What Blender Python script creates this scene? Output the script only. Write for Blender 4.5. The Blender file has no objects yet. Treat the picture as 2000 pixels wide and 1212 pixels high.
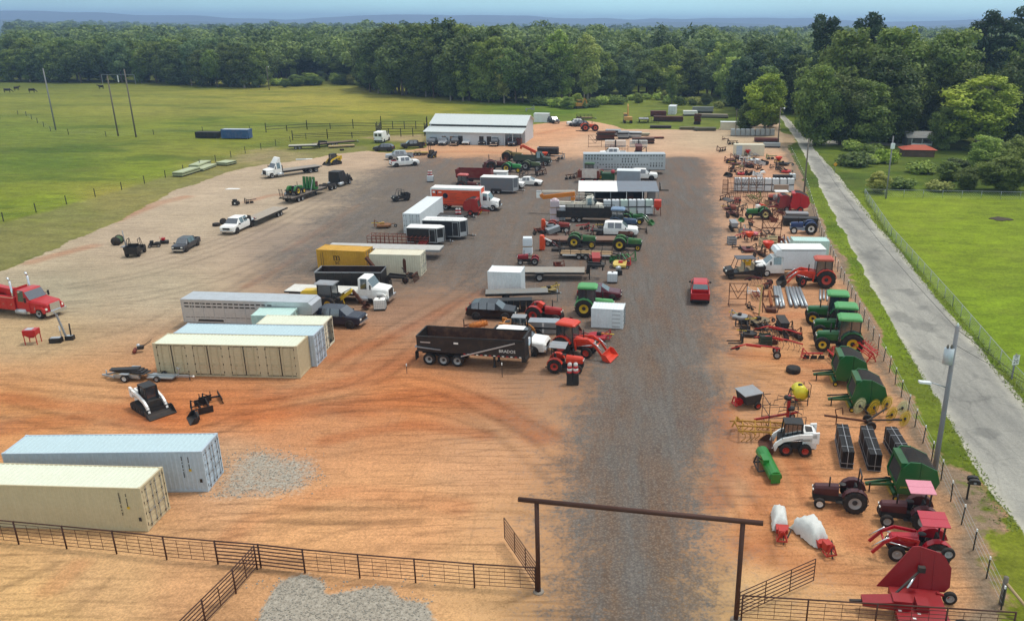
import bpy,math,random
import numpy as np
from mathutils import Vector,Matrix
random.seed(7);RS=np.random.RandomState(11)
R=math.radians
sc=bpy.context.scene
COL=sc.collection
# camera
F,PITCH,ROLL,CH,CX,CY=1600.,R(19.27),R(0.36),28.15,1172.,606.
def G(px,py,z=0.):
 """photograph point -> point of the ground seen there"""
 X=px-CX;Y=py-CY;c,s=math.cos(ROLL),math.sin(ROLL)
 u=(X*c+Y*s)/F;v=(-X*s+Y*c)/F
 cp,sp=math.cos(PITCH),math.sin(PITCH)
 dy=cp-v*sp;dz=-sp-v*cp
 t=(z-CH)/dz
 return Vector((u*t,dy*t,z))
def W(x,y,z=0.):
 cp,sp=math.cos(PITCH),math.sin(PITCH)
 zz=z-CH;d=y*cp-zz*sp
 u=x/d*F;v=-(y*sp+zz*cp)/d*F
 c,s=math.cos(ROLL),math.sin(ROLL)
 return CX+u*c-v*s,CY+u*s+v*c
def zat(x,y,py):
 """height of the point above ground spot (x, y) that shows at row py"""
 lo,hi=-5.,80.
 for _ in range(40):
  m=(lo+hi)/2
  if W(x,y,m)[1]>py:lo=m
  else:hi=m
 return lo
cam=bpy.data.cameras.new('camera');co=bpy.data.objects.new('camera',cam);COL.objects.link(co)
cam.sensor_width=36;cam.lens=F/2000*36;cam.shift_x=-(CX-1000)/2000;cam.clip_end=40000;cam.clip_start=.5
co.matrix_world=Matrix.Translation((0,0,CH))@Matrix.Rotation(math.pi/2-PITCH,4,'X')@Matrix.Rotation(ROLL,4,'Z')
sc.camera=co
# materials
def lin(c):
 if isinstance(c,str):c=tuple(int(c[i:i+2],16)for i in (0,2,4))
 return tuple(((v/255.)/12.92 if v/255.<=.04045 else ((v/255.+.055)/1.055)**2.4)for v in c)
MC={}
def nmat(name):
 m=bpy.data.materials.new(name);m.use_nodes=True
 nt=m.node_tree;b=nt.nodes['Principled BSDF']
 return m,nt,b
def nd(nt,t,**k):
 n=nt.nodes.new(t)
 for a,v in k.items():
  if a.startswith('i_'):n.inputs[a[2:].replace('_',' ')].default_value=v
  else:setattr(n,a,v)
 return n
def mat(c,rough=.5,metal=0.,dirt=.25,sc_=1.3,name='paint',bump=0.,dc=None):
 """weathered procedural paint: base colour broken by two noises, dusty towards dirt colour"""
 key=(c,rough,metal,dirt,sc_,bump,dc)
 if key in MC:return MC[key]
 if sum(lin(c))<.12:dirt*=.3
 m,nt,b=nmat(name);L=nt.links.new
 tc=nd(nt,'ShaderNodeTexCoord')
 n1=nd(nt,'ShaderNodeTexNoise');n1.inputs['Scale'].default_value=sc_;n1.inputs['Detail'].default_value=6;n1.inputs['Roughness'].default_value=.65
 n2=nd(nt,'ShaderNodeTexNoise');n2.inputs['Scale'].default_value=sc_*7;n2.inputs['Detail'].default_value=3
 L(tc.outputs['Object'],n1.inputs['Vector']);L(tc.outputs['Object'],n2.inputs['Vector'])
 cr=nd(nt,'ShaderNodeValToRGB');cr.color_ramp.elements[0].position=.42;cr.color_ramp.elements[1].position=.72
 L(n1.outputs['Fac'],cr.inputs['Fac'])
 mu=nd(nt,'ShaderNodeMath',operation='MULTIPLY');mu.inputs[1].default_value=dirt;L(cr.outputs['Color'],mu.inputs[0])
 mx=nd(nt,'ShaderNodeMix',data_type='RGBA');L(mu.outputs[0],mx.inputs[0])
 base=lin(c);d=lin(dc)if dc else lin((150,112,80))
 mx.inputs[6].default_value=(*base,1);mx.inputs[7].default_value=(*d,1)
 hv=nd(nt,'ShaderNodeHueSaturation');mr=nd(nt,'ShaderNodeMapRange');mr.inputs[3].default_value=.86;mr.inputs[4].default_value=1.12
 L(n2.outputs['Fac'],mr.inputs[0]);L(mr.outputs[0],hv.inputs['Value']);L(mx.outputs[2],hv.inputs['Color'])
 L(hv.outputs['Color'],b.inputs['Base Color'])
 b.inputs['Metallic'].default_value=metal
 rr=nd(nt,'ShaderNodeMapRange');rr.inputs[3].default_value=max(.05,rough-.1);rr.inputs[4].default_value=min(1,rough+.2)
 L(n1.outputs['Fac'],rr.inputs[0]);L(rr.outputs[0],b.inputs['Roughness'])
 if bump:
  bp=nd(nt,'ShaderNodeBump');bp.inputs['Strength'].default_value=bump;bp.inputs['Distance'].default_value=.05
  L(n2.outputs['Fac'],bp.inputs['Height']);L(bp.outputs['Normal'],b.inputs['Normal'])
 MC[key]=m
 return m
def glass():
 if 'glass' in MC:return MC['glass']
 m=mat('2c363c',.06,0,.03,2,'tinted_glass',dc='8a8478');b=m.node_tree.nodes['Principled BSDF'];b.inputs['Specular IOR Level'].default_value=1.;b.inputs['IOR'].default_value=1.9;MC['glass']=m
 return m
TYRE=mat('1c1b1a',.85,0,.45,3,'tyre_rubber');BLK=mat('191919',.5,0,.3,2,'black_paint');DK=mat('2a2826',.7,0,.4,2,'dark_steel')
RUST=mat('5a3626',.85,.1,.5,3,'rusty_steel',dc='3a2018');RUSTR=mat('7a3a28',.8,.1,.4,3,'red_rust',dc='4a2a1c');GALV=mat('a9b0b4',.4,.6,.2,2,'galvanised_steel',dc='808080')
ALU=mat('c3c7ca',.35,.5,.2,1,'aluminium',dc='8a8a86');WHT=mat('eeeeea',.45,0,.12,1.2,'white_paint');WOOD=mat('9a7f5c',.85,0,.3,3,'lumber',dc='6a5238')
RIMW=mat('d8d8d4',.5,.1,.3,4,'pale_rim');RIMY=mat('d9b21a',.5,0,.25,4,'yellow_rim');RIMR=mat('b02a18',.5,0,.25,4,'red_rim');RIMG=mat('9a9c9c',.45,.1,.3,4,'steel_rim')
GRN=mat('1f6a2b',.35,0,.12,1,'green_paint');GRNL=mat('4f9a58',.5,0,.1,1,'faded_green');YEL=mat('d8b41c',.45,0,.2,2,'yellow_paint');ORG=mat('d8481a',.4,0,.12,1,'orange_paint')
RED=mat('b5161c',.3,0,.08,1,'red_paint');REDO=mat('d03a1e',.4,0,.12,1,'orange_red_paint');MRN=mat('5a1d1c',.5,0,.25,1.5,'maroon_paint');CHR=mat('d5d8da',.15,.9,.05,1,'chrome')
SEAT=mat('20201f',.8,0,.2,3,'black_vinyl');LAMP=mat('f4f2e6',.2,0,.05,2,'lamp_lens');TAIL=mat('a01010',.3,0,.05,2,'tail_lamp');TAN=mat('b8a88a',.8,0,.2,2,'tan_vinyl')
# mesh builder
class M:
 def __init__(s):s.v=[];s.f=[];s.m=[];s.mats=[];s.sm=[]
 def mi(s,m):
  if m not in s.mats:s.mats.append(m)
  return s.mats.index(m)
 def add(s,vs,fs,m,smooth=False):
  o=len(s.v);s.v+=[tuple(v)for v in vs];i=s.mi(m)
  for f in fs:s.f.append(tuple(o+k for k in f));s.m.append(i);s.sm.append(smooth)
  return s
 def box(s,c,d,m,rz=0.,ry=0.,rx=0.,top=None):
  """c centre, d full size; top=(fx,fy) scales the upper face"""
  x,y,z=d[0]/2,d[1]/2,d[2]/2;tx,ty=top or (1,1)
  vs=[Vector(p)for p in ((-x,-y,-z),(x,-y,-z),(x,y,-z),(-x,y,-z),(-x*tx,-y*ty,z),(x*tx,-y*ty,z),(x*tx,y*ty,z),(-x*tx,y*ty,z))]
  if rz or ry or rx:
   mm=Matrix.Rotation(rz,3,'Z')@Matrix.Rotation(ry,3,'Y')@Matrix.Rotation(rx,3,'X');vs=[mm@v for v in vs]
  c=Vector(c);vs=[v+c for v in vs]
  return s.add(vs,((3,2,1,0),(4,5,6,7),(0,1,5,4),(1,2,6,5),(2,3,7,6),(3,0,4,7)),m)
 def bb(s,x0,x1,y0,y1,z0,z1,m):return s.box(((x0+x1)/2,(y0+y1)/2,(z0+z1)/2),(abs(x1-x0),abs(y1-y0),abs(z1-z0)),m)
 def tube(s,p,q,r,m,n=6,r2=None,cap=True):
  p=Vector(p);q=Vector(q);a=(q-p)
  if a.length<1e-6:return s
  a.normalize();u=a.orthogonal().normalized();w=a.cross(u);r2=r if r2 is None else r2
  vs=[]
  for k in range(n):
   t=2*math.pi*k/n;d=u*math.cos(t)+w*math.sin(t);vs.append(p+d*r);vs.append(q+d*r2)
  fs=[(2*k,(2*k+2)%(2*n),(2*k+3)%(2*n),2*k+1)for k in range(n)]
  if cap:fs+=[tuple(2*k for k in range(n))[::-1],tuple(2*k+1 for k in range(n))]
  return s.add(vs,fs,m,n>5)
 def bar(s,p,q,w,m,h=None):
  """rectangular bar, h measured towards up"""
  p=Vector(p);q=Vector(q);h=w if h is None else h;a=(q-p)
  if a.length<1e-6:return s
  a.normalize();up=Vector((0,0,1))if abs(a.z)<.95 else Vector((1,0,0))
  sd=a.cross(up).normalized()*w/2;up=sd.cross(a).normalized()*h/2
  vs=[p-sd-up,p+sd-up,p+sd+up,p-sd+up,q-sd-up,q+sd-up,q+sd+up,q-sd+up]
  return s.add(vs,((0,1,2,3),(7,6,5,4),(0,4,5,1),(1,5,6,2),(2,6,7,3),(3,7,4,0)),m)
 def path(s,pts,r,m,n=6):
  for a,b in zip(pts[:-1],pts[1:]):s.tube(a,b,r,m,n)
  return s
 def prism(s,prof,y0,y1,m,inset=0.):
  """XZ outline extruded along Y"""
  n=len(prof);cx=sum(p[0]for p in prof)/n;cz=sum(p[1]for p in prof)/n
  vs=[(p[0],y0,p[1])for p in prof]+[(p[0],y1,p[1])for p in prof]
  fs=[(k,(k+1)%n,n+(k+1)%n,n+k)for k in range(n)]+[tuple(range(n))[::-1],tuple(range(n,2*n))]
  return s.add(vs,fs,m)
 def flat(s,prof,z0,z1,m):
  n=len(prof);vs=[(*p,z0)for p in prof]+[(*p,z1)for p in prof]
  return s.add(vs,[(k,(k+1)%n,n+(k+1)%n,n+k)for k in range(n)]+[tuple(range(n))[::-1],tuple(range(n,2*n))],m)
 def lathe(s,prof,o,m,axis='y',n=16,smooth=True,cap=True):
  """prof: (radius, along axis)"""
  vs=[];k=len(prof)
  for j in range(n):
   t=2*math.pi*j/n;c,q=math.cos(t),math.sin(t)
   for r,a in prof:
    vs.append((o[0]+r*c,o[1]+a,o[2]+r*q)if axis=='y' else ((o[0]+r*c,o[1]+r*q,o[2]+a)if axis=='z' else (o[0]+a,o[1]+r*c,o[2]+r*q)))
  fs=[(j*k+i,((j+1)%n)*k+i,((j+1)%n)*k+i+1,j*k+i+1)for j in range(n)for i in range(k-1)]
  if cap and prof[0][0]>1e-4:fs.append(tuple(j*k for j in range(n))[::-1])
  if cap and prof[-1][0]>1e-4:fs.append(tuple(j*k+k-1 for j in range(n)))
  return s.add(vs,fs,m,smooth)
 def ball(s,c,r,m,n=10,k=6):
  if not isinstance(r,tuple):r=(r,r,r)
  vs=[]
  for i in range(k+1):
   a=math.pi*i/k
   for j in range(n):
    t=2*math.pi*j/n;vs.append((c[0]+r[0]*math.sin(a)*math.cos(t),c[1]+r[1]*math.sin(a)*math.sin(t),c[2]+r[2]*math.cos(a)))
  return s.add(vs,[(i*n+j,(i+1)*n+j,(i+1)*n+(j+1)%n,i*n+(j+1)%n)for i in range(k)for j in range(n)],m,True)
 def mesh(s,name):
  me=bpy.data.meshes.new(name);me.from_pydata(s.v,[],s.f)
  for m in s.mats:me.materials.append(m)
  me.polygons.foreach_set('material_index',s.m);me.polygons.foreach_set('use_smooth',s.sm);me.update()
  return me
 def build(s,name,parent=None,label=None):
  return link(name,s.mesh(name),parent,label)
def link(name,data,parent=None,label=None):
 o=bpy.data.objects.new(name,data);COL.objects.link(o)
 if parent is not None:o.parent=parent
 if label:o['label']=label
 return o
def tag(o,label=None,cat=None,group=None,kind=None):
 if label:o['label']=label
 if cat:o['category']=cat
 if group:o['group']=group
 if kind:o['kind']=kind
 return o
def thing(name,label,cat,pos,yaw=0.,group=None,s=1.):
 o=bpy.data.objects.new(name,None);COL.objects.link(o);o.empty_display_size=.3
 o.location=(pos[0],pos[1],pos[2]if len(pos)>2 else 0);o.rotation_euler=(0,0,R(yaw));o.scale=(s,s,s)if not isinstance(s,tuple)else s
 return tag(o,label,cat,group)
def single(m,name,label,cat,pos,yaw=0.,group=None,s=1.):
 o=m.build(name)if isinstance(m,M)else link(name,m)
 o.location=(pos[0],pos[1],pos[2]if len(pos)>2 else 0);o.rotation_euler=(0,0,R(yaw));o.scale=(s,s,s)if not isinstance(s,tuple)else s
 return tag(o,label,cat,group)
def dup(o,pos,yaw=None,label=None,group=None,s=None):
 c=o.copy();COL.objects.link(c)
 c.location=(pos[0],pos[1],pos[2]if len(pos)>2 else 0)
 if yaw is not None:c.rotation_euler=(0,0,R(yaw))
 if s:c.scale=(s,s,s)
 if label:c['label']=label
 if group:c['group']=group
 def rec(a,b):
  for ch in a.children:
   k=ch.copy();COL.objects.link(k);k.parent=b;rec(ch,k)
 rec(o,c)
 return c
def N(xl,yl,xr,yr,depth=0.,nom=None):
 """near bottom edge of a thing from its left and right ground points: centre, yaw, scale"""
 a,b=G(xl,yl),G(xr,yr);d=b-a;L=d.length;yaw=math.degrees(math.atan2(d.y,d.x))
 n=Vector((-d.y,d.x,0)).normalized();c=(a+b)/2+n*depth/2
 return c,yaw,(max(.8,min(1.2,L/nom))if nom else L)
def lettering(txt,parent,loc,size,m,rot=(math.pi/2,0,0),ext=.004,name='lettering',align='CENTER'):
 cu=bpy.data.curves.new(name,'FONT');cu.body=txt;cu.size=size;cu.extrude=ext;cu.align_x=align;cu.align_y='CENTER'
 cu.materials.append(m);cu.resolution_u=2
 tmp=bpy.data.objects.new(name,cu);COL.objects.link(tmp);me=bpy.data.meshes.new_from_object(tmp);bpy.data.objects.remove(tmp);bpy.data.curves.remove(cu)
 o=link(name,me,parent);o.location=loc;o.rotation_euler=rot
 return o
# light and sky
SUN_EL,SUN_AZ=66.,62.
w=bpy.data.worlds.new('World');sc.world=w;w.use_nodes=True
nt=w.node_tree;L=nt.links.new;bg=nt.nodes['Background']
sk=nd(nt,'ShaderNodeTexSky',sky_type='NISHITA');sk.sun_disc=False;sk.sun_elevation=R(SUN_EL);sk.sun_rotation=R(SUN_AZ)
sk.air_density=1.0;sk.dust_density=2.5;sk.ozone_density=1.5;sk.altitude=100
tc=nd(nt,'ShaderNodeTexCoord');mp=nd(nt,'ShaderNodeMapping');mp.inputs['Scale'].default_value=(1,1,4)
L(tc.outputs['Generated'],mp.inputs['Vector'])
nz=nd(nt,'ShaderNodeTexNoise');nz.inputs['Scale'].default_value=1.6;nz.inputs['Detail'].default_value=5;L(mp.outputs['Vector'],nz.inputs['Vector'])
cr=nd(nt,'ShaderNodeMapRange');cr.inputs[1].default_value=.35;cr.inputs[2].default_value=.75;cr.inputs[3].default_value=.35;cr.inputs[4].default_value=.85
L(nz.outputs['Fac'],cr.inputs[0])
mx=nd(nt,'ShaderNodeMix',data_type='RGBA');L(cr.outputs[0],mx.inputs[0]);L(sk.outputs['Color'],mx.inputs[6]);sx_=nd(nt,'ShaderNodeSeparateXYZ');L(tc.outputs['Generated'],sx_.inputs[0]);el=nd(nt,'ShaderNodeMapRange');el.inputs[1].default_value=.0;el.inputs[2].default_value=.35;L(sx_.outputs['Z'],el.inputs[0])
cg=nd(nt,'ShaderNodeMix',data_type='RGBA');L(el.outputs[0],cg.inputs[0]);cg.inputs[6].default_value=(6.2,11.6,12.4,1);cg.inputs[7].default_value=(8.6,8.8,8.6,1);L(cg.outputs[2],mx.inputs[7])
L(mx.outputs[2],bg.inputs['Color']);bg.inputs['Strength'].default_value=.10
sun=bpy.data.lights.new('sun','SUN');sun.energy=1.5;sun.angle=R(10);sun.color=(1,.95,.86)
so=bpy.data.objects.new('sun',sun);COL.objects.link(so)
d=Vector((math.sin(R(SUN_AZ))*math.cos(R(SUN_EL)),math.cos(R(SUN_AZ))*math.cos(R(SUN_EL)),math.sin(R(SUN_EL))))
so.rotation_euler=(-d).to_track_quat('-Z','Y').to_euler();so.location=(0,0,90)
vs_=sc.view_settings;sc.display_settings.display_device='sRGB';vs_.view_transform='Standard';vs_.look='None';vs_.exposure=.42;vs_.gamma=1
sc.cycles.max_bounces=6;sc.cycles.diffuse_bounces=3;sc.cycles.glossy_bounces=2;sc.cycles.transmission_bounces=2;sc.cycles.transparent_max_bounces=4;sc.cycles.volume_bounces=0
sc.cycles.use_denoising=True
# ground: one grid, cells shared out to the named grounds
def steps(core,lo,hi,g=1.18):
 a=list(core);d=core[-1]-core[-2]
 while a[-1]<hi:d*=g;a.append(a[-1]+d)
 d=core[1]-core[0]
 while a[0]>lo:d*=g;a.insert(0,a[0]-d)
 return np.array(a)
xs=steps(np.arange(-105,62,.36),-14000,14000)
yc=[27.]
while yc[-1]<330:yc.append(yc[-1]+max(.25,yc[-1]*.0047))
ys=steps(np.array(yc),2,16000)
NX,NY=len(xs),len(ys)
XX,YY=np.meshgrid(xs,ys);XX=XX.ravel();YY=YY.ravel()
def vnoise(x,y,seed=0):
 """smooth value noise"""
 r=np.random.RandomState(seed).rand(256,256)
 xi=np.floor(x).astype(int);yi=np.floor(y).astype(int);fx=x-xi;fy=y-yi
 fx=fx*fx*(3-2*fx);fy=fy*fy*(3-2*fy)
 g=lambda a,b:r[a%256,b%256]
 return (g(xi,yi)*(1-fx)+g(xi+1,yi)*fx)*(1-fy)+(g(xi,yi+1)*(1-fx)+g(xi+1,yi+1)*fx)*fy
def fbm(x,y,s,seed=0,o=4):
 t=0;a=.5;n=0
 for k in range(o):t=t+a*vnoise(x/s*2**k,y/s*2**k,seed+k);n+=a;a*=.55
 return t/n
def pip(px,py,poly):
 ins=np.zeros(px.shape,bool);n=len(poly)
 for i in range(n):
  x0,y0=poly[i];x1,y1=poly[(i+1)%n]
  c=((y0>py)!=(y1>py))&(px<(x1-x0)*(py-y0)/((y1-y0)+1e-9)+x0);ins^=c
 return ins
def wpoly(pts):return [tuple(G(*p)[:2])for p in pts]
def zone(pts,wob=1.2,soft=.8,seed=3,k=9):
 """membership 0..1 of every grid vertex in an outline, with a wandering soft edge"""
 P=wpoly(pts);t=0
 wx=(fbm(XX,YY,6,seed)-.5)*wob*2+(fbm(XX,YY,1.6,seed+9)-.5)*wob;wy=(fbm(XX,YY,6,seed+20)-.5)*wob*2+(fbm(XX,YY,1.6,seed+29)-.5)*wob
 for i in range(k):
  a=i*2.4;r=soft*math.sqrt(i/k);t=t+pip(XX+wx+r*math.cos(a),YY+wy+r*math.sin(a),P)
 return t/k
YARD=[(-700,1500),(-500,700),(0,530),(120,478),(240,427),(340,372),(420,345),(482,326),(540,318),(600,312),(660,300),(722,295),(760,299),(832,288),(838,262),(1037,262),(1042,243),(1110,236),(1150,236),(1205,246),(1215,252),(1400,254),(1420,240),(1520,240),(1532,285),(1556,330),(1580,400),(1615,470),(1655,540),(1700,640),(1745,740),(1790,830),(1835,930),(1890,1080),(1960,1300),(2000,1500)]
DRIVE=[(1085,1500),(1087,1212),(1080,1000),(1062,860),(1060,790),(1100,740),(1050,660),(1000,610),(880,560),(760,545),(600,600),(455,600),(500,530),(580,440),(650,350),(740,310),(900,300),(1010,306),(1130,304),(1310,306),(1392,300),(1398,380),(1404,480),(1400,620),(1388,760),(1380,900),(1392,1060),(1395,1212),(1400,1500)]
LANE=[(1120,1500),(1115,1212),(1115,1000),(1140,850),(1190,740),(1230,640),(1262,500),(1300,360),(1300,310),(1370,305),(1385,400),(1388,600),(1370,800),(1350,1000),(1360,1212),(1365,1500)]
PADS=[[(440,885),(520,870),(610,890),(640,930),(560,965),(420,975),(380,965),(430,930)],[(540,1135),(580,1122),(630,1128),(640,1160),(700,1142),(760,1140),(785,1165),(835,1168),(850,1230),(830,1290),(480,1290),(500,1200)]]
ROAD=[(1985,1500),(2040,1150),(2000,1040),(1925,940),(1860,830),(1790,715),(1702,560),(1640,440),(1585,330),(1560,280),(1541,252),(1522,226),(1533,226),(1556,250),(1590,290),(1640,345),(1700,425),(1765,500),(1840,590),(1930,700),(2060,860),(2500,1300),(2500,1500)]
SPUR=[(1575,268),(1600,273),(1700,277),(1790,281),(1790,286),(1700,283),(1605,282),(1575,284)]
TURN=[(1475,262),(1510,258),(1545,262),(1560,275),(1545,285),(1500,285),(1470,275)]
LAWN=[(1690,382),(2500,385),(3000,1200),(2070,870)]
STRIP=[(0,437),(320,347),(470,302),(560,290),(720,285),(724,296),(600,315),(482,328),(340,375),(240,430),(0,533),(-300,640),(-300,520)]
SHOULDER=[(1540,285),(1570,350),(1620,460),(1665,530),(1712,640),(1760,740),(1800,800),(1850,905),(1920,935),(1960,990),(1925,1020),(1935,1100),(1990,1230),(2020,1500),(1900,1500),(1870,1080),(1810,930),(1770,830),(1725,740),(1680,640),(1640,540),(1600,470),(1565,400),(1540,330),(1525,285)]
zy=zone(YARD,1.0,.8,3);zd=zone(DRIVE,5,11.,5,60);zl=zone(LANE,1.6,3.4,8,24)*zy;zr=np.maximum(zone(ROAD,.45,.35,31),np.maximum(zone(SPUR,.5,.5,33),0));zt=zone(TURN,1.5,1.5,35);zre=np.clip((.93-zone(ROAD,.8,1.3,37,14))*2.2,0,1)*(YY<300)
zp=np.maximum(zone(PADS[0],1.0,1.6,41,12)*.6,zone(PADS[1],.5,.5,43));zs=zone(STRIP,.8,1.2,51);zsh=zone(SHOULDER,1.2,1.0,61);zw=zone(LAWN,.3,.3,71)
zsh=zsh*(1-zr);zd=np.clip(zd*.66+zl*.45,0,1)*zy
SOIL=[(30,500,186,168,138),(100,570,172,160,132),(300,560,176,160,132),(60,650,190,162,120),(150,760,204,150,98),(60,800,202,138,80),(350,812,200,122,66),(600,760,192,134,88),(500,800,204,130,76),(800,770,206,130,74),(700,680,182,126,84),(800,610,162,124,96),(450,900,192,150,112),(600,1050,206,152,100),(800,1000,204,148,98),(950,900,200,148,104),(200,1120,206,162,110),(60,1190,210,166,108),(400,1190,198,148,100),(950,1150,204,158,106),(1000,1040,208,156,106),(1450,1180,208,166,112),(1500,1050,206,146,94),(1560,900,204,142,92),(1500,700,212,152,98),(1600,740,214,156,106),(1450,640,208,150,106),(1440,450,212,164,126),(1450,330,212,160,122),(1420,270,204,178,144),(1200,270,216,178,144),(1080,260,222,164,120),(900,300,216,162,118),(700,310,200,172,142),(600,350,186,166,138),(500,400,186,166,140),(400,430,190,170,142),(550,470,164,144,124),(300,480,182,162,136),(700,560,160,134,110),(1400,700,196,150,110),(1420,900,196,146,104),(1040,700,170,130,98)]
GRASS=[(50,200,122,140,62),(50,260,106,134,50),(300,210,132,146,70),(600,200,150,156,76),(400,250,116,140,46),(100,320,86,118,34),(100,400,112,140,32),(300,330,116,144,36),(30,500,116,126,52),(250,400,152,150,82),(430,335,140,142,78),(700,265,116,130,54),(800,220,146,154,66),(1050,215,98,134,44),(1300,225,110,132,60),(1900,450,114,148,20),(1800,420,120,152,32),(1950,650,110,148,24),(1640,480,106,138,26),(1650,340,92,120,42),(1900,330,72,100,34),(1830,800,96,122,34),(1940,1060,110,132,36),(1560,400,106,138,34),(1565,235,100,128,42),(700,120,60,82,42),(1300,120,56,80,38),(1900,230,60,84,34),(20,160,96,118,56)]
def idw(ctrl):
 qx=XX/np.maximum(YY,5)*3;qy=np.log(np.maximum(YY,5))*2.2;num=np.zeros((len(XX),3));den=np.zeros(len(XX))
 for a,b,*c in ctrl:
  p=G(a,b);k=1/((qx-p.x/p.y*3)**2+(qy-math.log(p.y)*2.2)**2+.003)**1.6;num+=k[:,None]*np.array(lin(c));den+=k
 return num/den[:,None]
soil=idw(SOIL);soil=(soil*.94+soil.mean(1)[:,None]*.06)*(1.04+.14*np.clip((66-YY)/16,0,1))[:,None];soil=soil*(1+.08*np.clip((-XX/YY-.22)*4,0,1)*np.clip((YY-62)/20,0,1))[:,None];gras=idw(GRASS)
def strokes(lst):
 t=np.zeros(len(XX))
 for pts,wd,amt,*gp in lst:
  for of in ((-gp[0],gp[0])if gp else (0,)):
   P=[G(*p)for p in pts];Q=[]
   if of:P=[p+Vector((-(q-o).y,(q-o).x,0)).normalized()*of for p,o,q in zip(P,[P[0]]+P[:-1],P[1:]+[P[-1]])]
   for i in range(len(P)-1):
    p0,p1,p2,p3=P[max(i-1,0)],P[i],P[i+1],P[min(i+2,len(P)-1)]
    for k in range(8):
     u=k/8.;Q.append(.5*((2*p1)+(p2-p0)*u+(2*p0-5*p1+4*p2-p3)*u*u+(3*p1-p0-3*p2+p3)*u**3))
   Q.append(P[-1]);dm=np.full(len(XX),1e9)
   for a,b in zip(Q[:-1],Q[1:]):
    d=b-a;l2=max(d.x*d.x+d.y*d.y,1e-6);u=np.clip(((XX-a.x)*d.x+(YY-a.y)*d.y)/l2,0,1)
    dm=np.minimum(dm,np.hypot(XX-a.x-u*d.x,YY-a.y-u*d.y))
   t=np.maximum(t,amt*np.clip(1.6-dm/wd,0,1)*(.35+.9*fbm(XX,YY,2.2,77)))
 return np.clip(t,0,1)
clay=.72*strokes([([(0,775),(120,790),(250,800)],.8,.7),([(0,835),(150,820),(420,810),(620,800),(820,770)],1.2,.8),([(330,815),(480,790),(700,740),(800,700)],1.0,.7),([(700,800),(850,775),(980,800),(1060,850)],1.3,.8),([(640,860),(800,830),(950,850)],.7,.6),([(650,700),(760,660),(900,590),(1010,540)],.8,.55),([(680,720),(800,690),(960,620)],.7,.5),([(430,770),(620,760),(760,740)],.7,.5),([(220,432),(300,400),(360,385)],1.2,.6),([(60,512),(140,490),(180,480)],1.0,.6),([(480,395),(540,380),(590,388)],.8,.5),([(560,490),(640,440),(700,400)],.6,.35),([(480,560),(600,490),(680,430)],.6,.35),([(1410,790),(1420,880),(1400,980)],.9,.7),([(1330,825),(1345,828),(1358,820)],.7,1.),([(1440,900),(1500,960),(1470,1060)],1.2,.7),([(1560,895),(1610,960),(1640,1010)],.35,.7),([(1535,890),(1560,940),(1570,990)],.4,.7),([(1440,690),(1520,700),(1620,720)],1.0,.6),([(1420,610),(1480,620),(1560,615)],1.0,.6),([(1560,735),(1640,745),(1700,780)],.9,.6),([(1600,1010),(1660,1020),(1680,1060)],.9,.6),([(1500,1080),(1600,1110),(1700,1130)],1.,.5),([(560,980),(700,960),(900,990)],.8,.45),([(100,1150),(150,1105)],.6,.4),([(450,1050),(500,1010),(600,985)],.7,.35),([(830,300),(900,296),(1020,300)],1.4,.4),([(1050,262),(1120,250),(1180,262)],1.2,.4)])
tread=strokes([([(1090,930),(960,830),(800,790),(620,800)],.24,.55,.9),([(1075,860),(900,770),(780,745),(640,770),(470,800)],.24,.6,.9),([(720,745),(790,700),(900,600),(1010,530)],.26,.6,.85),([(660,720),(740,660),(880,580),(950,530)],.26,.5,.85),([(480,815),(360,850),(200,838),(0,800)],.24,.6,.9),([(0,740),(160,760),(330,770),(500,770)],.26,.5,.9),([(560,1050),(760,1000),(960,980),(1090,1000)],.22,.45,.9),([(330,1060),(520,1020),(760,985)],.2,.4,.85),([(700,1110),(820,1060),(900,1050)],.2,.4,.8),([(130,560),(300,530),(480,470),(620,400)],.28,.45,.9),([(60,600),(260,585),(460,530),(620,450)],.28,.4,.9),([(250,520),(400,480),(560,420),(690,350)],.3,.4,.9),([(1530,900),(1570,950),(1600,990)],.2,.6,.7),([(1420,720),(1500,735),(1560,760)],.2,.5,.8),([(1410,930),(1470,1010),(1480,1100)],.22,.5,.8),([(1270,1212),(1272,1000),(1285,800),(1320,560),(1350,380)],.4,.4,.95),([(1200,1212),(1215,1000),(1240,800),(1285,560),(1325,380)],.4,.35,.95),([(548,990),(640,993),(730,992),(822,990)],.26,1.),([(524,1016),(640,1020),(730,1019),(822,1018)],.28,1.),([(0,1150),(60,1125),(110,1100)],.25,.8),([(140,1200),(190,1150),(220,1125)],.2,.6),([(130,590),(220,580),(320,566),(380,555)],.2,.6),([(125,578),(220,565),(320,552)],.2,.5),([(560,905),(700,880),(850,860),(1000,850)],.2,.4),([(1180,1212),(1190,1000),(1215,800),(1262,600),(1310,400)],.45,.5),([(1290,1212),(1280,1000),(1290,800),(1310,600),(1345,400)],.45,.5),([(1235,1000),(1250,800),(1290,600)],.3,.3),([(250,690),(400,590),(560,500),(700,420),(800,340)],.4,.4),([(330,650),(460,570),(600,500),(760,410),(860,340)],.4,.35),([(1130,1000),(1010,880),(880,800),(700,800)],.3,.35),([(60,700),(140,670),(260,640),(420,560)],.3,.3)])
col=soil*(.68+.24*fbm(XX,YY,9,90)[:,None]);col=col*(1-clay[:,None])+np.array(lin((160,84,42)))*clay[:,None];col=col*(1-.5*tread[:,None])
zt_=zt*(1-zy)*.8;shc=np.array(lin((118,108,92)))
col=col*(1-zsh[:,None]*.85)+shc*zsh[:,None]*.85
col=col*(1-zt_[:,None])+np.array(lin((168,146,116)))*zt_[:,None]
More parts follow.
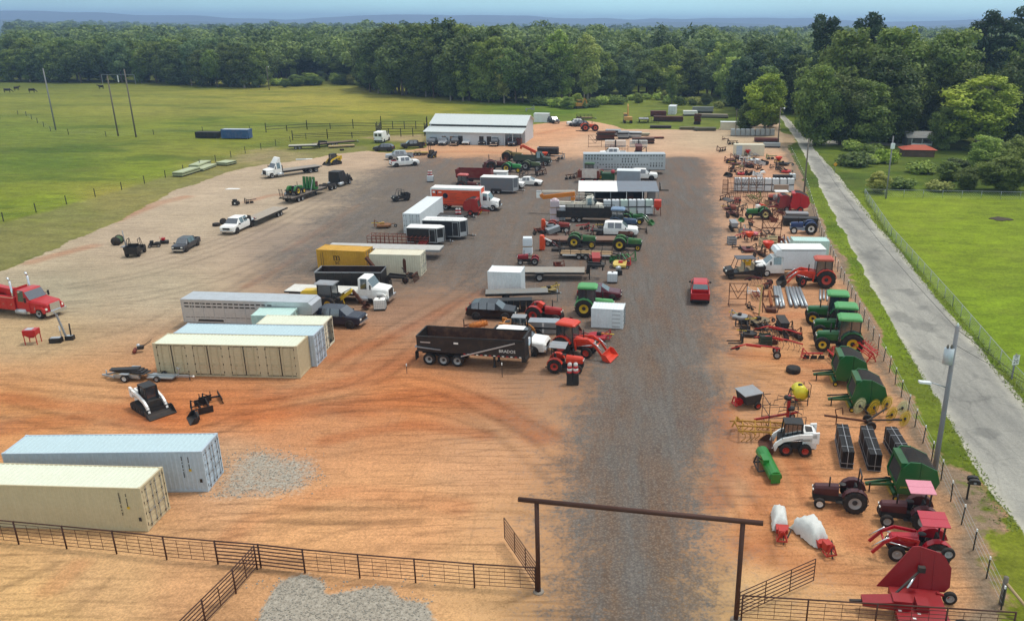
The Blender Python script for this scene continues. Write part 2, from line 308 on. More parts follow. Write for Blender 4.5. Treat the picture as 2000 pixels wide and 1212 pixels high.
dry=np.array(lin((126,122,74)));gl_=gras.mean(1)[:,None];gcol=(gras*.9+gl_*.1)*np.array([1.3,1.06,.6])*(.66+.3*fbm(XX,YY,14,95)[:,None]);patch=np.clip((fbm(XX*.45,YY,9,99,6)-.5)*6,0,1)*(1-zw)
gcol=gcol*(1-.4*patch[:,None]*np.array([1,.72,.9]));sp=zs*(.45+.5*fbm(XX,YY,3,101));gcol=gcol*(1-sp[:,None])+dry*sp[:,None]
sandy=zone([(470,296),(530,288),(600,300),(590,316),(500,322),(450,316)],3,3,120)*.5+zone([(700,268),(835,262),(835,280),(760,276)],1.5,2,121)*.8;sandy=(sandy*(.4+.9*fbm(XX,YY,2.5,122)))[:,None];gcol=gcol*(1-sandy)+np.array(lin((172,148,116)))*sandy
far=np.clip((YY-430)/60,0,1)*1.;gcol=gcol*(1-far[:,None])+np.array(lin((52,72,36)))*far[:,None]
ws=np.clip(zy+zt_+zsh*(.3+.75*fbm(XX,YY,1.2,111)),0,1)
me_verts=np.stack([XX,YY,np.zeros_like(XX)],1)
me_verts[:,2]+=np.where((zr<.3),(fbm(XX,YY,5,130)-.5)*.06*np.clip(1-zy*.5,0,1),-.01)
quads=(np.arange(NY-1)[:,None]*NX+np.arange(NX-1)[None,:]).ravel();quads=np.stack([quads,quads+1,quads+NX+1,quads+NX],1)
def avg(a):return a[quads].mean(1)
cls=np.zeros(len(quads),int);cls[avg(zy)>.5]=1;cls[(avg(zd)>.45)&(cls==1)]=2;cls[(avg(zp)>.45)&(cls==1)]=3;cls[(avg(zsh)>.5)&(cls!=2)]=4;cls[(avg(zw)>.5)]=5;cls[avg(zt_)>.4]=6;cls[avg(zr)>.5]=7
def gmat():
 m,nt,b=nmat('yard_ground');L=nt.links.new
 geo=nd(nt,'ShaderNodeNewGeometry')
 def at(n):a=nd(nt,'ShaderNodeAttribute');a.attribute_name=n;return a
 def noise(s,det=5,rough=.6,scale=None,rot=0.):
  n=nd(nt,'ShaderNodeTexNoise');n.inputs['Scale'].default_value=s;n.inputs['Detail'].default_value=det;n.inputs['Roughness'].default_value=rough
  if scale:
   mp=nd(nt,'ShaderNodeMapping');mp.inputs['Scale'].default_value=scale;mp.inputs['Rotation'].default_value=(0,0,rot);L(geo.outputs['Position'],mp.inputs['Vector']);L(mp.outputs['Vector'],n.inputs['Vector'])
  else:L(geo.outputs['Position'],n.inputs['Vector'])
  return n.outputs['Fac']
 def mr(v,a,b_,c,d_):
  n=nd(nt,'ShaderNodeMapRange');L(v,n.inputs[0]);n.inputs[1].default_value=a;n.inputs[2].default_value=b_;n.inputs[3].default_value=c;n.inputs[4].default_value=d_;return n.outputs[0]
 def ma(op,a,b_):
  n=nd(nt,'ShaderNodeMath',operation=op)
  for i,v in enumerate((a,b_)):
   if isinstance(v,(int,float)):n.inputs[i].default_value=v
   else:L(v,n.inputs[i])
  return n.outputs[0]
 def mix(f,a,b_,bl='MIX'):
  n=nd(nt,'ShaderNodeMix',data_type='RGBA',blend_type=bl)
  if isinstance(f,(int,float)):n.inputs[0].default_value=f
  else:L(f,n.inputs[0])
  for i,v in ((6,a),(7,b_)):
   if isinstance(v,tuple):n.inputs[i].default_value=(*v[:3],1)
   else:L(v,n.inputs[i])
  return n.outputs[2]
 def val(c,v):
  n=nd(nt,'ShaderNodeHueSaturation');L(c,n.inputs['Color']);L(v,n.inputs['Value']);return n.outputs['Color']
 z=at('zones');sep=nd(nt,'ShaderNodeSeparateColor');L(z.outputs['Color'],sep.inputs[0])
 fine=noise(9,4,.8);mid=noise(1.1,6,.65);big=noise(.12,5,.6);grain=noise(26,2,.9);stone=nd(nt,'ShaderNodeTexVoronoi');stone.inputs['Scale'].default_value=7;L(geo.outputs['Position'],stone.inputs['Vector'])
 str1=noise(.55,6,.65,(1.,.16,1),R(-6.5));str2=noise(.5,6,.65,(.22,1.,1),R(18));str3=noise(1.3,5,.6,(.2,1.2,1),R(-8))
 def edge(v,k=.5):return mr(ma('ADD',v,ma('MULTIPLY',ma('SUBTRACT',mid,.5),k)),.38,.62,0,1)
 spk=noise(4.5,3,.75);rut=noise(.9,4,.7,(3.2,.1,1),R(-6.5));rut2=noise(.9,4,.7,(.1,2.6,1),R(22));rut3=noise(.9,4,.7,(2.2,.12,1),R(38))
 s=at('soil').outputs['Color'];s=val(s,mr(str2,.3,.7,.88,1.12));s=val(s,mr(mid,.3,.7,.86,1.14));s=val(s,mr(spk,.32,.68,.78,1.2));s=val(s,mr(fine,.3,.7,.86,1.12))
 s=val(s,mr(rut2,.6,.72,1,.84));s=val(s,ma('ADD',1,ma('MULTIPLY',mr(rut3,.6,.7,0,-.2),mr(big,.4,.6,0,1))))
 s=mix(mr(mid,.56,.8,0,.22),s,lin((140,84,50)));s=mix(mr(big,.55,.75,0,.25),s,lin((160,142,116)))
 def wave(rot,sc,dist):
  n=nd(nt,'ShaderNodeTexWave',wave_type='BANDS',bands_direction='Y');n.inputs['Scale'].default_value=sc;n.inputs['Distortion'].default_value=dist;n.inputs['Detail'].default_value=3;n.inputs['Detail Scale'].default_value=.35;n.inputs['Detail Roughness'].default_value=.6
  mp=nd(nt,'ShaderNodeMapping');mp.inputs['Rotation'].default_value=(0,0,R(rot));mp.inputs['Scale'].default_value=(.25,1,1);L(geo.outputs['Position'],mp.inputs['Vector']);L(mp.outputs['Vector'],n.inputs['Vector']);return n.outputs['Fac']
 for rot,sc,di,m0 in ((6,.34,7,.45),(-42,.3,6,.5),(-16,.5,9,.48)):
  s=val(s,ma('SUBTRACT',1,ma('MULTIPLY',mr(wave(rot,sc,di),.86,.95,0,.19),mr(noise(.16+sc*.1,3,.6),m0,m0+.12,0,1))))
 dg=mix(mr(str1,.35,.68,0,1),lin((66,64,62)),lin((106,100,94)));dg=mix(mr(stone.outputs['Distance'],0,.6,.55,0),dg,lin((138,131,121)));dg=val(dg,mr(grain,.3,.7,.7,1.3));dg=val(dg,mr(spk,.3,.7,.74,1.24));dg=val(dg,mr(rut,.56,.7,1,.8));dg=val(dg,mr(rut,.3,.42,1.14,1));dg=mix(mr(big,.5,.8,0,.3),dg,lin((122,100,80)))
 lg=mix(mr(ma('ADD',ma('MULTIPLY',grain,.5),ma('MULTIPLY',spk,.5)),.35,.65,0,1),lin((106,98,86)),lin((194,186,170)))
 g=at('grass').outputs['Color'];g=val(g,mr(noise(.35,7,.7,(.6,1.2,1),.4),.3,.7,.66,1.3));g=mix(mr(noise(.55,7,.75),.54,.7,0,.4),g,lin((96,92,50)));g=val(g,mr(noise(3.2,5,.75),.3,.7,.66,1.3));g=val(g,mr(noise(1.2,5,.75),.35,.7,.8,1.16));g=mix(mr(big,.52,.8,0,.35),g,lin((112,108,54)))
 a=mix(mr(noise(.3,6,.7,(1.,.2,1),R(-18)),.35,.65,0,1),lin((128,127,121)),lin((164,162,152)));a=mix(mr(noise(.18,4,.6),.55,.62,0,.5),a,lin((104,104,100)));a=val(a,mr(grain,.3,.7,.85,1.12));a=val(a,mr(spk,.3,.7,.86,1.12));a=mix(mr(noise(.8,8,.8,(1.6,.5,1),R(-18)),.47,.5,.0,.0),a,lin((70,70,68)))
 ck=nd(nt,'ShaderNodeTexVoronoi',feature='DISTANCE_TO_EDGE');ck.inputs['Scale'].default_value=.34;wv=nd(nt,'ShaderNodeMix',data_type='RGBA');wv.inputs[0].default_value=.3;nn=nd(nt,'ShaderNodeTexNoise');nn.inputs['Scale'].default_value=.9;L(geo.outputs['Position'],nn.inputs['Vector']);L(geo.outputs['Position'],wv.inputs[6]);L(nn.outputs['Color'],wv.inputs[7]);L(wv.outputs[2],ck.inputs['Vector']);a=mix(mr(ck.outputs['Distance'],.0,.022,.2,0),a,lin((70,70,68)))
 a=mix(ma('MULTIPLY',z.outputs['Alpha'],mr(mid,.3,.6,.5,1)),a,lin((186,182,166)))
 out=mix(edge(sep.outputs['Blue'],.9),g,s)
 gw=ma('ADD',sep.outputs['Red'],ma('ADD',ma('MULTIPLY',ma('SUBTRACT',mid,.5),.8),ma('MULTIPLY',ma('SUBTRACT',spk,.5),1.1)));out=mix(ma('MULTIPLY',mr(gw,.22,.62,0,1),mr(str1,.3,.6,.74,1)),out,dg);out=mix(mr(ma('ADD',at('pad').outputs['Fac'],ma('ADD',ma('MULTIPLY',ma('SUBTRACT',mid,.5),.5),ma('MULTIPLY',ma('SUBTRACT',spk,.5),.9))),.3,.62,0,1),out,lg);out=mix(mr(ma('ADD',sep.outputs['Green'],ma('MULTIPLY',ma('SUBTRACT',fine,.5),.9)),.42,.58,0,1),out,a)
 L(out,b.inputs['Base Color']);b.inputs['Roughness'].default_value=.95;b.inputs['Specular IOR Level'].default_value=.15
 bp=nd(nt,'ShaderNodeBump');bp.inputs['Strength'].default_value=.6;bp.inputs['Distance'].default_value=.12
 L(ma('ADD',ma('MULTIPLY',mid,1.),ma('MULTIPLY',fine,.35)),bp.inputs['Height']);L(bp.outputs['Normal'],b.inputs['Normal'])
 return m
GM=gmat()
for k,(nm,kind)in enumerate((('pasture','structure'),('dirt_yard','structure'),('gravel_drive','structure'),('gravel_pad','structure'),('road_shoulder','structure'),('lawn','structure'),('dirt_turnout','structure'),('asphalt_road','structure'))):
 q=quads[cls==k]
 if not len(q):continue
 u,inv=np.unique(q,return_inverse=True);q2=inv.reshape(q.shape)
 me=bpy.data.meshes.new(nm);me.vertices.add(len(u));me.vertices.foreach_set('co',me_verts[u].ravel())
 me.loops.add(q2.size);me.loops.foreach_set('vertex_index',q2.ravel());me.polygons.add(len(q2));me.polygons.foreach_set('loop_start',np.arange(0,q2.size,4));me.polygons.foreach_set('loop_total',np.full(len(q2),4))
 me.polygons.foreach_set('use_smooth',np.ones(len(q2),bool))
 for an,a,al in (('soil',col,1),('grass',gcol,1),('zones',np.stack([zd,zr,ws],1),zre)):
  at=me.attributes.new(an,'FLOAT_COLOR','POINT');at.data.foreach_set('color',np.concatenate([a[u],(al[u]if not isinstance(al,int)else np.ones(len(u)))[:,None]],1).astype('f').ravel())
 at=me.attributes.new('pad','FLOAT','POINT');at.data.foreach_set('value',zp[u].astype('f'))
 me.materials.append(GM);me.update();me.validate()
 tag(link(nm,me),kind=kind)
# tractors and loaders
def bucket(t,x,z,w,m,depth=.75,h=.6,name='bucket',tilt=0.):
 b=M();pr=[(0,h),(-.04,h*.5),(.05,.1),(.25,0),(depth,-.02),(depth,.03),(.28,.05),(.1,.14),(.02,h*.5),(.04,h)]
 c,s=math.cos(tilt),math.sin(tilt);pr=[(x+a*c-q*s,z+a*s+q*c)for a,q in pr];b.prism(pr,-w/2,w/2,m)
 sd=[(0,h),(-.04,h*.5),(.05,.1),(.25,0),(depth,-.02),(depth*.75,h*.35),(.3,h*.9)];sd=[(x+a*c-q*s,z+a*s+q*c)for a,q in sd]
 for sy in (-1,1):b.prism(sd,sy*w/2,sy*(w/2+.025),m)
 return part(t,name,b)
def tractor(label,pos,yaw,paint=None,rim=None,s=1.,top='rops',topc=None,loader=False,rr=.78,fr=.45,wb=2.1,name='tractor',group=None,hoodw=.62,dark=None,tall_stack=True,bucketc=None,narrow=False,weights=False,frim=None,loaderc=None):
 t=thing(name,label,'tractor',pos,yaw,group,s);p=paint or GRN;rim=rim or RIMY;xr,xf=-wb/2,wb/2;dk=dark or DK
 zh=max(1.0,rr*1.18);ht=zh+.42
 c=M();c.bb(xr-.25,xf+.35,-.2,.2,fr*.9,fr*.9+.42,dk);c.bb(xr-.3,xr+.55,-.32,.32,rr*.62,rr*1.15,dk);c.tube((xr,-.85,rr),(xr,.85,rr),.12,dk,8);c.tube((xf,-.62,fr*1.05),(xf,.62,fr*1.05),.07,dk,6);c.bb(xr+.6,xr+1.1,-.55,.55,rr*.55,rr*.6,dk)
 c.bb(xf-.5,xf+.1,-.24,.24,fr+.35,zh,dk);part(t,'chassis',c)
 h=M();hw=hoodw/2;a,b_=xr+.95,xf+.42
 rings(h,[(b_,zh-.12,zh+.1,zh+.2,hw*.82,hw*.5),(b_-.12,zh-.18,zh+.24,ht-.06,hw*.95,hw*.6),(a+.4,zh-.2,zh+.28,ht+.02,hw,hw*.66),(a,zh-.2,zh+.28,ht+.04,hw,hw*.66)],p);part(t,'hood',h)
 g=M();g.bb(b_-.02,b_+.02,-hw*.7,hw*.7,zh-.45,zh+.14,dk);g.bb(b_-.1,b_,-hw*.78,hw*.78,zh-.5,zh-.1,dk);part(t,'grille',g)
 for sy in (-1,1):l=M();l.box((b_+.01,sy*hw*.62,zh+.12),(.08,.14,.1),LAMP);part(t,'headlight',l)
 for sy in (-1,1):
  f=M();y0,y1=sy*.5,sy*.92
  for k in range(6):
   a0,a1=R(20+25*k),R(45+25*k);r_=rr*1.1
   q=[(xr+r_*math.cos(a0),rr+r_*math.sin(a0)),(xr+r_*math.cos(a1),rr+r_*math.sin(a1)),(xr+(r_-.04)*math.cos(a1),rr+(r_-.04)*math.sin(a1)),(xr+(r_-.04)*math.cos(a0),rr+(r_-.04)*math.sin(a0))];f.prism(q,min(y0,y1),max(y0,y1),p)
  f.prism([(xr+rr*1.06*math.cos(R(20+25*k)),rr+rr*1.06*math.sin(R(20+25*k)))for k in range(7)],sy*.48-.01,sy*.48+.01,p);part(t,'fender',f)
  wheel(t,xr,sy*.78,rr,.42,rim,lug=True);wheel(t,xf,sy*(.62 if not narrow else .3),fr,.26,frim or rim,16,lug=fr>.5)
 if top!='cab':
  st=M();st.box((xr+.2,0,rr*1.25+.1),(.46,.5,.14),SEAT);st.box((xr-.05,0,rr*1.25+.38),(.12,.48,.5),SEAT,ry=-.15);part(t,'seat',st)
  w_=M();w_.tube((xr+.95,0,zh+.2),(xr+.75,0,zh+.52),.03,BLK,5);w_.lathe([(.2,-.02),(.235,0),(.2,.02)],(xr+.74,0,zh+.54),BLK,'z',12);part(t,'steering_wheel',w_)
 if top=='rops':
  q=M();zt=rr*1.25+1.5
  for sy in (-1,1):q.bar((xr-.25,sy*.5,rr),(xr-.3,sy*.48,zt),.08,BLK)
  q.bar((xr-.3,-.52,zt),(xr-.3,.52,zt),.08,BLK);part(t,'roll_bar',q)
 elif top=='canopy':
  q=M();zt=rr*1.25+1.55
  for sy in (-1,1):q.bar((xr-.25,sy*.5,rr),(xr-.3,sy*.48,zt),.09,BLK)
  q.bar((xr-.3,-.52,zt-.1),(xr-.3,.52,zt-.1),.08,BLK);q.bar((xr-.3,0,zt-.05),(xr+.9,0,zt-.05),.06,BLK);part(t,'roll_bar',q)
  k=M()
  for j in range(4):k.box((xr+.25,-.6+.4*j,zt+.02+.012*(j%2)),(1.5,.4,.05),topc or p,ry=.03)
  part(t,'canopy',k)
 elif top=='cab':
  zb,zt=rr*1.05,rr*1.2+1.55;a,b_=xr-.45,xr+1.0;g=M();rings(g,[(a,zb,zb+.3,zt,.62,.58),(b_-.1,zb,zb+.3,zt,.6,.55),(b_,zb,zb+.25,zb+.32,.55,.5)],glass());part(t,'cab_window',g)
  q=M()
  for x,x2 in ((a,a-.03),((a+b_)/2-.1,(a+b_)/2-.1),(b_-.06,b_-.12)):
   for sy in (-1,1):q.bar((x,sy*.63,zb),(x2,sy*.595,zt),.07,dk)
  q.bb(a-.02,b_,-.6,.6,zb-.12,zb-.01,dk);part(t,'cab_frame',q)
  k=M();rings(k,[(b_+.12,zt-.03,zt+.06,zt+.1,.62,.5),(b_-.1,zt-.04,zt+.12,zt+.2,.7,.58),(a+.1,zt-.04,zt+.13,zt+.22,.7,.58),(a-.12,zt-.03,zt+.06,zt+.12,.66,.54)],topc or p);part(t,'cab_roof',k)
 if tall_stack:e=M();e.tube((xf-.55,.18,ht-.05),(xf-.55,.18,ht+.65),.05,BLK,6);part(t,'exhaust_pipe',e)
 if loader:
  lc=loaderc or p;xb=xf+1.45
  for sy in (-1,1):
   l=M();pts=[(xr+1.0,sy*.5,zh+.35),(xf+.1,sy*.52,zh+.5),(xf+.75,sy*.55,zh+.1),(xb-.1,sy*.55,.35)]
   for u,v in zip(pts[:-1],pts[1:]):l.bar(u,v,.1,lc,.17)
   l.bar((xr+1.15,sy*.47,fr),(xr+1.0,sy*.5,zh+.4),.12,lc);l.tube((xr+1.2,sy*.5,zh-.2),(xf+.5,sy*.54,zh+.15),.045,CHR,6);l.tube((xf+.6,sy*.54,zh+.4),(xb-.05,sy*.55,.75),.04,CHR,6);part(t,'loader_arm',l)
  l=M();l.tube((xf+.75,-.55,zh+.05),(xf+.75,.55,zh+.05),.06,lc,6);part(t,'cross_tube',l)
  if bucketc!='none':bucket(t,xb,.06,1.75,bucketc or lc)
 hp=M()
 for sy in (-.3,.3):hp.bar((xr-.3,sy,rr*.6),(xr-.95,sy*1.2,rr*.5),.06,dk)
 hp.bar((xr-.3,0,rr*1.2),(xr-.85,0,rr*1.0),.05,dk);part(t,'hitch',hp)
 return t
def skid(name,label,pos,yaw,p=None,tracks=False,group=None,s=1.,bucketc=None,roofc=None,cat='skid steer',w=.85,buck=True):
 t=thing(name,label,cat,pos,yaw,group,s);p=p or WHT;b=M()
 b.bb(-1.35,.95,-.48,.48,.38,1.05,DK);b.prism([(-1.45,.45),(-1.45,1.35),(-1.25,1.6),(-.6,1.55),(-.55,.5)],-.5,.5,p);part(t,'body',b)
 en=M();en.bb(-1.49,-1.45,-.38,.38,.65,1.25,DK);en.box((-1.0,0,1.6),(.5,.7,.03),DK,ry=-.12);part(t,'engine_grille',en)
 q=M();zt=2.05
 for x,x2 in ((.72,.62),(-.5,-.5)):
  for sy in (-1,1):q.bar((x,sy*.42,.95),(x2,sy*.42,zt),.09,BLK)
 q.bb(-.55,.66,-.46,.46,zt,zt+.08,roofc or BLK)
 for k in range(4):
  for sy in (-1,1):q.bar((-.45+.28*k,sy*.44,1.0),(-.45+.28*k,sy*.43,zt),.03,BLK)
 part(t,'cab',q);g=M();g.bb(-.48,.58,-.4,.4,1.0,zt-.02,glass());part(t,'cab_window',g)
 st=M();st.box((.0,0,.95),(.5,.5,.12),SEAT);part(t,'seat',st)
 for sy in (-1,1):
  a=M();pts=[(-1.4,sy*.66,1.45),(-.3,sy*.66,1.35),(.7,sy*.66,1.05),(1.1,sy*.66,.72),(1.25,sy*.66,.3)]
  for u,v in zip(pts[:-1],pts[1:]):a.bar(u,v,.16,p,.26)
  a.prism([(-1.55,.95),(-1.55,1.7),(-1.15,1.66),(-1.1,.95)],sy*.58,sy*.74,p);a.tube((-1.0,sy*.6,1.1),(.75,sy*.6,.9),.05,CHR,6);part(t,'lift_arm',a)
  if tracks:
   k=M();n=20;pr=[]
   for (cx,cz,r_,a0,a1)in ((.75,.3,.3,-90,60),(-.6,.62,.22,60,120),(-1.05,.3,.3,120,270)):
    for j in range(6):aa=R(a0+(a1-a0)*j/5);pr.append((cx+r_*math.cos(aa),cz+r_*math.sin(aa)))
   k.prism(pr,sy*.54,sy*.92,TYRE);tk=part(t,'track',k);rl=M()
   for x in (-1.0,-.55,-.1,.35,.75):rl.lathe([(0,.0),(.17,.0),(.17,.02),(0,.025)],(x,sy*.92 if sy>0 else -.945,.28),DK,'y',10)
   part(tk,'roller',rl)
  else:
   for x in (-.72,.48):wheel(t,x,sy*.72,.42,.32,RIMR if p is WHT else RIMY,18,lug=True)
 if buck:bucket(t,1.28,.05,1.95,bucketc or DK,.8,.55)
 return t
def utv(name,label,pos,yaw,p=None,crew=False,s=1.,roofc=None,seatc=None,group=None,bed=True):
 t=thing(name,label,'utility vehicle',pos,yaw,group,s);p=p or BLK;L=1.85 if crew else 1.45;b=M()
 b.prism([(-L,.4),(-L,.95),(-L+.1,1.0),(L-.75,.62),(L-.7,1.0),(L-.15,.9),(L,.7),(L,.42)],-.68,.68,p);part(t,'body',b)
 if bed:
  d=M();d.bb(-L-.05,-L+.95,-.72,.72,.9,.95,DK)
  for c_ in ((-L-.05,-L-.01,-.72,.72),(-L+.91,-L+.95,-.72,.72),(-L-.05,-L+.95,-.72,-.68),(-L-.05,-L+.95,.68,.72)):d.bb(*c_,.95,1.22,p)
  part(t,'cargo_bed',d)
 q=M();xa,xb=-L+1.0,L-.75
 for x,x2 in ((xb,xb-.35),(xa,xa),((xa+xb)/2,(xa+xb)/2)):
  for sy in (-1,1):q.tube((x,sy*.64,.9),(x2,sy*.58,1.92),.035,BLK,5)
 for sy in (-1,1):q.tube((xb-.35,sy*.58,1.92),(xa,sy*.58,1.92),.035,BLK,5)
 part(t,'roll_cage',q)
 if roofc:r_=M();r_.box(((xa+xb)/2-.15,0,1.96),(xb-xa-.1,1.26,.06),roofc,top=(.92,.9));part(t,'roof',r_)
 for k in range(2 if crew else 1):
  x=xb-.75-k*.95;st=M();st.box((x,0,.8),(.45,1.15,.18),seatc or SEAT);st.box((x-.25,0,1.12),(.14,1.15,.55),seatc or SEAT,ry=-.1);part(t,'seat',st)
 h=M()
 for sy in (-1,1):h.box((L-.08,sy*.5,.78),(.16,.2,.12),LAMP)
 part(t,'headlight',h);w_=M();w_.lathe([(.15,-.015),(.18,0),(.15,.015)],(xb-.3,.32,1.1),BLK,'z',10);part(t,'steering_wheel',w_)
 for x in (L-.5,-L+.5):
  for sy in (-1,1):wheel(t,x,sy*.62,.33,.26,DK,14)
 return t
def baler(label,pos,yaw,p=None,s=1.,group=None,belts=True,rim=None,name='round_baler'):
 """round hay baler, tongue towards +x"""
 t=thing(name,label,'hay baler',pos,yaw,group,s);p=p or GRN
 out=[(.9,.55),(1.05,1.15),(.75,2.35),(.35,2.75),(-.35,2.7),(-1.35,2.2),(-1.6,1.4),(-1.35,.75),(-.5,.45)]
 cut=[(.9,.55),(1.05,1.15),(.75,2.35),(.35,2.75),(-.3,2.72),(-.35,.42)];tail=[(-.38,.44),(-.34,2.7),(-1.35,2.2),(-1.6,1.4),(-1.35,.75)]
 for sy in (-1,1):
  m=M();m.prism(cut,sy*1.02,sy*1.14,p);part(t,'side_panel',m)
  m=M();m.prism(tail,sy*1.0,sy*1.1,p);part(t,'tailgate_panel',m)
 b=M();inn=[(x*.93,.1+z*.94)for x,z in out];b.prism(inn,-1.0,1.0,DK);part(t,'bale_chamber',b)
 k=M();nb=6
 for j in range(nb):
  y=-.95+1.9*j/nb;k.add([(.3,y,2.72),(.3,y+1.9/nb-.05,2.72),(-.32,y+1.9/nb-.05,2.7),(-.32,y,2.7),(-1.33,y+1.9/nb-.05,2.2),(-1.33,y,2.2)],[(0,1,2,3),(3,2,4,5)],TYRE)
 part(t,'belts',k)
 fr=M();fr.bb(.3,.85,-1.0,1.0,2.3,2.62,p);fr.bar((.95,-1.0,1.2),(.75,-1.0,2.3),.1,p);fr.bar((.95,1.0,1.2),(.75,1.0,2.3),.1,p);fr.bb(.85,1.05,-1.0,1.0,1.0,1.2,p);part(t,'front_frame',fr)
 tg=M();tg.bar((.7,.35,.75),(2.6,.05,.5),.12,p,.16);tg.bar((.7,-.35,.75),(2.6,-.05,.5),.12,p,.16);tg.tube((1.1,0,1.0),(2.7,0,.8),.06,BLK,6);tg.tube((2.35,.18,0.02),(2.35,.18,.7),.05,BLK,5);part(t,'tongue',tg)
 pk=M();pk.tube((.95,-.85,.35),(.95,.85,.35),.16,p,8)
 for j in range(12):y=-.8+1.6*j/11;pk.bar((.95,y,.35),(1.22,y,.22),.03,YEL)
 part(t,'pickup',pk)
 for sy in (-1,1):wheel(t,-.35,sy*1.28,.42,.3,rim or RIMY,16);wheel(t,.95,sy*1.15,.2,.12,rim or RIMY,12)
 return t
def ibc(par_pos,yaw,label,group='white caged liquid totes',z=0.,c=None):
 k=('ibc',c)
 if k not in WC:
  b=M();bm=mat(c or 'e4e8ea',.45,0,.1,1.5,'milky_plastic');b.box((0,0,.66),(1.1,.96,.96),bm);b.box((0,0,1.16),(1.0,.86,.06),bm,top=(.9,.9));b.lathe([(.11,0),(.11,.06),(0,.07)],(0,0,1.19),BLK,'z',10)
  g=M()
  for zz in (.24,.5,.76,1.02):
   for sx in (-1,1):g.bb(sx*.575-.008,sx*.575+.008,-.5,.5,zz,zz+.02,GALV);g.bb(-.575,.575,sx*.5-.008,sx*.5+.008,zz,zz+.02,GALV)
  for j in range(7):
   a=-.55+1.1*j/6;y=-.48+.96*j/6
   for sx in (-1,1):g.bb(a-.008,a+.008,sx*.502-.008,sx*.502+.008,.14,1.15,GALV);g.bb(sx*.577-.008,sx*.577+.008,y-.008,y+.008,.14,1.15,GALV)
  pl=M();pl.bb(-.58,.58,-.5,.5,.1,.14,DK)
  for y in (-.42,0,.42):pl.bb(-.58,.58,y-.06,y+.06,0.,.1,DK)
  WC[k]=(b.mesh('tank'),g.mesh('cage'),pl.mesh('pallet'))
 t=thing('liquid_tote',label,'tote tank',(par_pos[0],par_pos[1],z),yaw,group)
 for n,m in zip(('tank','cage','pallet'),WC[k]):link(n,m,t)
 return t
def drum_cones(label,pos,yaw=0.,n=2,z=0.,group=None):
 """red and white striped warning drums"""
 WR=mat('d8d4d0',.5,0,.1,3,'white_band');rd=mat('b81f22',.5,0,.1,3,'red_band')
 out=[]
 for k in range(n):
  t=thing('striped_barrel',label if n==1 else label[k],'traffic barrel',(pos[0]+.42*(k%2),pos[1]+.45*(k//2),z),yaw,group);m=M();r=(.24,.22,.205,.185,.16)
  for j in range(4):m.lathe([(r[j],.22*j),(r[j+1],.22*j+.22)],(0,0,.02),(rd,WR)[j%2],'z',12)
  m.lathe([(.16,.88),(0,.93)],(0,0,.02),WR,'z',12);part(t,'drum',m);b=M();b.lathe([(.3,0),(.3,.05),(.24,.08)],(0,0,0),TYRE,'z',12);part(t,'rubber_base',b);out.append(t)
 return out
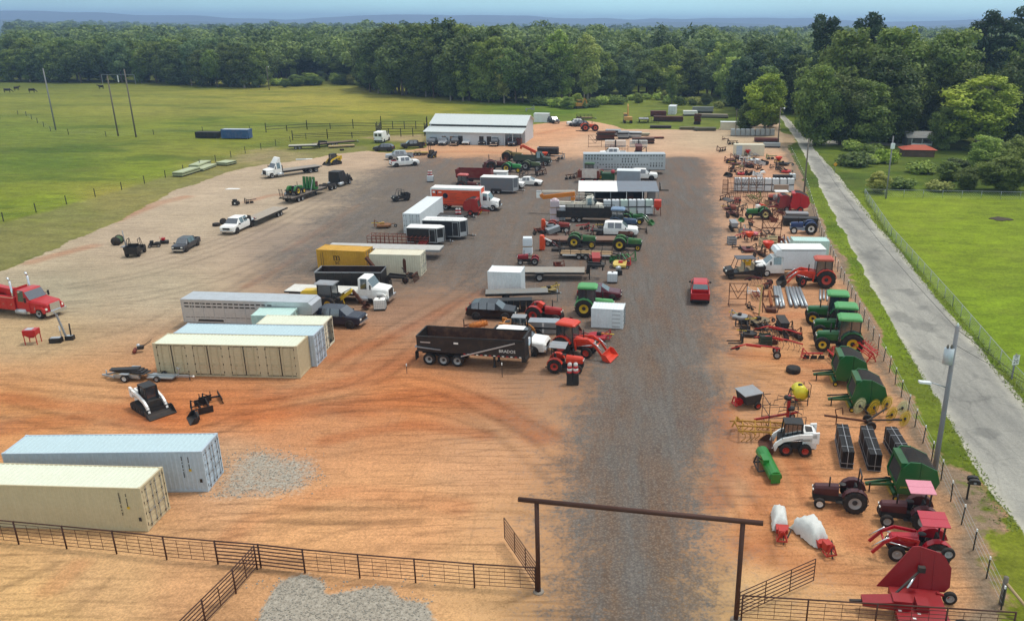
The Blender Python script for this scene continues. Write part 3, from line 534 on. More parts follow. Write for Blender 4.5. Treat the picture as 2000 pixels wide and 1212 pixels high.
# small implements, hitch towards +x
def aframe(m,x,w,h,c):
 for sy in (-1,1):m.bar((x,sy*w/2,.25),(x-.05,sy*.08,h),.07,c);m.bar((x,sy*w/2,.25),(x-.55,sy*w/2,.3),.07,c)
 m.bar((x-.05,0,h),(x-.9,0,.35),.06,c);m.bar((x,-w/2,.28),(x,w/2,.28),.07,c)
def implement(kind,label,pos,yaw,p=None,s=1.,group=None,name=None,cat='farm implement',p2=None):
 p=p or RED;p2=p2 or DK;nm=name or dict(cutter='rotary_cutter',box='scraper_box',disc='disc_harrow',plow='moldboard_plow',tiller='rotary_tiller',blade='grader_blade',forks='pallet_forks',bucket='loader_bucket',auger='post_auger',cult='cultivator',spread='cone_spreader',sub='subsoiler',mower='finish_mower',crate='crate',grap='grapple_bucket',seed='seed_drill')[kind]
 t=thing(nm,label,cat,pos,yaw,group,s);m=M()
 if kind=='cutter':
  m.flat([(.8,-.75),(.8,.75),(-.4,.8),(-.85,.45),(-.95,0),(-.85,-.45),(-.4,-.8)],.2,.42,p);part(t,'deck',m);a=M();aframe(a,1.15,.75,1.0,p);part(t,'hitch_frame',a);g=M();g.box((.1,0,.56),(.36,.36,.28),p2);g.tube((.25,0,.58),(1.5,0,.62),.05,YEL,6);part(t,'gearbox',g);a=M();a.bar((-.8,0,.4),(-1.4,0,.5),.08,p);part(t,'tail_bar',a);wheel(t,-1.45,0,.2,.14,RIMG,12)
 elif kind in ('box','grap'):
  for sy in (-1,1):m.bb(-.7,.35,sy*.85-.02,sy*.85+.02,.02,.55,p)
  m.bb(-.5,-.44,-.83,.83,.05,.55,p);m.bb(.1,.16,-.83,.83,.35,.48,p);part(t,'blade_box',m);a=M();aframe(a,.7,.7,.95,p);part(t,'hitch_frame',a);q=M()
  for k in range(5):y=-.66+.33*k;q.bar((.13,y,.6),(.13,y,.02),.06,p2)
  part(t,'shanks',q)
 elif kind=='disc':
  for x in (-.5,.4):m.bar((x,-1.0,.62),(x,1.0,.62),.1,p)
  m.bar((-.6,.5,.62),(.6,.5,.62),.1,p);m.bar((-.6,-.5,.62),(.6,-.5,.62),.1,p);part(t,'frame',m);a=M();aframe(a,.95,.7,1.1,p);part(t,'hitch_frame',a)
  for x,an in ((-.5,.3),(.4,-.3)):
   d=M()
   for k in range(8):
    y=-.95+.27*k;xx=x+y*.25*(1 if an>0 else -1);d.lathe([(0,0),(.26,.06),(.27,.07),(0,.02)],(xx,y,.27),p2,'y',12)
   d.bar((x-.24*(1 if an>0 else -1),-.95,.27),(x+.24*(1 if an>0 else -1),.95,.27),.05,p2);part(t,'disc_gang',d)
 elif kind in ('plow','sub'):
  m.bar((.6,.5,.75),(-1.2,-.5,.75),.12,p);part(t,'beam',m);a=M();aframe(a,.75,.7,1.1,p);part(t,'hitch_frame',a)
  for k in range(3 if kind=='plow' else 2):
   x,y=.3-.65*k,.33-.36*k;q=M();q.bar((x,y,.75),(x+.05,y,.2),.08,p2);q.add([(x+.3,y-.05,.03),(x-.35,y-.3,.08),(x-.3,y-.35,.45),(x+.15,y-.02,.5)],[(0,1,2,3),(3,2,1,0)],p2);part(t,'share',q)
 elif kind=='tiller':
  pr=[(.45*math.cos(R(a)),.4+.42*math.sin(R(a)))for a in range(0,200,25)];m.prism(pr+[(-.38,.3),(.4,.3)],-1.0,1.0,p);m.bb(.1,.5,-.25,.25,.6,.95,p);part(t,'hood',m);a=M();aframe(a,.85,.7,1.0,p2);part(t,'hitch_frame',a);q=M();q.tube((0,-.95,.26),(0,.95,.26),.2,p2,8);part(t,'tine_rotor',q)
  for sy in (-1,1):e=M();e.bb(-.3,.3,sy*1.0,sy*1.06,.08,.7,p);part(t,'end_plate',e)
 elif kind=='blade':
  m.prism([(-.6,.05),(-.5,.3),(-.55,.55),(-.6,.55),(-.56,.3),(-.66,.05)],-1.1,1.1,p);part(t,'blade',m);a=M();aframe(a,.9,.7,1.0,p);a.bar((.8,0,.45),(-.55,0,.4),.14,p);part(t,'hitch_frame',a)
 elif kind=='forks':
  m.bb(-.06,.02,-.55,.55,.1,.7,p);m.bb(-.06,.02,-.6,.6,.62,.72,p);m.bar((-.03,-.5,.1),(-.03,-.5,1.1),.07,p);m.bar((-.03,.5,.1),(-.03,.5,1.1),.07,p);part(t,'backrest',m)
  for sy in (-.3,.3):q=M();q.bb(.0,1.2,sy-.05,sy+.05,.03,.08,p2);q.bb(.0,.06,sy-.06,sy+.06,.03,.65,p2);part(t,'fork',q)
 elif kind=='bucket':bucket(t,-.4,.02,1.8,p);a=M();a.bb(-.55,-.44,-.6,.6,.2,.55,p2);part(t,'mount',a)
 elif kind=='auger':
  m.bar((.9,0,.15),(-.9,0,.9),.1,p);m.bar((.9,0,.15),(.3,.5,.1),.08,p);m.bar((.9,0,.15),(.3,-.5,.1),.08,p);part(t,'boom',m);q=M();q.tube((-.9,0,.95),(-1.0,0,.05),.05,p2,6)
  for k in range(5):q.lathe([(.05,0),(.2,.02),(.05,.05)],(-.93-.015*k,0,.1+.14*k),p2,'z',10)
  part(t,'auger_bit',q);g=M();g.box((-.9,0,1.0),(.3,.3,.3),p2);part(t,'gearbox',g)
 elif kind=='cult':
  for x in (-.4,.1):m.bar((x,-1.1,.6),(x,1.1,.6),.09,p)
  for y in (-.7,.7):m.bar((-.5,y,.6),(.4,y,.6),.08,p)
  part(t,'frame',m);a=M();aframe(a,.8,.7,1.1,p);part(t,'hitch_frame',a);q=M()
  for k in range(9):
   y=-1.0+.25*k;x=-.4 if k%2 else .1;q.path([(x,y,.6),(x-.25,y,.45),(x-.22,y,.2),(x+.05,y,.03)],.025,p2,4)
  part(t,'tines',q)
 elif kind=='spread':
  m.lathe([(.15,.55),(.55,1.15),(.55,1.25),(.5,1.25),(.12,.62)],(0,0,0),p,'z',14);part(t,'hopper',m);a=M();aframe(a,.6,.6,.9,p2)
  for k in range(4):a.bar((.4*math.cos(k*1.57+.78),.4*math.sin(k*1.57+.78),.02),(.3*math.cos(k*1.57+.78),.3*math.sin(k*1.57+.78),.85),.05,p2)
  part(t,'frame',a)
 elif kind=='mower':
  m.flat([(.55,-.9),(.55,.9),(-.55,.9),(-.7,.5),(-.7,-.5),(-.55,-.9)],.16,.36,p);part(t,'deck',m);a=M();aframe(a,.95,.7,.9,p2);a.box((0,0,.45),(.4,.3,.2),p2);part(t,'hitch_frame',a)
  for x in (-.85,.7):
   for sy in (-.8,.8):wheel(t,x,sy,.15,.1,RIMG,10)
 elif kind=='seed':
  m.prism([(-.35,.7),(.35,.7),(.45,1.2),(-.45,1.2)],-1.2,1.2,p);part(t,'seed_box',m);a=M();aframe(a,1.0,.7,1.0,p2);a.bb(-.4,.4,-1.2,1.2,.5,.6,p2);part(t,'frame',a);q=M()
  for k in range(10):q.lathe([(0,0),(.2,.02),(0,.04)],(-.3,-1.1+.24*k,.2),p2,'y',10)
  part(t,'openers',q)
 elif kind=='crate':
  for z in (.1,.45,.8):
   for sx in (-1,1):m.bb(sx*.56-.02,sx*.56+.02,-.5,.5,z,z+.25,p);m.bb(-.56,.56,sx*.5-.02,sx*.5+.02,z,z+.25,p)
  for sx in (-.54,.54):
   for sy in (-.48,.48):m.bb(sx-.05,sx+.05,sy-.05,sy+.05,0,1.1,p)
  part(t,'slats',m);a=M();a.bb(-.5,.5,-.44,.44,.12,.9,p2);part(t,'load',a)
 return t
def gatepanel(m,p,q,h0,h1,n,r,c,posts=3,brace=False):
 """pipe gate or panel between two ground points"""
 p=Vector(p);q=Vector(q);
 for k in range(n):z=h0+(h1-h0)*k/(n-1);m.tube((p.x,p.y,p.z+z),(q.x,q.y,q.z+z),r,c,5)
 for k in range(posts):a=p.lerp(q,k/(posts-1));m.tube((a.x,a.y,a.z+h0),(a.x,a.y,a.z+h1),r,c,5)
# foliage
def leafmat(name='leaves'):
 m,nt,b=nmat(name);L=nt.links.new
 oi=nd(nt,'ShaderNodeObjectInfo');at=nd(nt,'ShaderNodeAttribute');at.attribute_name='tone'
 hv=nd(nt,'ShaderNodeHueSaturation');L(oi.outputs['Color'],hv.inputs['Color'])
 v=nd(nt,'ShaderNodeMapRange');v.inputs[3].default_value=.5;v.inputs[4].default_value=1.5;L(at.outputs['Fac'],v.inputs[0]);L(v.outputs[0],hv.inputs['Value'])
 h=nd(nt,'ShaderNodeMapRange');h.inputs[3].default_value=.515;h.inputs[4].default_value=.485;L(at.outputs['Fac'],h.inputs[0]);L(h.outputs[0],hv.inputs['Hue'])
 b.inputs['Roughness'].default_value=.6;b.inputs['Specular IOR Level'].default_value=.25;L(hv.outputs['Color'],b.inputs['Base Color'])
 tr=nd(nt,'ShaderNodeBsdfTranslucent');L(hv.outputs['Color'],tr.inputs['Color']);ms=nd(nt,'ShaderNodeMixShader');ms.inputs[0].default_value=.28
 out=nt.nodes['Material Output'];L(b.outputs[0],ms.inputs[1]);L(tr.outputs[0],ms.inputs[2]);L(ms.outputs[0],out.inputs['Surface'])
 return m
LEAF=leafmat();BARK=mat('5d5044',.95,0,.4,2,'bark',bump=.6,dc='3a322a');BARKP=mat('8d8478',.95,0,.3,2,'pale_bark',bump=.6,dc='4a4238')
def leafcloud(lobes,n,size,r,up=.35,flatten=1.,shell=.55):
 """n leaf-sprig quads through lobes (centre, radius xyz, tone): points, tones"""
 wts=np.array([l[1][0]*l[1][1]for l in lobes]);ix=r.choice(len(lobes),n,p=wts/wts.sum())
 C=np.array([l[0]for l in lobes])[ix];Rd=np.array([l[1]for l in lobes])[ix];T=np.array([l[2]for l in lobes])[ix]
 d=r.normal(size=(n,3));d/=np.linalg.norm(d,axis=1)[:,None]
 rad=shell+(1-shell)*r.rand(n)**.6;rad*=1+.18*r.normal(size=n).clip(-1,1.6)
 P=C+d*Rd*rad[:,None]
 nrm=d*.8+r.normal(size=(n,3))*.55+np.array([0,0,up]);nrm/=np.linalg.norm(nrm,axis=1)[:,None]
 a=np.cross(nrm,r.normal(size=(n,3)));a/=np.linalg.norm(a,axis=1)[:,None];b=np.cross(nrm,a)
 s=size*(.55+.9*r.rand(n))[:,None];e=.45+.5*r.rand(n)[:,None]
 V=np.stack([P-a*s*.6,P-b*s*e*.5+a*s*.1,P+a*s*.6+nrm*s*.12,P+b*s*e*.5-a*s*.05],1).reshape(-1,3)
 tone=np.clip(T+r.normal(size=n)*.16,0,1)
 return V,tone
def leafmesh(name,V,tone):
 n=len(tone);me=bpy.data.meshes.new(name);me.vertices.add(4*n);me.vertices.foreach_set('co',V.astype('f').ravel())
 me.loops.add(4*n);me.loops.foreach_set('vertex_index',np.arange(4*n));me.polygons.add(n);me.polygons.foreach_set('loop_start',np.arange(0,4*n,4));me.polygons.foreach_set('loop_total',np.full(n,4))
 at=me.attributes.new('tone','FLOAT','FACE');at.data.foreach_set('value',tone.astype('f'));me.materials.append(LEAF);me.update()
 return me
def tree_kind(kind,seed,n,leaf):
 """a 20 m tree: trunk-and-limb mesh, crown mesh"""
 r=np.random.RandomState(seed);t=M();lobes=[];bk=BARKP if kind in ('tall','bright')else BARK;H=20.
 lean=r.normal(size=2)*.4
 def limb(p,q,a,b):
  m_=(Vector(p)+Vector(q))/2+Vector(r.normal(size=3)*.35);t.tube(p,m_,a,bk,5,(a+b)/2,False);t.tube(m_,q,(a+b)/2,bk,5,b,False)
 if kind=='pine':
  top=(lean[0],lean[1],H*.94);t.tube((0,0,0),(lean[0]*.4,lean[1]*.4,H*.5),.34,bk,7,.24,False);t.tube((lean[0]*.4,lean[1]*.4,H*.5),top,.24,bk,6,.06,False)
  for i in range(22):
   z=H*(.42+.56*(i/21.));a=i*2.4+r.rand();k=1-abs((z/H-.72))*1.5;d=(1.2+2.6*r.rand())*max(.35,k);c=(lean[0]*z/H+math.cos(a)*d,lean[1]*z/H+math.sin(a)*d,z+r.normal()*.3)
   limb((lean[0]*z/H,lean[1]*z/H,z-.6),c,.09,.03);lobes.append((c,(1.35+.5*r.rand(),1.35+.5*r.rand(),.75+.3*r.rand()),.3+.4*r.rand()))
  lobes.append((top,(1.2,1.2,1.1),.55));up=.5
 else:
  zc,rx,rz,base,nl,lr=dict(oak=(.60,6.4,7.6,.25,30,2.3),tall=(.56,3.6,9.2,.2,26,1.75),edge=(.50,5.2,9.6,.12,34,2.2),bright=(.56,5.2,8.6,.14,34,1.75))[kind]
  t.tube((0,0,0),(lean[0]*.3,lean[1]*.3,H*base),.42,bk,8,.32,False);t.tube((lean[0]*.3,lean[1]*.3,H*base),(lean[0],lean[1],H*.62),.32,bk,7,.16,False);t.tube((lean[0],lean[1],H*.62),(lean[0]*1.3,lean[1]*1.3,H*.9),.16,bk,5,.04,False)
  for i in range(nl):
   zz=-1+2*(i+.5)/nl;a=i*2.4+r.rand()*.9;k=math.sqrt(max(0,1-zz*zz));k=k**.8;f=.5+.45*r.rand()
   wob=1+.22*math.sin(a*2+seed);c=np.array([lean[0]+rx*k*f*math.cos(a)*wob,lean[1]+rx*k*f*math.sin(a)*wob,H*zc+rz*zz*.84+r.normal()*.5])
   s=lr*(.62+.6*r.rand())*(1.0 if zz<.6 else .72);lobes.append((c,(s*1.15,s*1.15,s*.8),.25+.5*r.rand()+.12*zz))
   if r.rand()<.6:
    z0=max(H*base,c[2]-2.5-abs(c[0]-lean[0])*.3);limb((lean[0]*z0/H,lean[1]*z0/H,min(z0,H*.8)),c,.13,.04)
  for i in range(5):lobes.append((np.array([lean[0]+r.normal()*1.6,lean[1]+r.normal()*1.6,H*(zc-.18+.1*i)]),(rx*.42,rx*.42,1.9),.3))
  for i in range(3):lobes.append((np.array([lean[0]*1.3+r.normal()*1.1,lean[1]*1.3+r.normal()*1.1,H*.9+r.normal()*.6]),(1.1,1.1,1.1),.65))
  up=.35
 V,tone=leafcloud(lobes,n,leaf,r,up)
 V[:,2]=np.maximum(V[:,2],.3)
 return t.mesh('trunk'),leafmesh('crown',V,tone)
KIND={}
for i,(k,n,lf)in enumerate((('oak',8500,.68),('oak',8500,.68),('oak',8500,.68),('tall',6500,.6),('tall',6500,.6),('edge',9500,.68),('edge',9500,.68),('edge',9500,.68),('pine',5000,.5),('pine',5000,.5),('bright',13000,.5),('bright',13000,.5),('near',17000,.5),('near',17000,.5))):
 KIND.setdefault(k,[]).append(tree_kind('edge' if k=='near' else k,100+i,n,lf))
TONES=dict(dark=(54,65,31),mid=(70,83,37),lite=(94,107,48),olive=(98,102,52),blue=(62,76,46),bright=(92,108,36),pine=(34,48,29),yel=(102,114,38))
def tree(kind,pos,h,wd,tone,name,label,group,cat='tree'):
 tm,cm=random.choice(KIND[kind]);s=h/20.
 o=thing(name,label,cat,pos,random.uniform(0,360),group,(s*wd,s*wd,s))
 a=link('trunk',tm,o);b=link('crown',cm,o)
 c=lin(TONES[tone]);j=random.uniform(.85,1.18);g=random.uniform(.93,1.08)
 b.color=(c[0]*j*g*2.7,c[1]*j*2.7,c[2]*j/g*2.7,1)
 return o
def at_top(px,py,top):
 p=G(px,py);return p,zat(p.x,p.y,top)
def belt(pts,rows,gap,depth,kinds,tones,name,label,group,hr):
 """rows of woodland trees behind an edge drawn through ground points; hr(u)=(low, high) height"""
 P=[G(*p)for p in pts];L=[0]
 for a,b in zip(P[:-1],P[1:]):L.append(L[-1]+(b-a).length)
 for rw in range(rows):
  s=random.uniform(0,gap)
  while s<L[-1]:
   i=max(k for k in range(len(L)-1)if L[k]<=s);u=(s-L[i])/(L[i+1]-L[i]);p=P[i].lerp(P[i+1],u)
   d=Vector((p.x,p.y,0)).normalized();q=p+d*(rw*depth+random.uniform(-.25,.25)*depth)
   lo,hi=hr(s/L[-1],rw);h=random.uniform(lo,hi);k=random.choice(kinds if rw else [x for x in kinds if x!='pine']or kinds)
   tree(k,q,h,random.uniform(.85,1.2)*(1. if h>16 else 1.25),random.choice(tones),name,label,group)
   s+=gap*random.uniform(.7,1.35)
belt([(-40,160),(120,161),(300,162),(380,168),(480,172),(520,171)],3,8.5,10,['oak','edge','edge','oak','tall'],['dark','mid','mid','blue','dark'],'woodland_tree','dark green tree in the wall of woods beyond the grazed pasture','trees beyond the pasture',lambda u,r:(15.5+r*1.3,20+r*1.3))
belt([(515,155),(560,150),(620,148),(690,150),(735,160)],3,8.5,10,['oak','tall','edge','oak'],['mid','blue','lite','mid'],'woodland_tree','mid green tree behind the brushy notch in the pasture edge','trees behind the pasture notch',lambda u,r:(13+r*2,17.5+r*2))
belt([(712,178),(760,184),(830,190),(900,196),(970,201),(1040,203),(1090,203)],3,7.5,9,['edge','oak','oak','tall','edge'],['dark','dark','mid','dark'],'woodland_tree','tall dark tree in the woods point jutting out behind the metal shop','trees of the dark woods point',lambda u,r:(15+5.5*math.sin(u*3)+r*1.8,20+6.5*math.sin(u*3)+r*1.8))
belt([(1110,194),(1180,190),(1260,188),(1330,188),(1400,192),(1450,205)],3,8.5,11,['oak','edge','oak','tall','edge'],['dark','mid','mid','blue','lite'],'woodland_tree','leafy tree in the woods behind the junk clearing at the lot end','trees behind the far clearing',lambda u,r:(13+r*2.,19+r*2.))
belt([(1440,225),(1500,222),(1550,222),(1600,225),(1680,232),(1760,240),(1850,246),(1940,250),(2060,256)],3,8.5,10,['edge','oak','oak','pine','edge'],['dark','mid','mid','dark','pine'],'woodland_tree','big dark tree of the woods behind the house and country road','trees behind the house',lambda u,r:(15+5*u+r*1.5,20+6*u+r*1.5))
def solo(kind,px,py,top,wd,tone,label,name='broadleaf_tree',cat='tree',group=None):
 p,h=at_top(px,py,top);return tree(kind,p,h,wd,tone,name,label,group,cat)
solo('near',1590,284,122,1.0,'mid','full leafy tree at the mouth of the side lane, left of two beside the road')
solo('bright',1492,262,140,1.25,'bright','yellow-green round tree left of the country road where it meets the woods')
solo('near',1690,284,152,1.35,'mid','low wide dark tree over the side lane in front of the tall woods')
solo('bright',1905,292,143,1.75,'yel','bright yellow-green spreading tree right of the half-hidden house')
solo('near',1640,262,44,1.05,'mid','tallest mid green tree standing over the side lane')
solo('near',1730,262,40,1.1,'mid','broad tall green tree directly behind the half-hidden house roof')
solo('near',1840,268,52,1.1,'mid','tall green tree between the house and the bright yellow-green tree')
solo('near',1640,283,140,1.1,'dark','dark crown crowding in right of the full leafy roadside tree')
solo('near',1715,276,96,1.25,'dark','tall dark tree behind the side lane left of the house')
solo('near',1870,276,120,1.2,'dark','dark tree behind the bright yellow-green spreading tree')
solo('near',1972,282,150,1.2,'dark','broad dark tree right of the bright yellow-green spreading tree')
solo('near',1748,280,168,1.2,'dark','dark tree hugging the left side of the half-hidden house')
solo('near',1838,292,205,1.1,'mid','small leafy tree hugging the right side of the half-hidden house')
solo('near',1790,270,110,1.2,'dark','dark tree rising straight behind the half-hidden house')
solo('edge',1462,258,196,1.3,'dark','dark low tree behind the grey totes at the road corner')
solo('edge',1500,248,170,1.0,'dark','dark tree behind the yellow-green tree left of the country road')
solo('near',1985,280,86,1.0,'dark','dark tree cut by the right border of the photo behind the bushes')
for i,(px,py,top,wd)in enumerate(((1604,250,34,.8),(1690,255,30,.8),(1905,252,26,.9),(1975,250,14,1.1))):
 solo('pine',px,py,top,wd,'pine',('left pine of the pair rising above the woods over the road','right pine of the pair rising above the woods over the road','ragged pine just left of the highest pine at the top right','highest dark pine at the top right of the woods')[i],'pine_tree')
for i,(px,py,top,wd,k,tn)in enumerate(((1098,200,52,.75,'tall','lite'),(1148,203,62,.75,'tall','olive'),(1062,199,84,.8,'tall','lite'))):
 solo(k,px,py,top,wd*1.2,tn,('tallest pale thin-leaved tree in the middle of the woods front','pale vine-hung tree right of the tallest pale tree','short pale tree left of the tallest pale tree')[i])
for i,(px,py,top)in enumerate(((905,198,104),(955,200,118),(985,202,104),(880,197,125),(832,190,112))):
 solo('tall',px,py,top,1.0,('lite','olive','olive','mid','mid')[i],'slim pale green young tree at the front of the dark woods point','young_tree',group='slim trees on the woods point')
solo('tall',1312,203,134,.8,'mid','vine-choked dead snag with a thick dark stem by the junk clearing','snag_tree')
for i,(px,py,top)in enumerate(((1112,199,152),(1140,199,168),(1096,199,138))):
 p,h=at_top(px,py,top);m=M();m.tube((0,0,0),(.2,.1,h*.6),.3,BARKP,6,.22);m.tube((.2,.1,h*.6),(.1,-.1,h),.22,BARKP,6,.08);m.tube((.2,0,h*.7),(1.2,.2,h*.92),.09,BARKP,5,.03)
 single(m,'dead_trunk',('bare pale trunk left of the yellow excavator by the woods','bare pale broken trunk right of the yellow excavator','bare pale trunk under the tallest pale tree')[i],'tree trunk',p)
def shrub_kind(seed,n=1500,leaf=.28):
 r=np.random.RandomState(seed);lobes=[]
 for i in range(12):
  a=i*2.4;d=1.0*math.sqrt(i/12.);lobes.append(((math.cos(a)*d*1.1,math.sin(a)*d*1.1,.7+.7*r.rand()*(1.2-d*.7)),(.55+.25*r.rand(),)*2+(.5+.3*r.rand(),),.25+.5*r.rand()))
 V,t=leafcloud(lobes,n,leaf,r,.4);V[:,2]=np.maximum(V[:,2],.02);s=M()
 for i in range(5):a=i*1.26;s.tube((0,0,0),(math.cos(a)*.7,math.sin(a)*.7,1.1),.04,BARK,4,.015)
 return s.mesh('stems'),leafmesh('foliage',V,t)
SH=[shrub_kind(300+i)for i in range(4)]
def shrub(px,py,h,wd,tone,label,group=None,name='shrub',cat='shrub'):
 if h>3.4:return tree('near',G(px,py),h*1.05,wd*1.35,tone,name,label,group,cat)
 sm,fm=random.choice(SH);s=h/1.9;o=thing(name,label,cat,G(px,py),random.uniform(0,360),group,(s*wd,s*wd,s));link('stems',sm,o);f=link('foliage',fm,o)
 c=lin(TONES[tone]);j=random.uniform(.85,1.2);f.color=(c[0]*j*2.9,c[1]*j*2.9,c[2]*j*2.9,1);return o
for i in range(26):
 u=i/25.;shrub(1040+430*u+random.uniform(-8,8),203+6*math.sin(u*9)+random.uniform(-3,4),random.uniform(2.2,5),random.uniform(1,1.7),random.choice(['dark','mid','olive','lite']),'scrubby green bush in the brush line in front of the far woods','bushes along the far woods')
for i in range(16):
 u=i/15.;shrub(540+165*u+random.uniform(-6,6),166+4*math.sin(u*7)+random.uniform(-5,3),random.uniform(2.5,5.5),random.uniform(1.2,2),random.choice(['mid','lite','olive']),'pale scrub bush in the notch of the pasture edge','bushes in the pasture notch')
for px,py,h,wd,tn,lb in ((1715,376,3.6,1.35,'olive','grey-brown twiggy bush at the corner of the chain-link fence'),(1890,372,4.2,1.3,'dark','dark rounded bush right behind the lawn fence'),(1960,374,6.5,1.5,'mid','large green bush behind the lawn fence at the right border'),(1850,352,3.6,1.5,'mid','leafy bush midway between the red shed roof and the lawn'),(1920,340,7.5,1.2,'lite','pale flowering bush below the bright yellow-green tree'),(1990,352,8.5,1.1,'mid','tallest bush below the dark border tree'),(1800,338,2.4,1.6,'lite','low pale bush before the red shed roof'),(1730,318,3.,1.1,'bright','bright green sapling bush left of the red shed roof'),(1760,368,2.0,1.7,'mid','low weed clump behind the fence near the leaning pole'),(1835,372,1.8,1.8,'olive','low olive weeds against the back of the lawn fence'),(1660,318,1.1,1.6,'mid','small dark bush in the rough grass right of the road'),(1700,312,1.3,1.5,'mid','second small bush in the rough grass near the red shed roof')):
 shrub(px,py,h,wd,tn,lb)
for i in range(14):
 shrub(random.choice((random.uniform(1650,1735),random.uniform(1840,1960))),random.uniform(290,330),random.uniform(1.,3.2),random.uniform(1.1,1.8),random.choice(['mid','dark','lite']),'small bush in the overgrown ground around the half-hidden house','undergrowth bushes by the house')
# the wood that runs to the horizon reads as one mass
def canopy():
 r=np.random.RandomState(5);base=[]
 for k in range(10):
  lobes=[((r.normal()*2.6,r.normal()*2.6,14+r.rand()*6),(2.6,2.6,2.1),.3+.5*r.rand())for _ in range(8)];base.append(leafcloud(lobes,*((420,1.2)if k<5 else (120,2.6)),r,.5))
 VS,TS=[],[]
 def put(x,y,k):
  V,t=base[r.randint(5)+(5 if y>620 else 0)];s=r.uniform(.62,1.0)*k*(1.16 if r.rand()<.06 else 1);VS.append(V*np.array([s*1.25,s*1.25,s*r.uniform(.95,1.25)])+np.array([x,y,-1]));TS.append(np.clip(t+r.normal()*.3,0,1))
 y=385.
 while y<2600:
  st=8.5+(y-385)*.011;x=-.68*y
  while x<.56*y:
   ok=y>np.interp(x/y,[-.75,-.44,-.40,-.33,-.29,-.12,-.03,.12,.2,.3,.6],[440,440,420,430,395,385,385,395,370,330,300])
   if ok:put(x+r.uniform(-.4,.4)*st,y+r.uniform(-.4,.4)*st,1+.1*math.sin(x*.01+y*.004))
   x+=st
  y+=st*1.1
 o=link('forest',leafmesh('forest',np.concatenate(VS),np.concatenate(TS)));c=lin((70,83,42));o.color=(c[0]*2.6,c[1]*2.6,c[2]*2.6,1)
 tag(o,'continuous green woodland canopy running from the tree line to the blue hills','forest',kind='stuff')
canopy()
# far hills and the air in between
def hills():
 m=M();hm=mat('2c3a2c',.95,0,.3,.002,'wooded_hill',dc='36452f')
 for k,(dist,hh,sd)in enumerate(((5200,46,1),(7600,112,2))):
  n=160;vs=[];r=vnoise(np.linspace(0,16,n),np.zeros(n)+sd*7.3,sd)*.55+vnoise(np.linspace(0,60,n),np.zeros(n)+sd*3.1,sd+4)*.16+.35
  for i in range(n):
   a=-.9+1.75*i/(n-1);x,y=dist*math.sin(a),dist*math.cos(a)
   b=hh*r[i];vs+=[(x*.86,y*.86,-2),(x*.95,y*.95,b*.7),(x,y,b),(x*1.12,y*1.12,-2)]
  m.add(vs,[(4*i+j,4*i+4+j,4*i+5+j,4*i+1+j)for i in range(n-1)for j in range(3)],hm,True)
 tag(m.build('hills'),kind='structure')
hills()
def haze():
 m,nt,b=nmat('haze_air');nt.nodes.remove(b);v=nd(nt,'ShaderNodeVolumePrincipled');v.inputs['Color'].default_value=(.46,.66,1.,1);v.inputs['Density'].default_value=.00022;v.inputs['Anisotropy'].default_value=.2
 nt.links.new(v.outputs[0],nt.nodes['Material Output'].inputs['Volume'])
 x=M();x.bb(-9000,9000,-60,9300,-4,104,m);o=x.build('haze');o.data.materials[0]=m;tag(o,kind='stuff')
haze()
# shared vehicle parts
WC={}
def wheel(par,x,y,r,w,rim=None,n=16,lug=False,name='wheel',z=None):
 rim=rim or RIMG;k=(round(r,3),round(w,3),rim.name,n,lug)
 if k not in WC:
  t=M();rr=r*(.52 if lug else .6)
  if lug:
   vs=[];N_=36;pr=[(rr,-.5),(.84*r,-.5),(r,-.4),(r,.4),(.84*r,.5),(rr,.5)]
   for j in range(N_):
    a=2*math.pi*j/N_
    for i,(q,o)in enumerate(pr):
     q2=q*(.94 if i in (2,3)and (j+(i==3))%2 else 1);vs.append((q2*math.cos(a),o*w,q2*math.sin(a)))
   t.add(vs,[(j*6+i,((j+1)%N_)*6+i,((j+1)%N_)*6+i+1,j*6+i+1)for j in range(N_)for i in range(5)],TYRE)
  else:t.lathe([(rr,-w/2),(r*.93,-w/2),(r,-w*.36),(r,w*.36),(r*.93,w/2),(rr,w/2)],(0,0,0),TYRE,'y',n,cap=False)
  q=M();q.lathe([(rr*1.01,-w*.44),(rr*.86,-w*.38),(rr*.5,-w*.2),(rr*.4,-w*.2)],(0,0,0),rim,'y',n,False,False);q.lathe([(rr*.41,-w*.22),(rr*.3,-w*.42),(0,-w*.43)],(0,0,0),rim if r<.5 else DK,'y',n,False,False);q.lathe([(rr*.4,w*.2),(rr*.5,w*.2),(rr*.86,w*.38),(rr*1.01,w*.44)],(0,0,0),rim,'y',n,False,False);q.lathe([(0,w*.43),(rr*.3,w*.42),(rr*.41,w*.22)],(0,0,0),rim if r<.5 else DK,'y',n,False,False)
  WC[k]=(t.mesh('tyre'),q.mesh('rim'))
 o=link(name,WC[k][0],par);o.location=(x,y,r if z is None else z);link('rim',WC[k][1],o);return o
def part(par,name,m,label=None):return m.build(name,par,label)
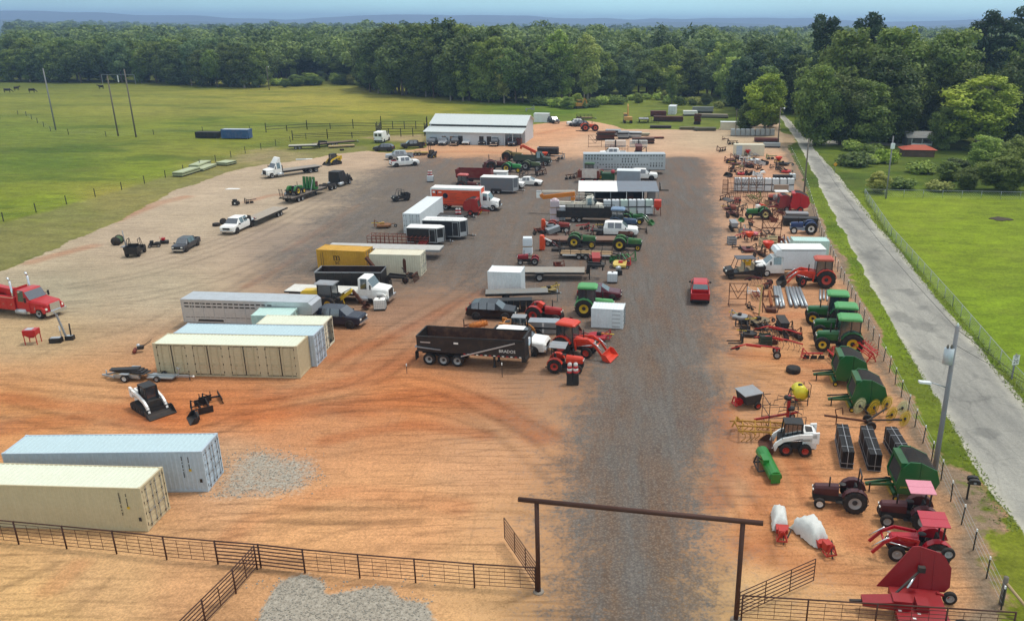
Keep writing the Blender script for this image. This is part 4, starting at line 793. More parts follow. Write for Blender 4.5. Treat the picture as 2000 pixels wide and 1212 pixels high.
def rings(m,secs,body,gl=None,flags=None,smooth=False):
 """secs (x, zbottom, zwaist, ztop, half width, half width at top); flags per gap: b body, w windscreen, s side glass, r rear glass"""
 fl=flags or 'b'*(len(secs)-1);P=[]
 for x,zb,zm,zt,wm,wt in secs:P.append([(x,-wm*.96,zb),(x,-wm,(zb+zm)/2),(x,-wm*.985,zm),(x,-wt,zt),(x,wt,zt),(x,wm*.985,zm),(x,wm,(zb+zm)/2),(x,wm*.96,zb)])
 for i in range(len(secs)-1):
  a,b=P[i],P[i+1]
  for j in range(8):
   k=(j+1)%8;tgt=m;mt_=body;f=fl[i]
   if gl is not None and ((f in 'wr' and j==3)or (f=='s' and j in (2,4))or (f=='a' and j in (2,3,4))):tgt=gl;mt_=glass()
   tgt.add([a[j],a[k],b[k],b[j]],[(3,2,1,0)],mt_,smooth)
 m.add(P[0],[tuple(range(8))],body);m.add(P[-1],[tuple(range(8))[::-1]],body)
def road_wheels(t,axles,y,r,w,rim,arch=None,n=16):
 for x in axles:
  for s in (-1,1):
   wheel(t,x,s*(y-w/2),r,w,rim,n)
   if arch is not None:arch.lathe([(r*1.2,-.03),(r*1.2,.03)],(x,s*(y-.045),r*1.02),DK,'y',14)
def car(name,label,pos,yaw,kind='suv',paint=None,cat='car',group=None,s=1.,rim=None,bed=None):
 t=thing(name,label,cat,pos,yaw,group,s);b=M();g=M();p=paint or BLK;rim=rim or RIMG;trim=M()
 if kind=='sedan':
  secs=[(2.3,.35,.6,.66,.78,.7),(2.15,.28,.72,.8,.88,.76),(1.0,.25,.85,.96,.9,.78),(.25,.25,.9,1.42,.9,.62),(.2,.25,.9,1.43,.9,.62),(-.35,.25,.92,1.45,.9,.63),(-.42,.25,.92,1.45,.9,.63),(-1.05,.25,.93,1.38,.9,.62),(-1.65,.27,.93,1.02,.88,.74),(-2.2,.3,.86,.95,.84,.72),(-2.32,.4,.7,.78,.76,.68)]
  rings(b,secs,p,g,'bbwbsbsabb'.replace('a','r'));L,ax,r,wy=2.3,(1.4,-1.38),.32,.9
 elif kind=='suv':
  secs=[(2.35,.4,.72,.8,.8,.72),(2.2,.32,.86,.96,.92,.8),(1.15,.3,.98,1.1,.95,.8),(.5,.3,1.04,1.62,.95,.7),(.42,.3,1.04,1.64,.95,.7),(-.3,.3,1.06,1.7,.95,.7),(-.38,.3,1.06,1.7,.95,.7),(-1.1,.3,1.08,1.68,.94,.7),(-1.18,.3,1.08,1.68,.94,.7),(-1.85,.32,1.1,1.58,.92,.68),(-2.28,.36,1.08,1.16,.9,.76),(-2.38,.45,.8,.9,.84,.74)]
  rings(b,secs,p,g,'bbwbsbsbsrb');L,ax,r,wy=2.35,(1.42,-1.4),.37,.95
 elif kind=='van':
  secs=[(2.6,.4,.8,.9,.85,.8),(2.45,.32,1.0,1.12,.97,.86),(1.75,.3,1.15,1.3,1.0,.88),(1.2,.3,1.3,2.1,1.0,.88),(1.1,.3,1.3,2.2,1.0,.9),(.3,.3,1.3,2.3,1.0,.9),(.2,.3,1.3,2.3,1.0,.9),(-2.5,.32,1.3,2.3,1.0,.9),(-2.66,.36,1.3,2.2,.98,.88)]
  rings(b,secs,p,g,'bbwbsbbb');g.bb(-2.69,-2.66,-.75,-.1,1.4,2.0,glass());g.bb(-2.69,-2.66,.1,.75,1.4,2.0,glass());L,ax,r,wy=2.6,(1.7,-1.6),.37,1.0
 else:
  cw=kind=='crew';x0=-1.55 if cw else -.75
  secs=[(2.85,.5,.9,1.0,.86,.8),(2.7,.42,1.06,1.16,.98,.88),(1.55,.42,1.14,1.26,1.0,.84),(.85,.42,1.18,1.86,1.0,.74),(.77,.42,1.18,1.88,1.0,.74),(-.1,.42,1.2,1.9,1.0,.74),(-.2,.42,1.2,1.9,1.0,.74)]
  fl='bbwbsb'
  if cw:secs+=[(-1.0,.42,1.2,1.89,1.0,.74),(-1.1,.42,1.2,1.88,1.0,.74),(-1.42,.42,1.2,1.82,1.0,.74),(x0,.42,1.18,1.3,1.0,.84)];fl+='sbbr'
  else:secs+=[(-.62,.42,1.2,1.84,1.0,.74),(x0,.42,1.18,1.3,1.0,.84)];fl+='br'
  rings(b,secs,p,g,fl);L,ax,r,wy=2.85,(1.85,-2.0),.42,1.0
  if bed=='flat' or bed=='bare':
   trim.bb(-3.3,x0-.05,-.42,.42,.55,.78,BLK)
   if bed=='flat':fb=M();fb.bb(-3.25,x0-.06,-1.1,1.1,.86,.98,BLK);fb.bb(x0-.16,x0-.06,-.95,.95,.98,1.75,BLK);fb.bb(-3.2,x0-.2,-1.,1.,.98,.995,ALU);part(t,'flatbed',fb)
  else:
   bd=M();e=-2.95
   for sy in (-1,1):bd.box(((e+x0)/2-.01,sy*.95,.86),(x0-e-.03,.1,.78),p)
   bd.bb(e,x0-.02,-.9,.9,.48,.8,BLK if bed is None else bed);bd.bb(x0-.1,x0-.02,-.9,.9,.8,1.22,p);part(t,'bed',bd)
   tg=M();tg.bb(e-.07,e,-.9,.9,.5,1.24,p);part(t,'tailgate',tg)
 road_wheels(t,ax,wy+.02,r,.26,rim,b)
 part(t,'body',b);part(t,'windows',g)
 zf=secs[1][2]-.1
 for sy in (-1,1):
  h=M();h.box((L-.04,sy*secs[0][4]*.78,zf-.05),(.16,.3,.16),LAMP);part(t,'headlight',h)
  q=M();xr=secs[-1][0]if kind not in ('crew','reg')else -2.99
  q.box((xr-.02 if kind in ('crew','reg')else xr+.03,sy*secs[-1][4]*.9,.98 if kind!='sedan' else .78),(.14,.12,.3),TAIL);part(t,'tail_light',q)
  mm=M();mx_=secs[2][0]-.25;mm.box((mx_,sy*(secs[2][4]+.12),secs[2][2]+.1),(.12,.22,.18),p if kind!='crew' else BLK);part(t,'mirror',mm)
 trim.box((L+.0,0,zf-.12),(.09,.95,.26),BLK);trim.box((L-.02,0,.5),(.2,secs[0][4]*2.02,.2),CHR if kind in ('crew','reg')and rim is not TYRE else BLK)
 trim.box(((secs[-1][0]if kind not in ('crew','reg')else -3.02)-.03,0,.52),(.12,secs[-1][4]*1.9,.18),BLK);part(t,'bumper',trim)
 return t
def hdcab(t,x,p,hood=1.5,w=1.15,sleeper=0.,z0=.6,roof=2.75,grille=None,fairing=False):
 """conventional truck cab; x = front bumper"""
 b=M();g=M();hx=x-hood
 secs=[(x-.05,z0,1.25,1.42,.82,.74),(x-.25,z0-.05,1.5,1.62,.95,.82),(hx,z0-.1,1.62,1.82,1.1,.92)]
 secs2=[(hx,z0-.1,1.62,1.84,w,w*.86),(hx-.5,z0-.1,1.66,roof-.12,w,w*.84),(hx-.62,z0-.1,1.66,roof,w,w*.84),(hx-1.3,z0-.1,1.66,roof+.02,w,w*.84),(hx-1.55-sleeper,z0-.1,1.66,roof,w,w*.86)]
 rings(b,secs,p,None);rings(b,secs2,p,g,'wbsb')
 part(t,'cab',b);part(t,'cab_window',g)
 if fairing:
  f=M();f.prism([(hx-.62,roof+.02),(hx-1.5,roof+.02),(hx-1.55,roof+.95),(hx-1.25,roof+.9)],-w*.8,w*.8,p);part(t,'roof_fairing',f)
 q=M();q.box((x-.04,0,1.12),(.1,1.15,.75),grille or DK);part(t,'grille',q)
 for sy in (-1,1):
  f=M();f.prism([(x-.15,.62),(x-.2,1.05),(x-.5,1.25),(x-1.15,1.25),(x-1.45,.95),(x-1.5,.6),(x-1.3,.6),(x-1.15,1.0),(x-.55,1.02),(x-.35,.62)],sy*.78,sy*1.18,p);part(t,'fender',f)
  h=M();h.box((x-.14,sy*.86,1.02),(.12,.3,.2),LAMP);part(t,'headlight',h)
  mm=M();mm.box((hx-.15,sy*(w+.2),1.95),(.1,.16,.5),BLK);mm.bar((hx-.25,sy*w*.95,2.0),(hx-.15,sy*(w+.2),2.0),.04,BLK);part(t,'mirror',mm)
  st=M();st.bb(hx-1.4,hx-.1,sy*.6,sy*(w+.02),.42,.66,CHR if grille else DK);part(t,'step',st)
 bp=M();bp.box((x+.05,0,.58),(.18,2.3,.34),CHR);part(t,'bumper',bp)
 return hx-1.55-sleeper
def rails(t,x0,x1,z=.78,name='chassis'):
 m=M()
 for sy in (-.42,.42):m.bb(x0,x1,sy-.06,sy+.06,z-.14,z+.14,DK)
 for k in range(5):x=x0+(x1-x0)*(k+.5)/5;m.bb(x-.06,x+.06,-.36,.36,z-.08,z+.08,DK)
 part(t,name,m)
def duals(t,xs,y=1.2,r=.5,rim=None):
 for x in xs:
  for s in (-1,1):wheel(t,x,s*(y-.27),r,.54,rim or RIMG,18)
# trailers
def trailer(name,label,pos,yaw,L=8.,W_=2.5,z=.9,axles=(-2.,-1.1),r=.38,frame=None,deck=None,neck='tongue',group=None,s=1.,cat='trailer',side=0.,rim=None,ramps=False,headboard=False,dove=0.):
 t=thing(name,label,cat,pos,yaw,group,s);f=M();fr=frame or BLK;h=L/2
 for sy in (-1,1):f.bb(-h,h,sy*(W_/2-.07),sy*W_/2,z-.2,z,fr);f.bb(-h,h,sy*.5-.05,sy*.5+.05,z-.34,z-.12,fr)
 for k in range(int(L/.8)+1):x=-h+.05+(L-.1)*k/int(L/.8);f.bb(x-.04,x+.04,-W_/2+.07,W_/2-.07,z-.16,z-.06,fr)
 if neck=='goose':
  for sy in (-.5,.5):f.prism([(h,z-.3),(h+.15,z-.2),(h+.35,z+.85),(h+2.3,z+.75),(h+2.3,z+.5),(h+.55,z+.5),(h+.4,z-.35)],sy-.09,sy+.09,fr)
  f.bb(h+1.9,h+2.3,-.5,.5,z+.5,z+.78,fr);f.tube((h+2.1,0,z+.5),(h+2.1,0,z-.05),.08,fr);f.bb(h+.3,h+.5,-.6,.6,z-.3,z+.1,fr)
  for sy in (-.62,.62):f.bb(h+.5,h+.62,sy-.06,sy+.06,0.03,z+.6,fr)
 elif neck=='tongue':
  f.bar((h-.1,.7,z-.2),(h+1.3,0,z-.35),.1,fr,.14);f.bar((h-.1,-.7,z-.2),(h+1.3,0,z-.35),.1,fr,.14);f.tube((h+1.0,0,0.02),(h+1.0,0,z+.1),.045,GALV);f.ball((h+1.35,0,z-.33),.09,GALV)
 elif neck=='semi':
  for sy in (-.6,.6):f.bb(h-2.6,h-2.45,sy-.07,sy+.07,.02,z-.2,fr)
  f.bb(h-2.6,h-2.45,-.6,.6,.3,.38,fr);f.bb(h-1.6,h-.2,-.6,.6,z-.4,z-.34,fr)
 part(t,'frame',f)
 d=M();dk=deck or WOOD;n=int(W_/.28)
 for k in range(n):y=-W_/2+.08+(W_-.16)*k/n;d.bb(-h+dove,h,y,y+(W_-.16)/n-.015,z+.004,z+.045+.004*(k%2),dk)
 part(t,'deck',d)
 if side:
  sd=M()
  for sy in (-1,1):
   for q in (.5,1.):sd.bb(-h,h,sy*(W_/2-.05),sy*(W_/2-.01),z+side*q-.06,z+side*q,fr)
   for k in range(int(L/1.1)+1):x=-h+.04+(L-.08)*k/int(L/1.1);sd.bb(x-.03,x+.03,sy*(W_/2-.055),sy*(W_/2-.005),z-.1,z+side,fr)
  part(t,'side_rail',sd)
 if headboard:hb=M();hb.bb(h-.1,h,-W_/2,W_/2,z,z+1.0,fr);part(t,'headboard',hb)
 if ramps:
  for sy in (-.65,.65):
   q=M()
   for e in (-.28,.28):q.bar((-h-.02,sy+e,z-.05),(-h-.25,sy+e,z+1.5),.06,fr)
   for k in range(7):q.bar((-h-.02-.033*k,sy-.28,z+.1+.22*k),(-h-.02-.033*k,sy+.28,z+.1+.22*k),.05,fr)
   part(t,'ramp',q)
 for x in axles:
  for sy in (-1,1):wheel(t,x,sy*(W_/2-.17),r,.3,rim or RIMG,14)
 if z>r*2.1 or True:
  fd=M();xs_=sorted(axles)
  for sy in (-1,1):
   if W_>1.2 and z<r*2.2:fd.bb(xs_[0]-r*1.1,xs_[-1]+r*1.1,sy*(W_/2-.02),sy*(W_/2+.3),r*2.05,r*2.05+.05,fr)
  if fd.v:
   part(t,'fender',fd)
   for c in [c for c in t.children if c.name.startswith('wheel')]:c.location.y+=math.copysign(.32,c.location.y)
 return t
def enclosed(name,label,pos,yaw,L=5.,W_=2.1,H=2.1,p=None,roof=None,vn=.7,group=None,s=1.,axles=(-.9,0.),door=True,rack=False):
 t=thing(name,label,'trailer',pos,yaw,group,s);h=L/2;z=.45;p=p or BLK;b=M();y=W_/2
 out=[(-h,-y),(h-vn,-y),(h,-y*.35),(h,y*.35),(h-vn,y),(-h,y)];b.flat(out,z,z+H-.1,p)
 part(t,'body',b);rf=M();o2=[(x*1.012,q*1.02)for x,q in out];rf.flat(o2,z+H-.1,z+H,roof or WHT);part(t,'roof',rf)
 tr=M()
 for x,q in ((-h,-y),(h-vn,-y),(h,-y*.35),(h,y*.35),(h-vn,y),(-h,y)):tr.tube((x*1.003,q*1.01,z),(x*1.003,q*1.01,z+H-.1),.045,ALU,5)
 sg=M();sg.add([(h-vn+.02,-y-.012,z+.05),(h+.015,-y*.35-.01,z+.05),(h+.015,-y*.35-.01,z+.65),(h-vn+.02,-y-.012,z+.65)],[(0,1,2,3)],ALU);part(t,'stone_guard',sg)
 tr.bb(-h,h-vn,-y-.02,-y,z-.02,z+.06,ALU);part(t,'corner_trim',tr)
 if door:
  d=M();d.bb(h-vn-1.0,h-vn-.25,-y-.03,-y-.004,z+.12,z+H-.28,p)
  for a,b_,c,e in ((h-vn-1.04,h-vn-.21,z+.08,z+.13),(h-vn-1.04,h-vn-.21,z+H-.29,z+H-.24),(h-vn-1.04,h-vn-.99,z+.1,z+H-.26),(h-vn-.26,h-vn-.21,z+.1,z+H-.26)):d.bb(a,b_,-y-.045,-y-.006,c,e,ALU)
  do=part(t,'door',d);k=M();k.bb(h-vn-.95,h-vn-.85,-y-.07,-y-.03,z+.9,z+1.0,CHR);part(do,'handle',k)
 if rack:
  k=M()
  for sy in (-1,1):
   k.tube((-h+.2,sy*y*.92,z+H+.2),(h-vn,sy*y*.92,z+H+.2),.025,ALU,5)
   for j in range(6):x=-h+.2+(L-vn-.2)*j/5;k.tube((x,sy*y*.92,z+H),(x,sy*y*.92,z+H+.22),.02,ALU,5)
  part(t,'roof_rail',k)
 f=M();f.bar((h-.3,.6,.42),(h+1.1,0,.42),.09,DK);f.bar((h-.3,-.6,.42),(h+1.1,0,.42),.09,DK);f.tube((h+.8,0,.02),(h+.8,0,.75),.04,GALV);f.ball((h+1.12,0,.48),.1,CHR)
 for sy in (-1,1):f.prism([(axles[0]-.5,.45),(axles[0]-.4,.85),(axles[-1]+.4,.85),(axles[-1]+.5,.45)],sy*(y+.01),sy*(y+.26),DK)
 part(t,'tongue',f)
 for x in axles:
  for sy in (-1,1):wheel(t,x,sy*(y+.14),.34,.22,RIMG,14)
 return t
# shipping containers
def zig(a,b,pitch,d):
 n=max(1,round((b-a)/pitch));p=(b-a)/n;o=[]
 for i in range(n):x=a+i*p;o+=[(x,0),(x+p*.25,0),(x+p*.375,d),(x+p*.875,d)]
 return o+[(b,0)]
def container(name,label,pos,yaw,L=12.19,H=2.9,p=None,W_=2.44,group=None,doors='right',s=1.,roof=None,marks=0,open_door=False,side_doors=0,cat='shipping container'):
 t=thing(name,label,cat,pos,yaw,group,s);x0,x1,y=-L/2,L/2,W_/2;p=p or WHT;z0,z1=.16,H-.08
 for sy in (-1,1):
  if side_doors and sy==-1:continue
  m=M();Z=zig(x0+.12,x1-.12,.28,.024);n=len(Z)
  m.add([(a,sy*(y-.01-d),z0)for a,d in Z]+[(a,sy*(y-.01-d),z1)for a,d in Z],[(i,i+1,n+i+1,n+i)if sy<0 else (i+1,i,n+i,n+i+1)for i in range(n-1)],p);part(t,'side_wall',m)
 m=M();Z=zig(x0+.1,x1-.1,.3,.022);n=len(Z)
 m.add([(a,-y+.05,H-.03-d)for a,d in Z]+[(a,y-.05,H-.03-d)for a,d in Z],[(i,i+1,n+i+1,n+i)for i in range(n-1)],roof or p);part(t,'roof',m)
 f=M()
 for sx in (x0,x1):
  for sy in (-1,1):
   e=math.copysign(.14,-sx);f.bb(sx,sx+e,sy*(y-.12),sy*y,.02,H-.002,p)
   for z in (0.015,H-.115):f.bb(sx-math.copysign(.006,-sx),sx+e*1.25,sy*(y-.16),sy*(y+.006),z,z+.12,p)
 for sy in (-1,1):f.bb(x0+.14,x1-.14,sy*(y-.07),sy*y,H-.1,H-.012,p);f.bb(x0+.14,x1-.14,sy*(y-.07),sy*y,.02,.17,p)
 for sx in (x0+.06,x1-.06):f.bb(sx-.05,sx+.05,-y+.12,y-.12,H-.13,H-.014,p);f.bb(sx-.05,sx+.05,-y+.12,y-.12,.02,.17,p)
 f.bb(x0+.1,x1-.1,-y+.1,y-.1,.14,.18,DK);part(t,'frame',f)
 def leaf_door(ox,oy,ux,uy,nx,ny,w,nm='door',ang=0.,rodm=None):
  """door leaf hinged at (ox, oy), running along u, facing n"""
  ca,sa=math.cos(ang),math.sin(ang);ux,uy=ux*ca-uy*sa,ux*sa+uy*ca;nx,ny=nx*ca-ny*sa,nx*sa+ny*ca
  P=lambda u,n_,z:(ox+ux*u+nx*n_,oy+uy*u+ny*n_,z)
  def slab(mm,u0,u1,n0,n1,za,zb,mt_):mm.add([P(u0,n0,za),P(u1,n0,za),P(u1,n1,za),P(u0,n1,za),P(u0,n0,zb),P(u1,n0,zb),P(u1,n1,zb),P(u0,n1,zb)],((3,2,1,0),(4,5,6,7),(0,1,5,4),(1,2,6,5),(2,3,7,6),(3,0,4,7)),mt_)
  d=M();slab(d,.01,w-.01,-.04,.0,.2,H-.16,p)
  for k in range(5):za=.3+(H-.6)*k/5;slab(d,.06,w-.06,0.,.022,za,za+(H-.6)/5*.55,p)
  for k in range(4):za=.35+(H-.75)*k/3.;slab(d,-.03,.05,.0,.03,za,za+.14,DK)
  slab(d,.0,.012,0.,.012,.22,H-.18,DK)
  do=part(t,nm,d)
  for u in (.3*w,.82*w):
   q=M();a,b_=P(u,.06,.12),P(u,.06,H-.1);q.tube(a,b_,.022,rodm or GALV,5)
   for k in range(4):za=.25+(H-.6)*k/3.;slab(q,u-.06,u+.06,.03,.07,za,za+.05,rodm or DK)
   slab(q,u-.02,u+.25 if u<.5*w else u-.25,.07,.1,1.1,1.15,rodm or GALV);part(do,'lock_rod',q)
 half=y-.13
 for sx in ((x1,1)if doors in ('right','both')else (None,0),(x0,-1)if doors in ('left','both')else (None,0)):
  if not sx[1]:continue
  leaf_door(sx[0]-.03*sx[1],-y+.13,0,1,sx[1],0,half,ang=0);leaf_door(sx[0]-.03*sx[1],y-.13,0,-1,sx[1],0,half,ang=(-1.9 if open_door else 0))
 for sx,on in ((x0,doors not in ('left','both')),(x1,doors not in ('right','both'))):
  if on:
   m=M();Z=zig(-y+.12,y-.12,.25,.03);n=len(Z);g=1 if sx>0 else -1
   m.add([(sx-g*(.02+d),a,z0)for a,d in Z]+[(sx-g*(.02+d),a,z1)for a,d in Z],[(i,i+1,n+i+1,n+i)if g>0 else (i+1,i,n+i,n+i+1)for i in range(n-1)],p);part(t,'end_wall',m)
 if side_doors:
  pit=L/side_doors;w2=pit*.4
  m=M();m.bb(x0+.1,x1-.1,-y+.05,-y+.07,z0,z1,p)
  for k in range(side_doors+1):
   a=x0+.12 if k==0 else x0+pit*k-pit*.1;b_=x1-.12 if k==side_doors else x0+pit*k+pit*.1
   m.bb(max(a,x0+.13),min(b_,x1-.13),-y+.0,-y+.05,z0,z1,p)
  part(t,'side_wall',m)
  for k in range(side_doors):
   c=x0+pit*(k+.5);leaf_door(c-w2,-y+.03,1,0,0,-1,w2,rodm=p);leaf_door(c+w2,-y+.03,-1,0,0,-1,w2,rodm=p);g=M();g.bb(c-.03,c+.03,-y-.006,-y+.02,.2,H-.16,DK);[g.bb(c-w2-.02,c+w2+.02,-y-.004,-y+.022,z,z+.03,DK)for z in (.19,H-.16)];part(t,'door_seal',g)
 if marks:
  m=M();r=random.Random(marks)
  for k,(dx,n,zt)in enumerate(((1.35,15,H-.35),(.95,9,H-.4))):
   for j in range(n):
    if r.random()<.8:m.bb(x1-dx,x1-dx+.06,-y-.006,-y+.0,zt-.1*j-.075,zt-.1*j,DK)
  m.bb(x1-.98,x1-.82,-y-.006,-y,1.5,1.66,YEL);m.bb(x1-.42,x1-.26,-y-.008,-y,.7,.95,DK);part(t,'marking',m)
 return t
# placing: helpers
def VW(rx,ry,fx,fy,hw,side,nom=None,z=0.,lo=.82,hi=1.25):
 """vehicle from the ground contacts of its rear and front wheels on the side that shows (side +1: its left)"""
 a,b=G(rx,ry,z),G(fx,fy,z);d=b-a;n=Vector((-d.y,d.x,0)).normalized();c=(a+b)/2-n*hw*side;c.z=0
 return c,math.degrees(math.atan2(d.y,d.x)),(max(lo,min(hi,d.length/nom))if nom else d.length)
def off(p,yaw,dx,dy):
 c,s=math.cos(R(yaw)),math.sin(R(yaw));return Vector((p[0]+dx*c-dy*s,p[1]+dx*s+dy*c,0))
def E(xl,yl,xr,yr,z,depth):c,y,L=VW(xl,yl,xr,yr,depth/2,-1,None,z);return c,y,L
CREAM=mat('d9d3bb',.5,0,.12,.8,'cream_paint');TANC=mat('c4b795',.5,0,.12,.8,'tan_paint',dc='8a7448');BLUG=mat('b4c4d0',.5,0,.15,.8,'pale_blue_paint',dc='7a7f80');LTG=mat('dfe5e6',.45,0,.15,.8,'light_grey_paint',dc='90908a');TANR=mat('d8dcc6',.55,0,.12,.8,'cream_roof_paint',dc='b0a888');BLUR=mat('b4cbd0',.55,0,.12,.8,'blue_roof_paint',dc='98a4a4');YC=mat('c9982a',.55,0,.3,.8,'ochre_paint',dc='7a5a20');AQ=mat('b9d8d0',.5,0,.1,.8,'pale_aqua_paint')  # TANR and BLUR give container roofs a paler tint than their walls
GREY=mat('8f9498',.5,.1,.25,1.5,'grey_paint');NAVY=mat('161d2e',.25,0,.1,1,'navy_paint');CHARC=mat('2b2d31',.3,0,.15,1,'charcoal_paint');GRAPH=mat('3a3f46',.3,.2,.12,1,'graphite_paint');SILV=mat('a9aeb3',.3,.4,.1,1,'silver_paint');PLASTB=mat('1d1f20',.6,0,.25,2,'black_plastic')
# shipping containers
a,y_,L_=E(0,946,272,953,2.9,2.44);r_=G(272,953,2.9)
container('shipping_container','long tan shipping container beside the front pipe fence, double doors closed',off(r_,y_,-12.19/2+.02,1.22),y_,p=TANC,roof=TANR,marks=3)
a,y_,L_=E(6,885,390,881,2.9,2.44)
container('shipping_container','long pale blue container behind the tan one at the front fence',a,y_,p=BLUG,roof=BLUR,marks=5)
a,y_,L_=E(303,733,593,739,0,2.44)
cC=a;yC=y_
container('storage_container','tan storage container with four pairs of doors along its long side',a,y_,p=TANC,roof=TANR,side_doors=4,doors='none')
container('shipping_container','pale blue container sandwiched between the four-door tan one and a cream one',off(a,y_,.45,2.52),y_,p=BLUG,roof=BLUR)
a,y_,L_=E(497,632,629,634,2.59,2.44)
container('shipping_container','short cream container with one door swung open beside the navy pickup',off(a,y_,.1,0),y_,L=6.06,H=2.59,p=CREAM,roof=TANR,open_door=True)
a,y_,L_=E(487,617,561,617,2.4,2.2)
container('shipping_container','small pale aqua container tucked beside the silver livestock trailer',off(a,y_,.1,.2),y_,L=3.6,H=2.4,W_=2.2,p=AQ)
a,y_,L_=E(618,487,711,491,2.59,2.44)
t=container('shipping_container','ochre yellow container with black m sc lettering behind the black dump trailer',a,y_,L=6.06,H=2.59,p=YC)
lettering('m',t,(-.55,-1.235,1.75),1.15,BLK);lettering('sc',t,(-.5,-1.235,1.1),.72,BLK)
m=M();m.bb(-.95,-.05,-1.235,-1.228,1.36,1.4,BLK)
for k in range(14):m.bb(-2.3,-2.22,-1.233,-1.226,.5+.13*k,.58+.13*k,DK);m.bb(-2.55,-2.48,-1.233,-1.226,.4+.13*k,.47+.13*k,DK)
part(t,'marking',m)
a,y_,L_=E(723,496,818,498,2.59,2.44)
container('shipping_container','cream white container end to end with the ochre yellow one',a,y_,L=6.06,H=2.59,p=CREAM)
a,b=G(785,417,2.9),G(820.6,417,2.9);d_=G(862,386,2.9)-b;d_.z=0;c_=(a+b)/2+d_.normalized()*6.09;c_.z=0
container('shipping_container','tall light grey container end-on behind the two dark cargo trailers',c_,math.degrees(math.atan2(d_.y,d_.x)),p=LTG,doors='left')
a,y_,L_=E(953,530,1016,532,2.6,2.44)
container('shipping_container','stubby pale grey container in front of the grey-decked gooseneck trailer',a,y_,L=3.7,H=2.6,p=LTG,roof=WHT,doors='none')
a,y_,L_=VW(1154,639,1217,642.5,1.0,-1)
t=container('site_container','small pale grey site container with side door at the lane edge',a,y_,L=3.15,H=2.0,W_=2.0,p=LTG,doors='right')
m=M();m.bb(.55,1.25,-1.02,-1.0,.2,1.85,LTG)
for z in (.2,.6,1.0,1.4,1.8):m.bb(.5,1.3,-1.035,-1.02,z,z+.05,GREY)
part(t,'hatch',m)
# livestock gooseneck
def stock(name,label,pos,yaw,L,W_,H,z0,slots,nose=0.,axles=(-3.,-2.,-1.),r=.4,body=None,group=None):
 t=thing(name,label,'livestock trailer',pos,yaw,group);h=L/2;p=body or ALU;b=M()
 prof=[(-h,z0),(h-nose,z0),(h-nose,z0+.0),(h-nose+.05,z0),(h-nose+.3,H*.55 if nose else z0),(h,H*.6 if nose else z0),(h,H-.25),(h-.3 if nose else h,H),(-h,H)]
 if not nose:prof=[(-h,z0),(h,z0),(h,H),(-h,H)]
 b.prism(prof,-W_/2,W_/2,p);part(t,'body',b)
 rf=M();rf.prism([(-h-.02,H),(h-(.3 if nose else 0),H),(h-(.32 if nose else 0),H+.07),(-h-.02,H+.07)],-W_/2-.02,W_/2+.02,ALU);part(t,'roof',rf)
 for sy in (-1,1):
  s=M()
  for (xa,xb,za,zb,st,wd)in slots:
   x=-h+xa
   while x<-h+xb-wd+.01:s.bb(x,x+wd,sy*W_/2-.01,sy*(W_/2+.006),za,zb,BLK);x+=st
  part(t,'vent_slots',s)
  k=M();n=int(L/1.2)
  for j in range(n+1):x=-h+.03+(L-nose-.06)*j/n;k.bb(x-.03,x+.03,sy*(W_/2),sy*(W_/2+.025),z0,H,p)
  k.bb(-h,h-nose,sy*W_/2,sy*(W_/2+.035),z0-.02,z0+.1,p);k.bb(-h,h-nose,sy*W_/2,sy*(W_/2+.03),H-.09,H,p);part(t,'side_frame',k)
 f=M()
 for sy in (-.8,.8):f.bb(-h,h-nose,sy-.06,sy+.06,z0-.2,z0,DK)
 for sy in (-1,1):f.prism([(axles[0]-r*1.2,r),(axles[0]-r*.8,r*2.25),(axles[-1]+r*.8,r*2.25),(axles[-1]+r*1.2,r)],sy*(W_/2-.05),sy*(W_/2+.03),DK)
 if nose:f.tube((h-nose*.5,0,H*.58),(h-nose*.5,0,.9),.09,DK);f.bb(h-nose+.02,h-nose+.14,-.7,.7,.02,z0,DK)
 else:
  for sy in (-.6,.6):f.bb(h-3,h-2.85,sy-.07,sy+.07,.02,z0,DK)
 part(t,'frame',f)
 for x in axles:
  for sy in (-1,1):wheel(t,x,sy*(W_/2-.14),r,.28,RIMG,14)
 return t
a,y_,L_=E(354,584,605,591,2.9,2.4)
stock('livestock_trailer','long silver livestock gooseneck trailer parked behind the row of containers',a,y_,12.9,2.4,2.85,.6,[(.3,9.3,2.45,2.58,.55,.44),(.3,7.4,2.12,2.25,.55,.44),(.3,9.3,1.1,1.14,.5,.42)],nose=2.4,axles=(-4.6,-3.7,-2.8),r=.4)
# road vehicles left of the lane
p,y_,s_=VW(390,479.5,368.4,491.8,1.0,1,3.85);car('pickup_truck','graphite crew cab pickup parked alone on the pale sand',p,y_,'crew',GRAPH,'pickup',s=s_)
p,y_,s_=VW(492,443.4,463.5,456.7,1.0,1,3.85);car('pickup_truck','white crew cab flatbed pickup hitched to a black gooseneck trailer',p,y_,'crew',WHT,'pickup',s=1.05,bed='flat')
p,y_,L_=VW(556,407,507,428,1.2,1,None,.9);trailer('gooseneck_trailer','black gooseneck equipment trailer hitched behind the white crew cab pickup',p,y_,L=9.2,z=.9,axles=(-2.6,-1.7),deck=mat('a39a8c',.8,0,.3,2,'grey_boards'),neck='goose',ramps=False)
p,y_,s_=VW(588,378,579.5,384.5,.9,1,2.78);car('sedan','blue-grey sedan parked beside the black lowboy semi',p,y_,'sedan',mat('4c5a68',.3,.2,.1,1,'slate_paint'),s=1.05)
def FW(px,py,yaw,offx,hw,side):g=G(px,py);return off(g,yaw,-offx,-hw*side)
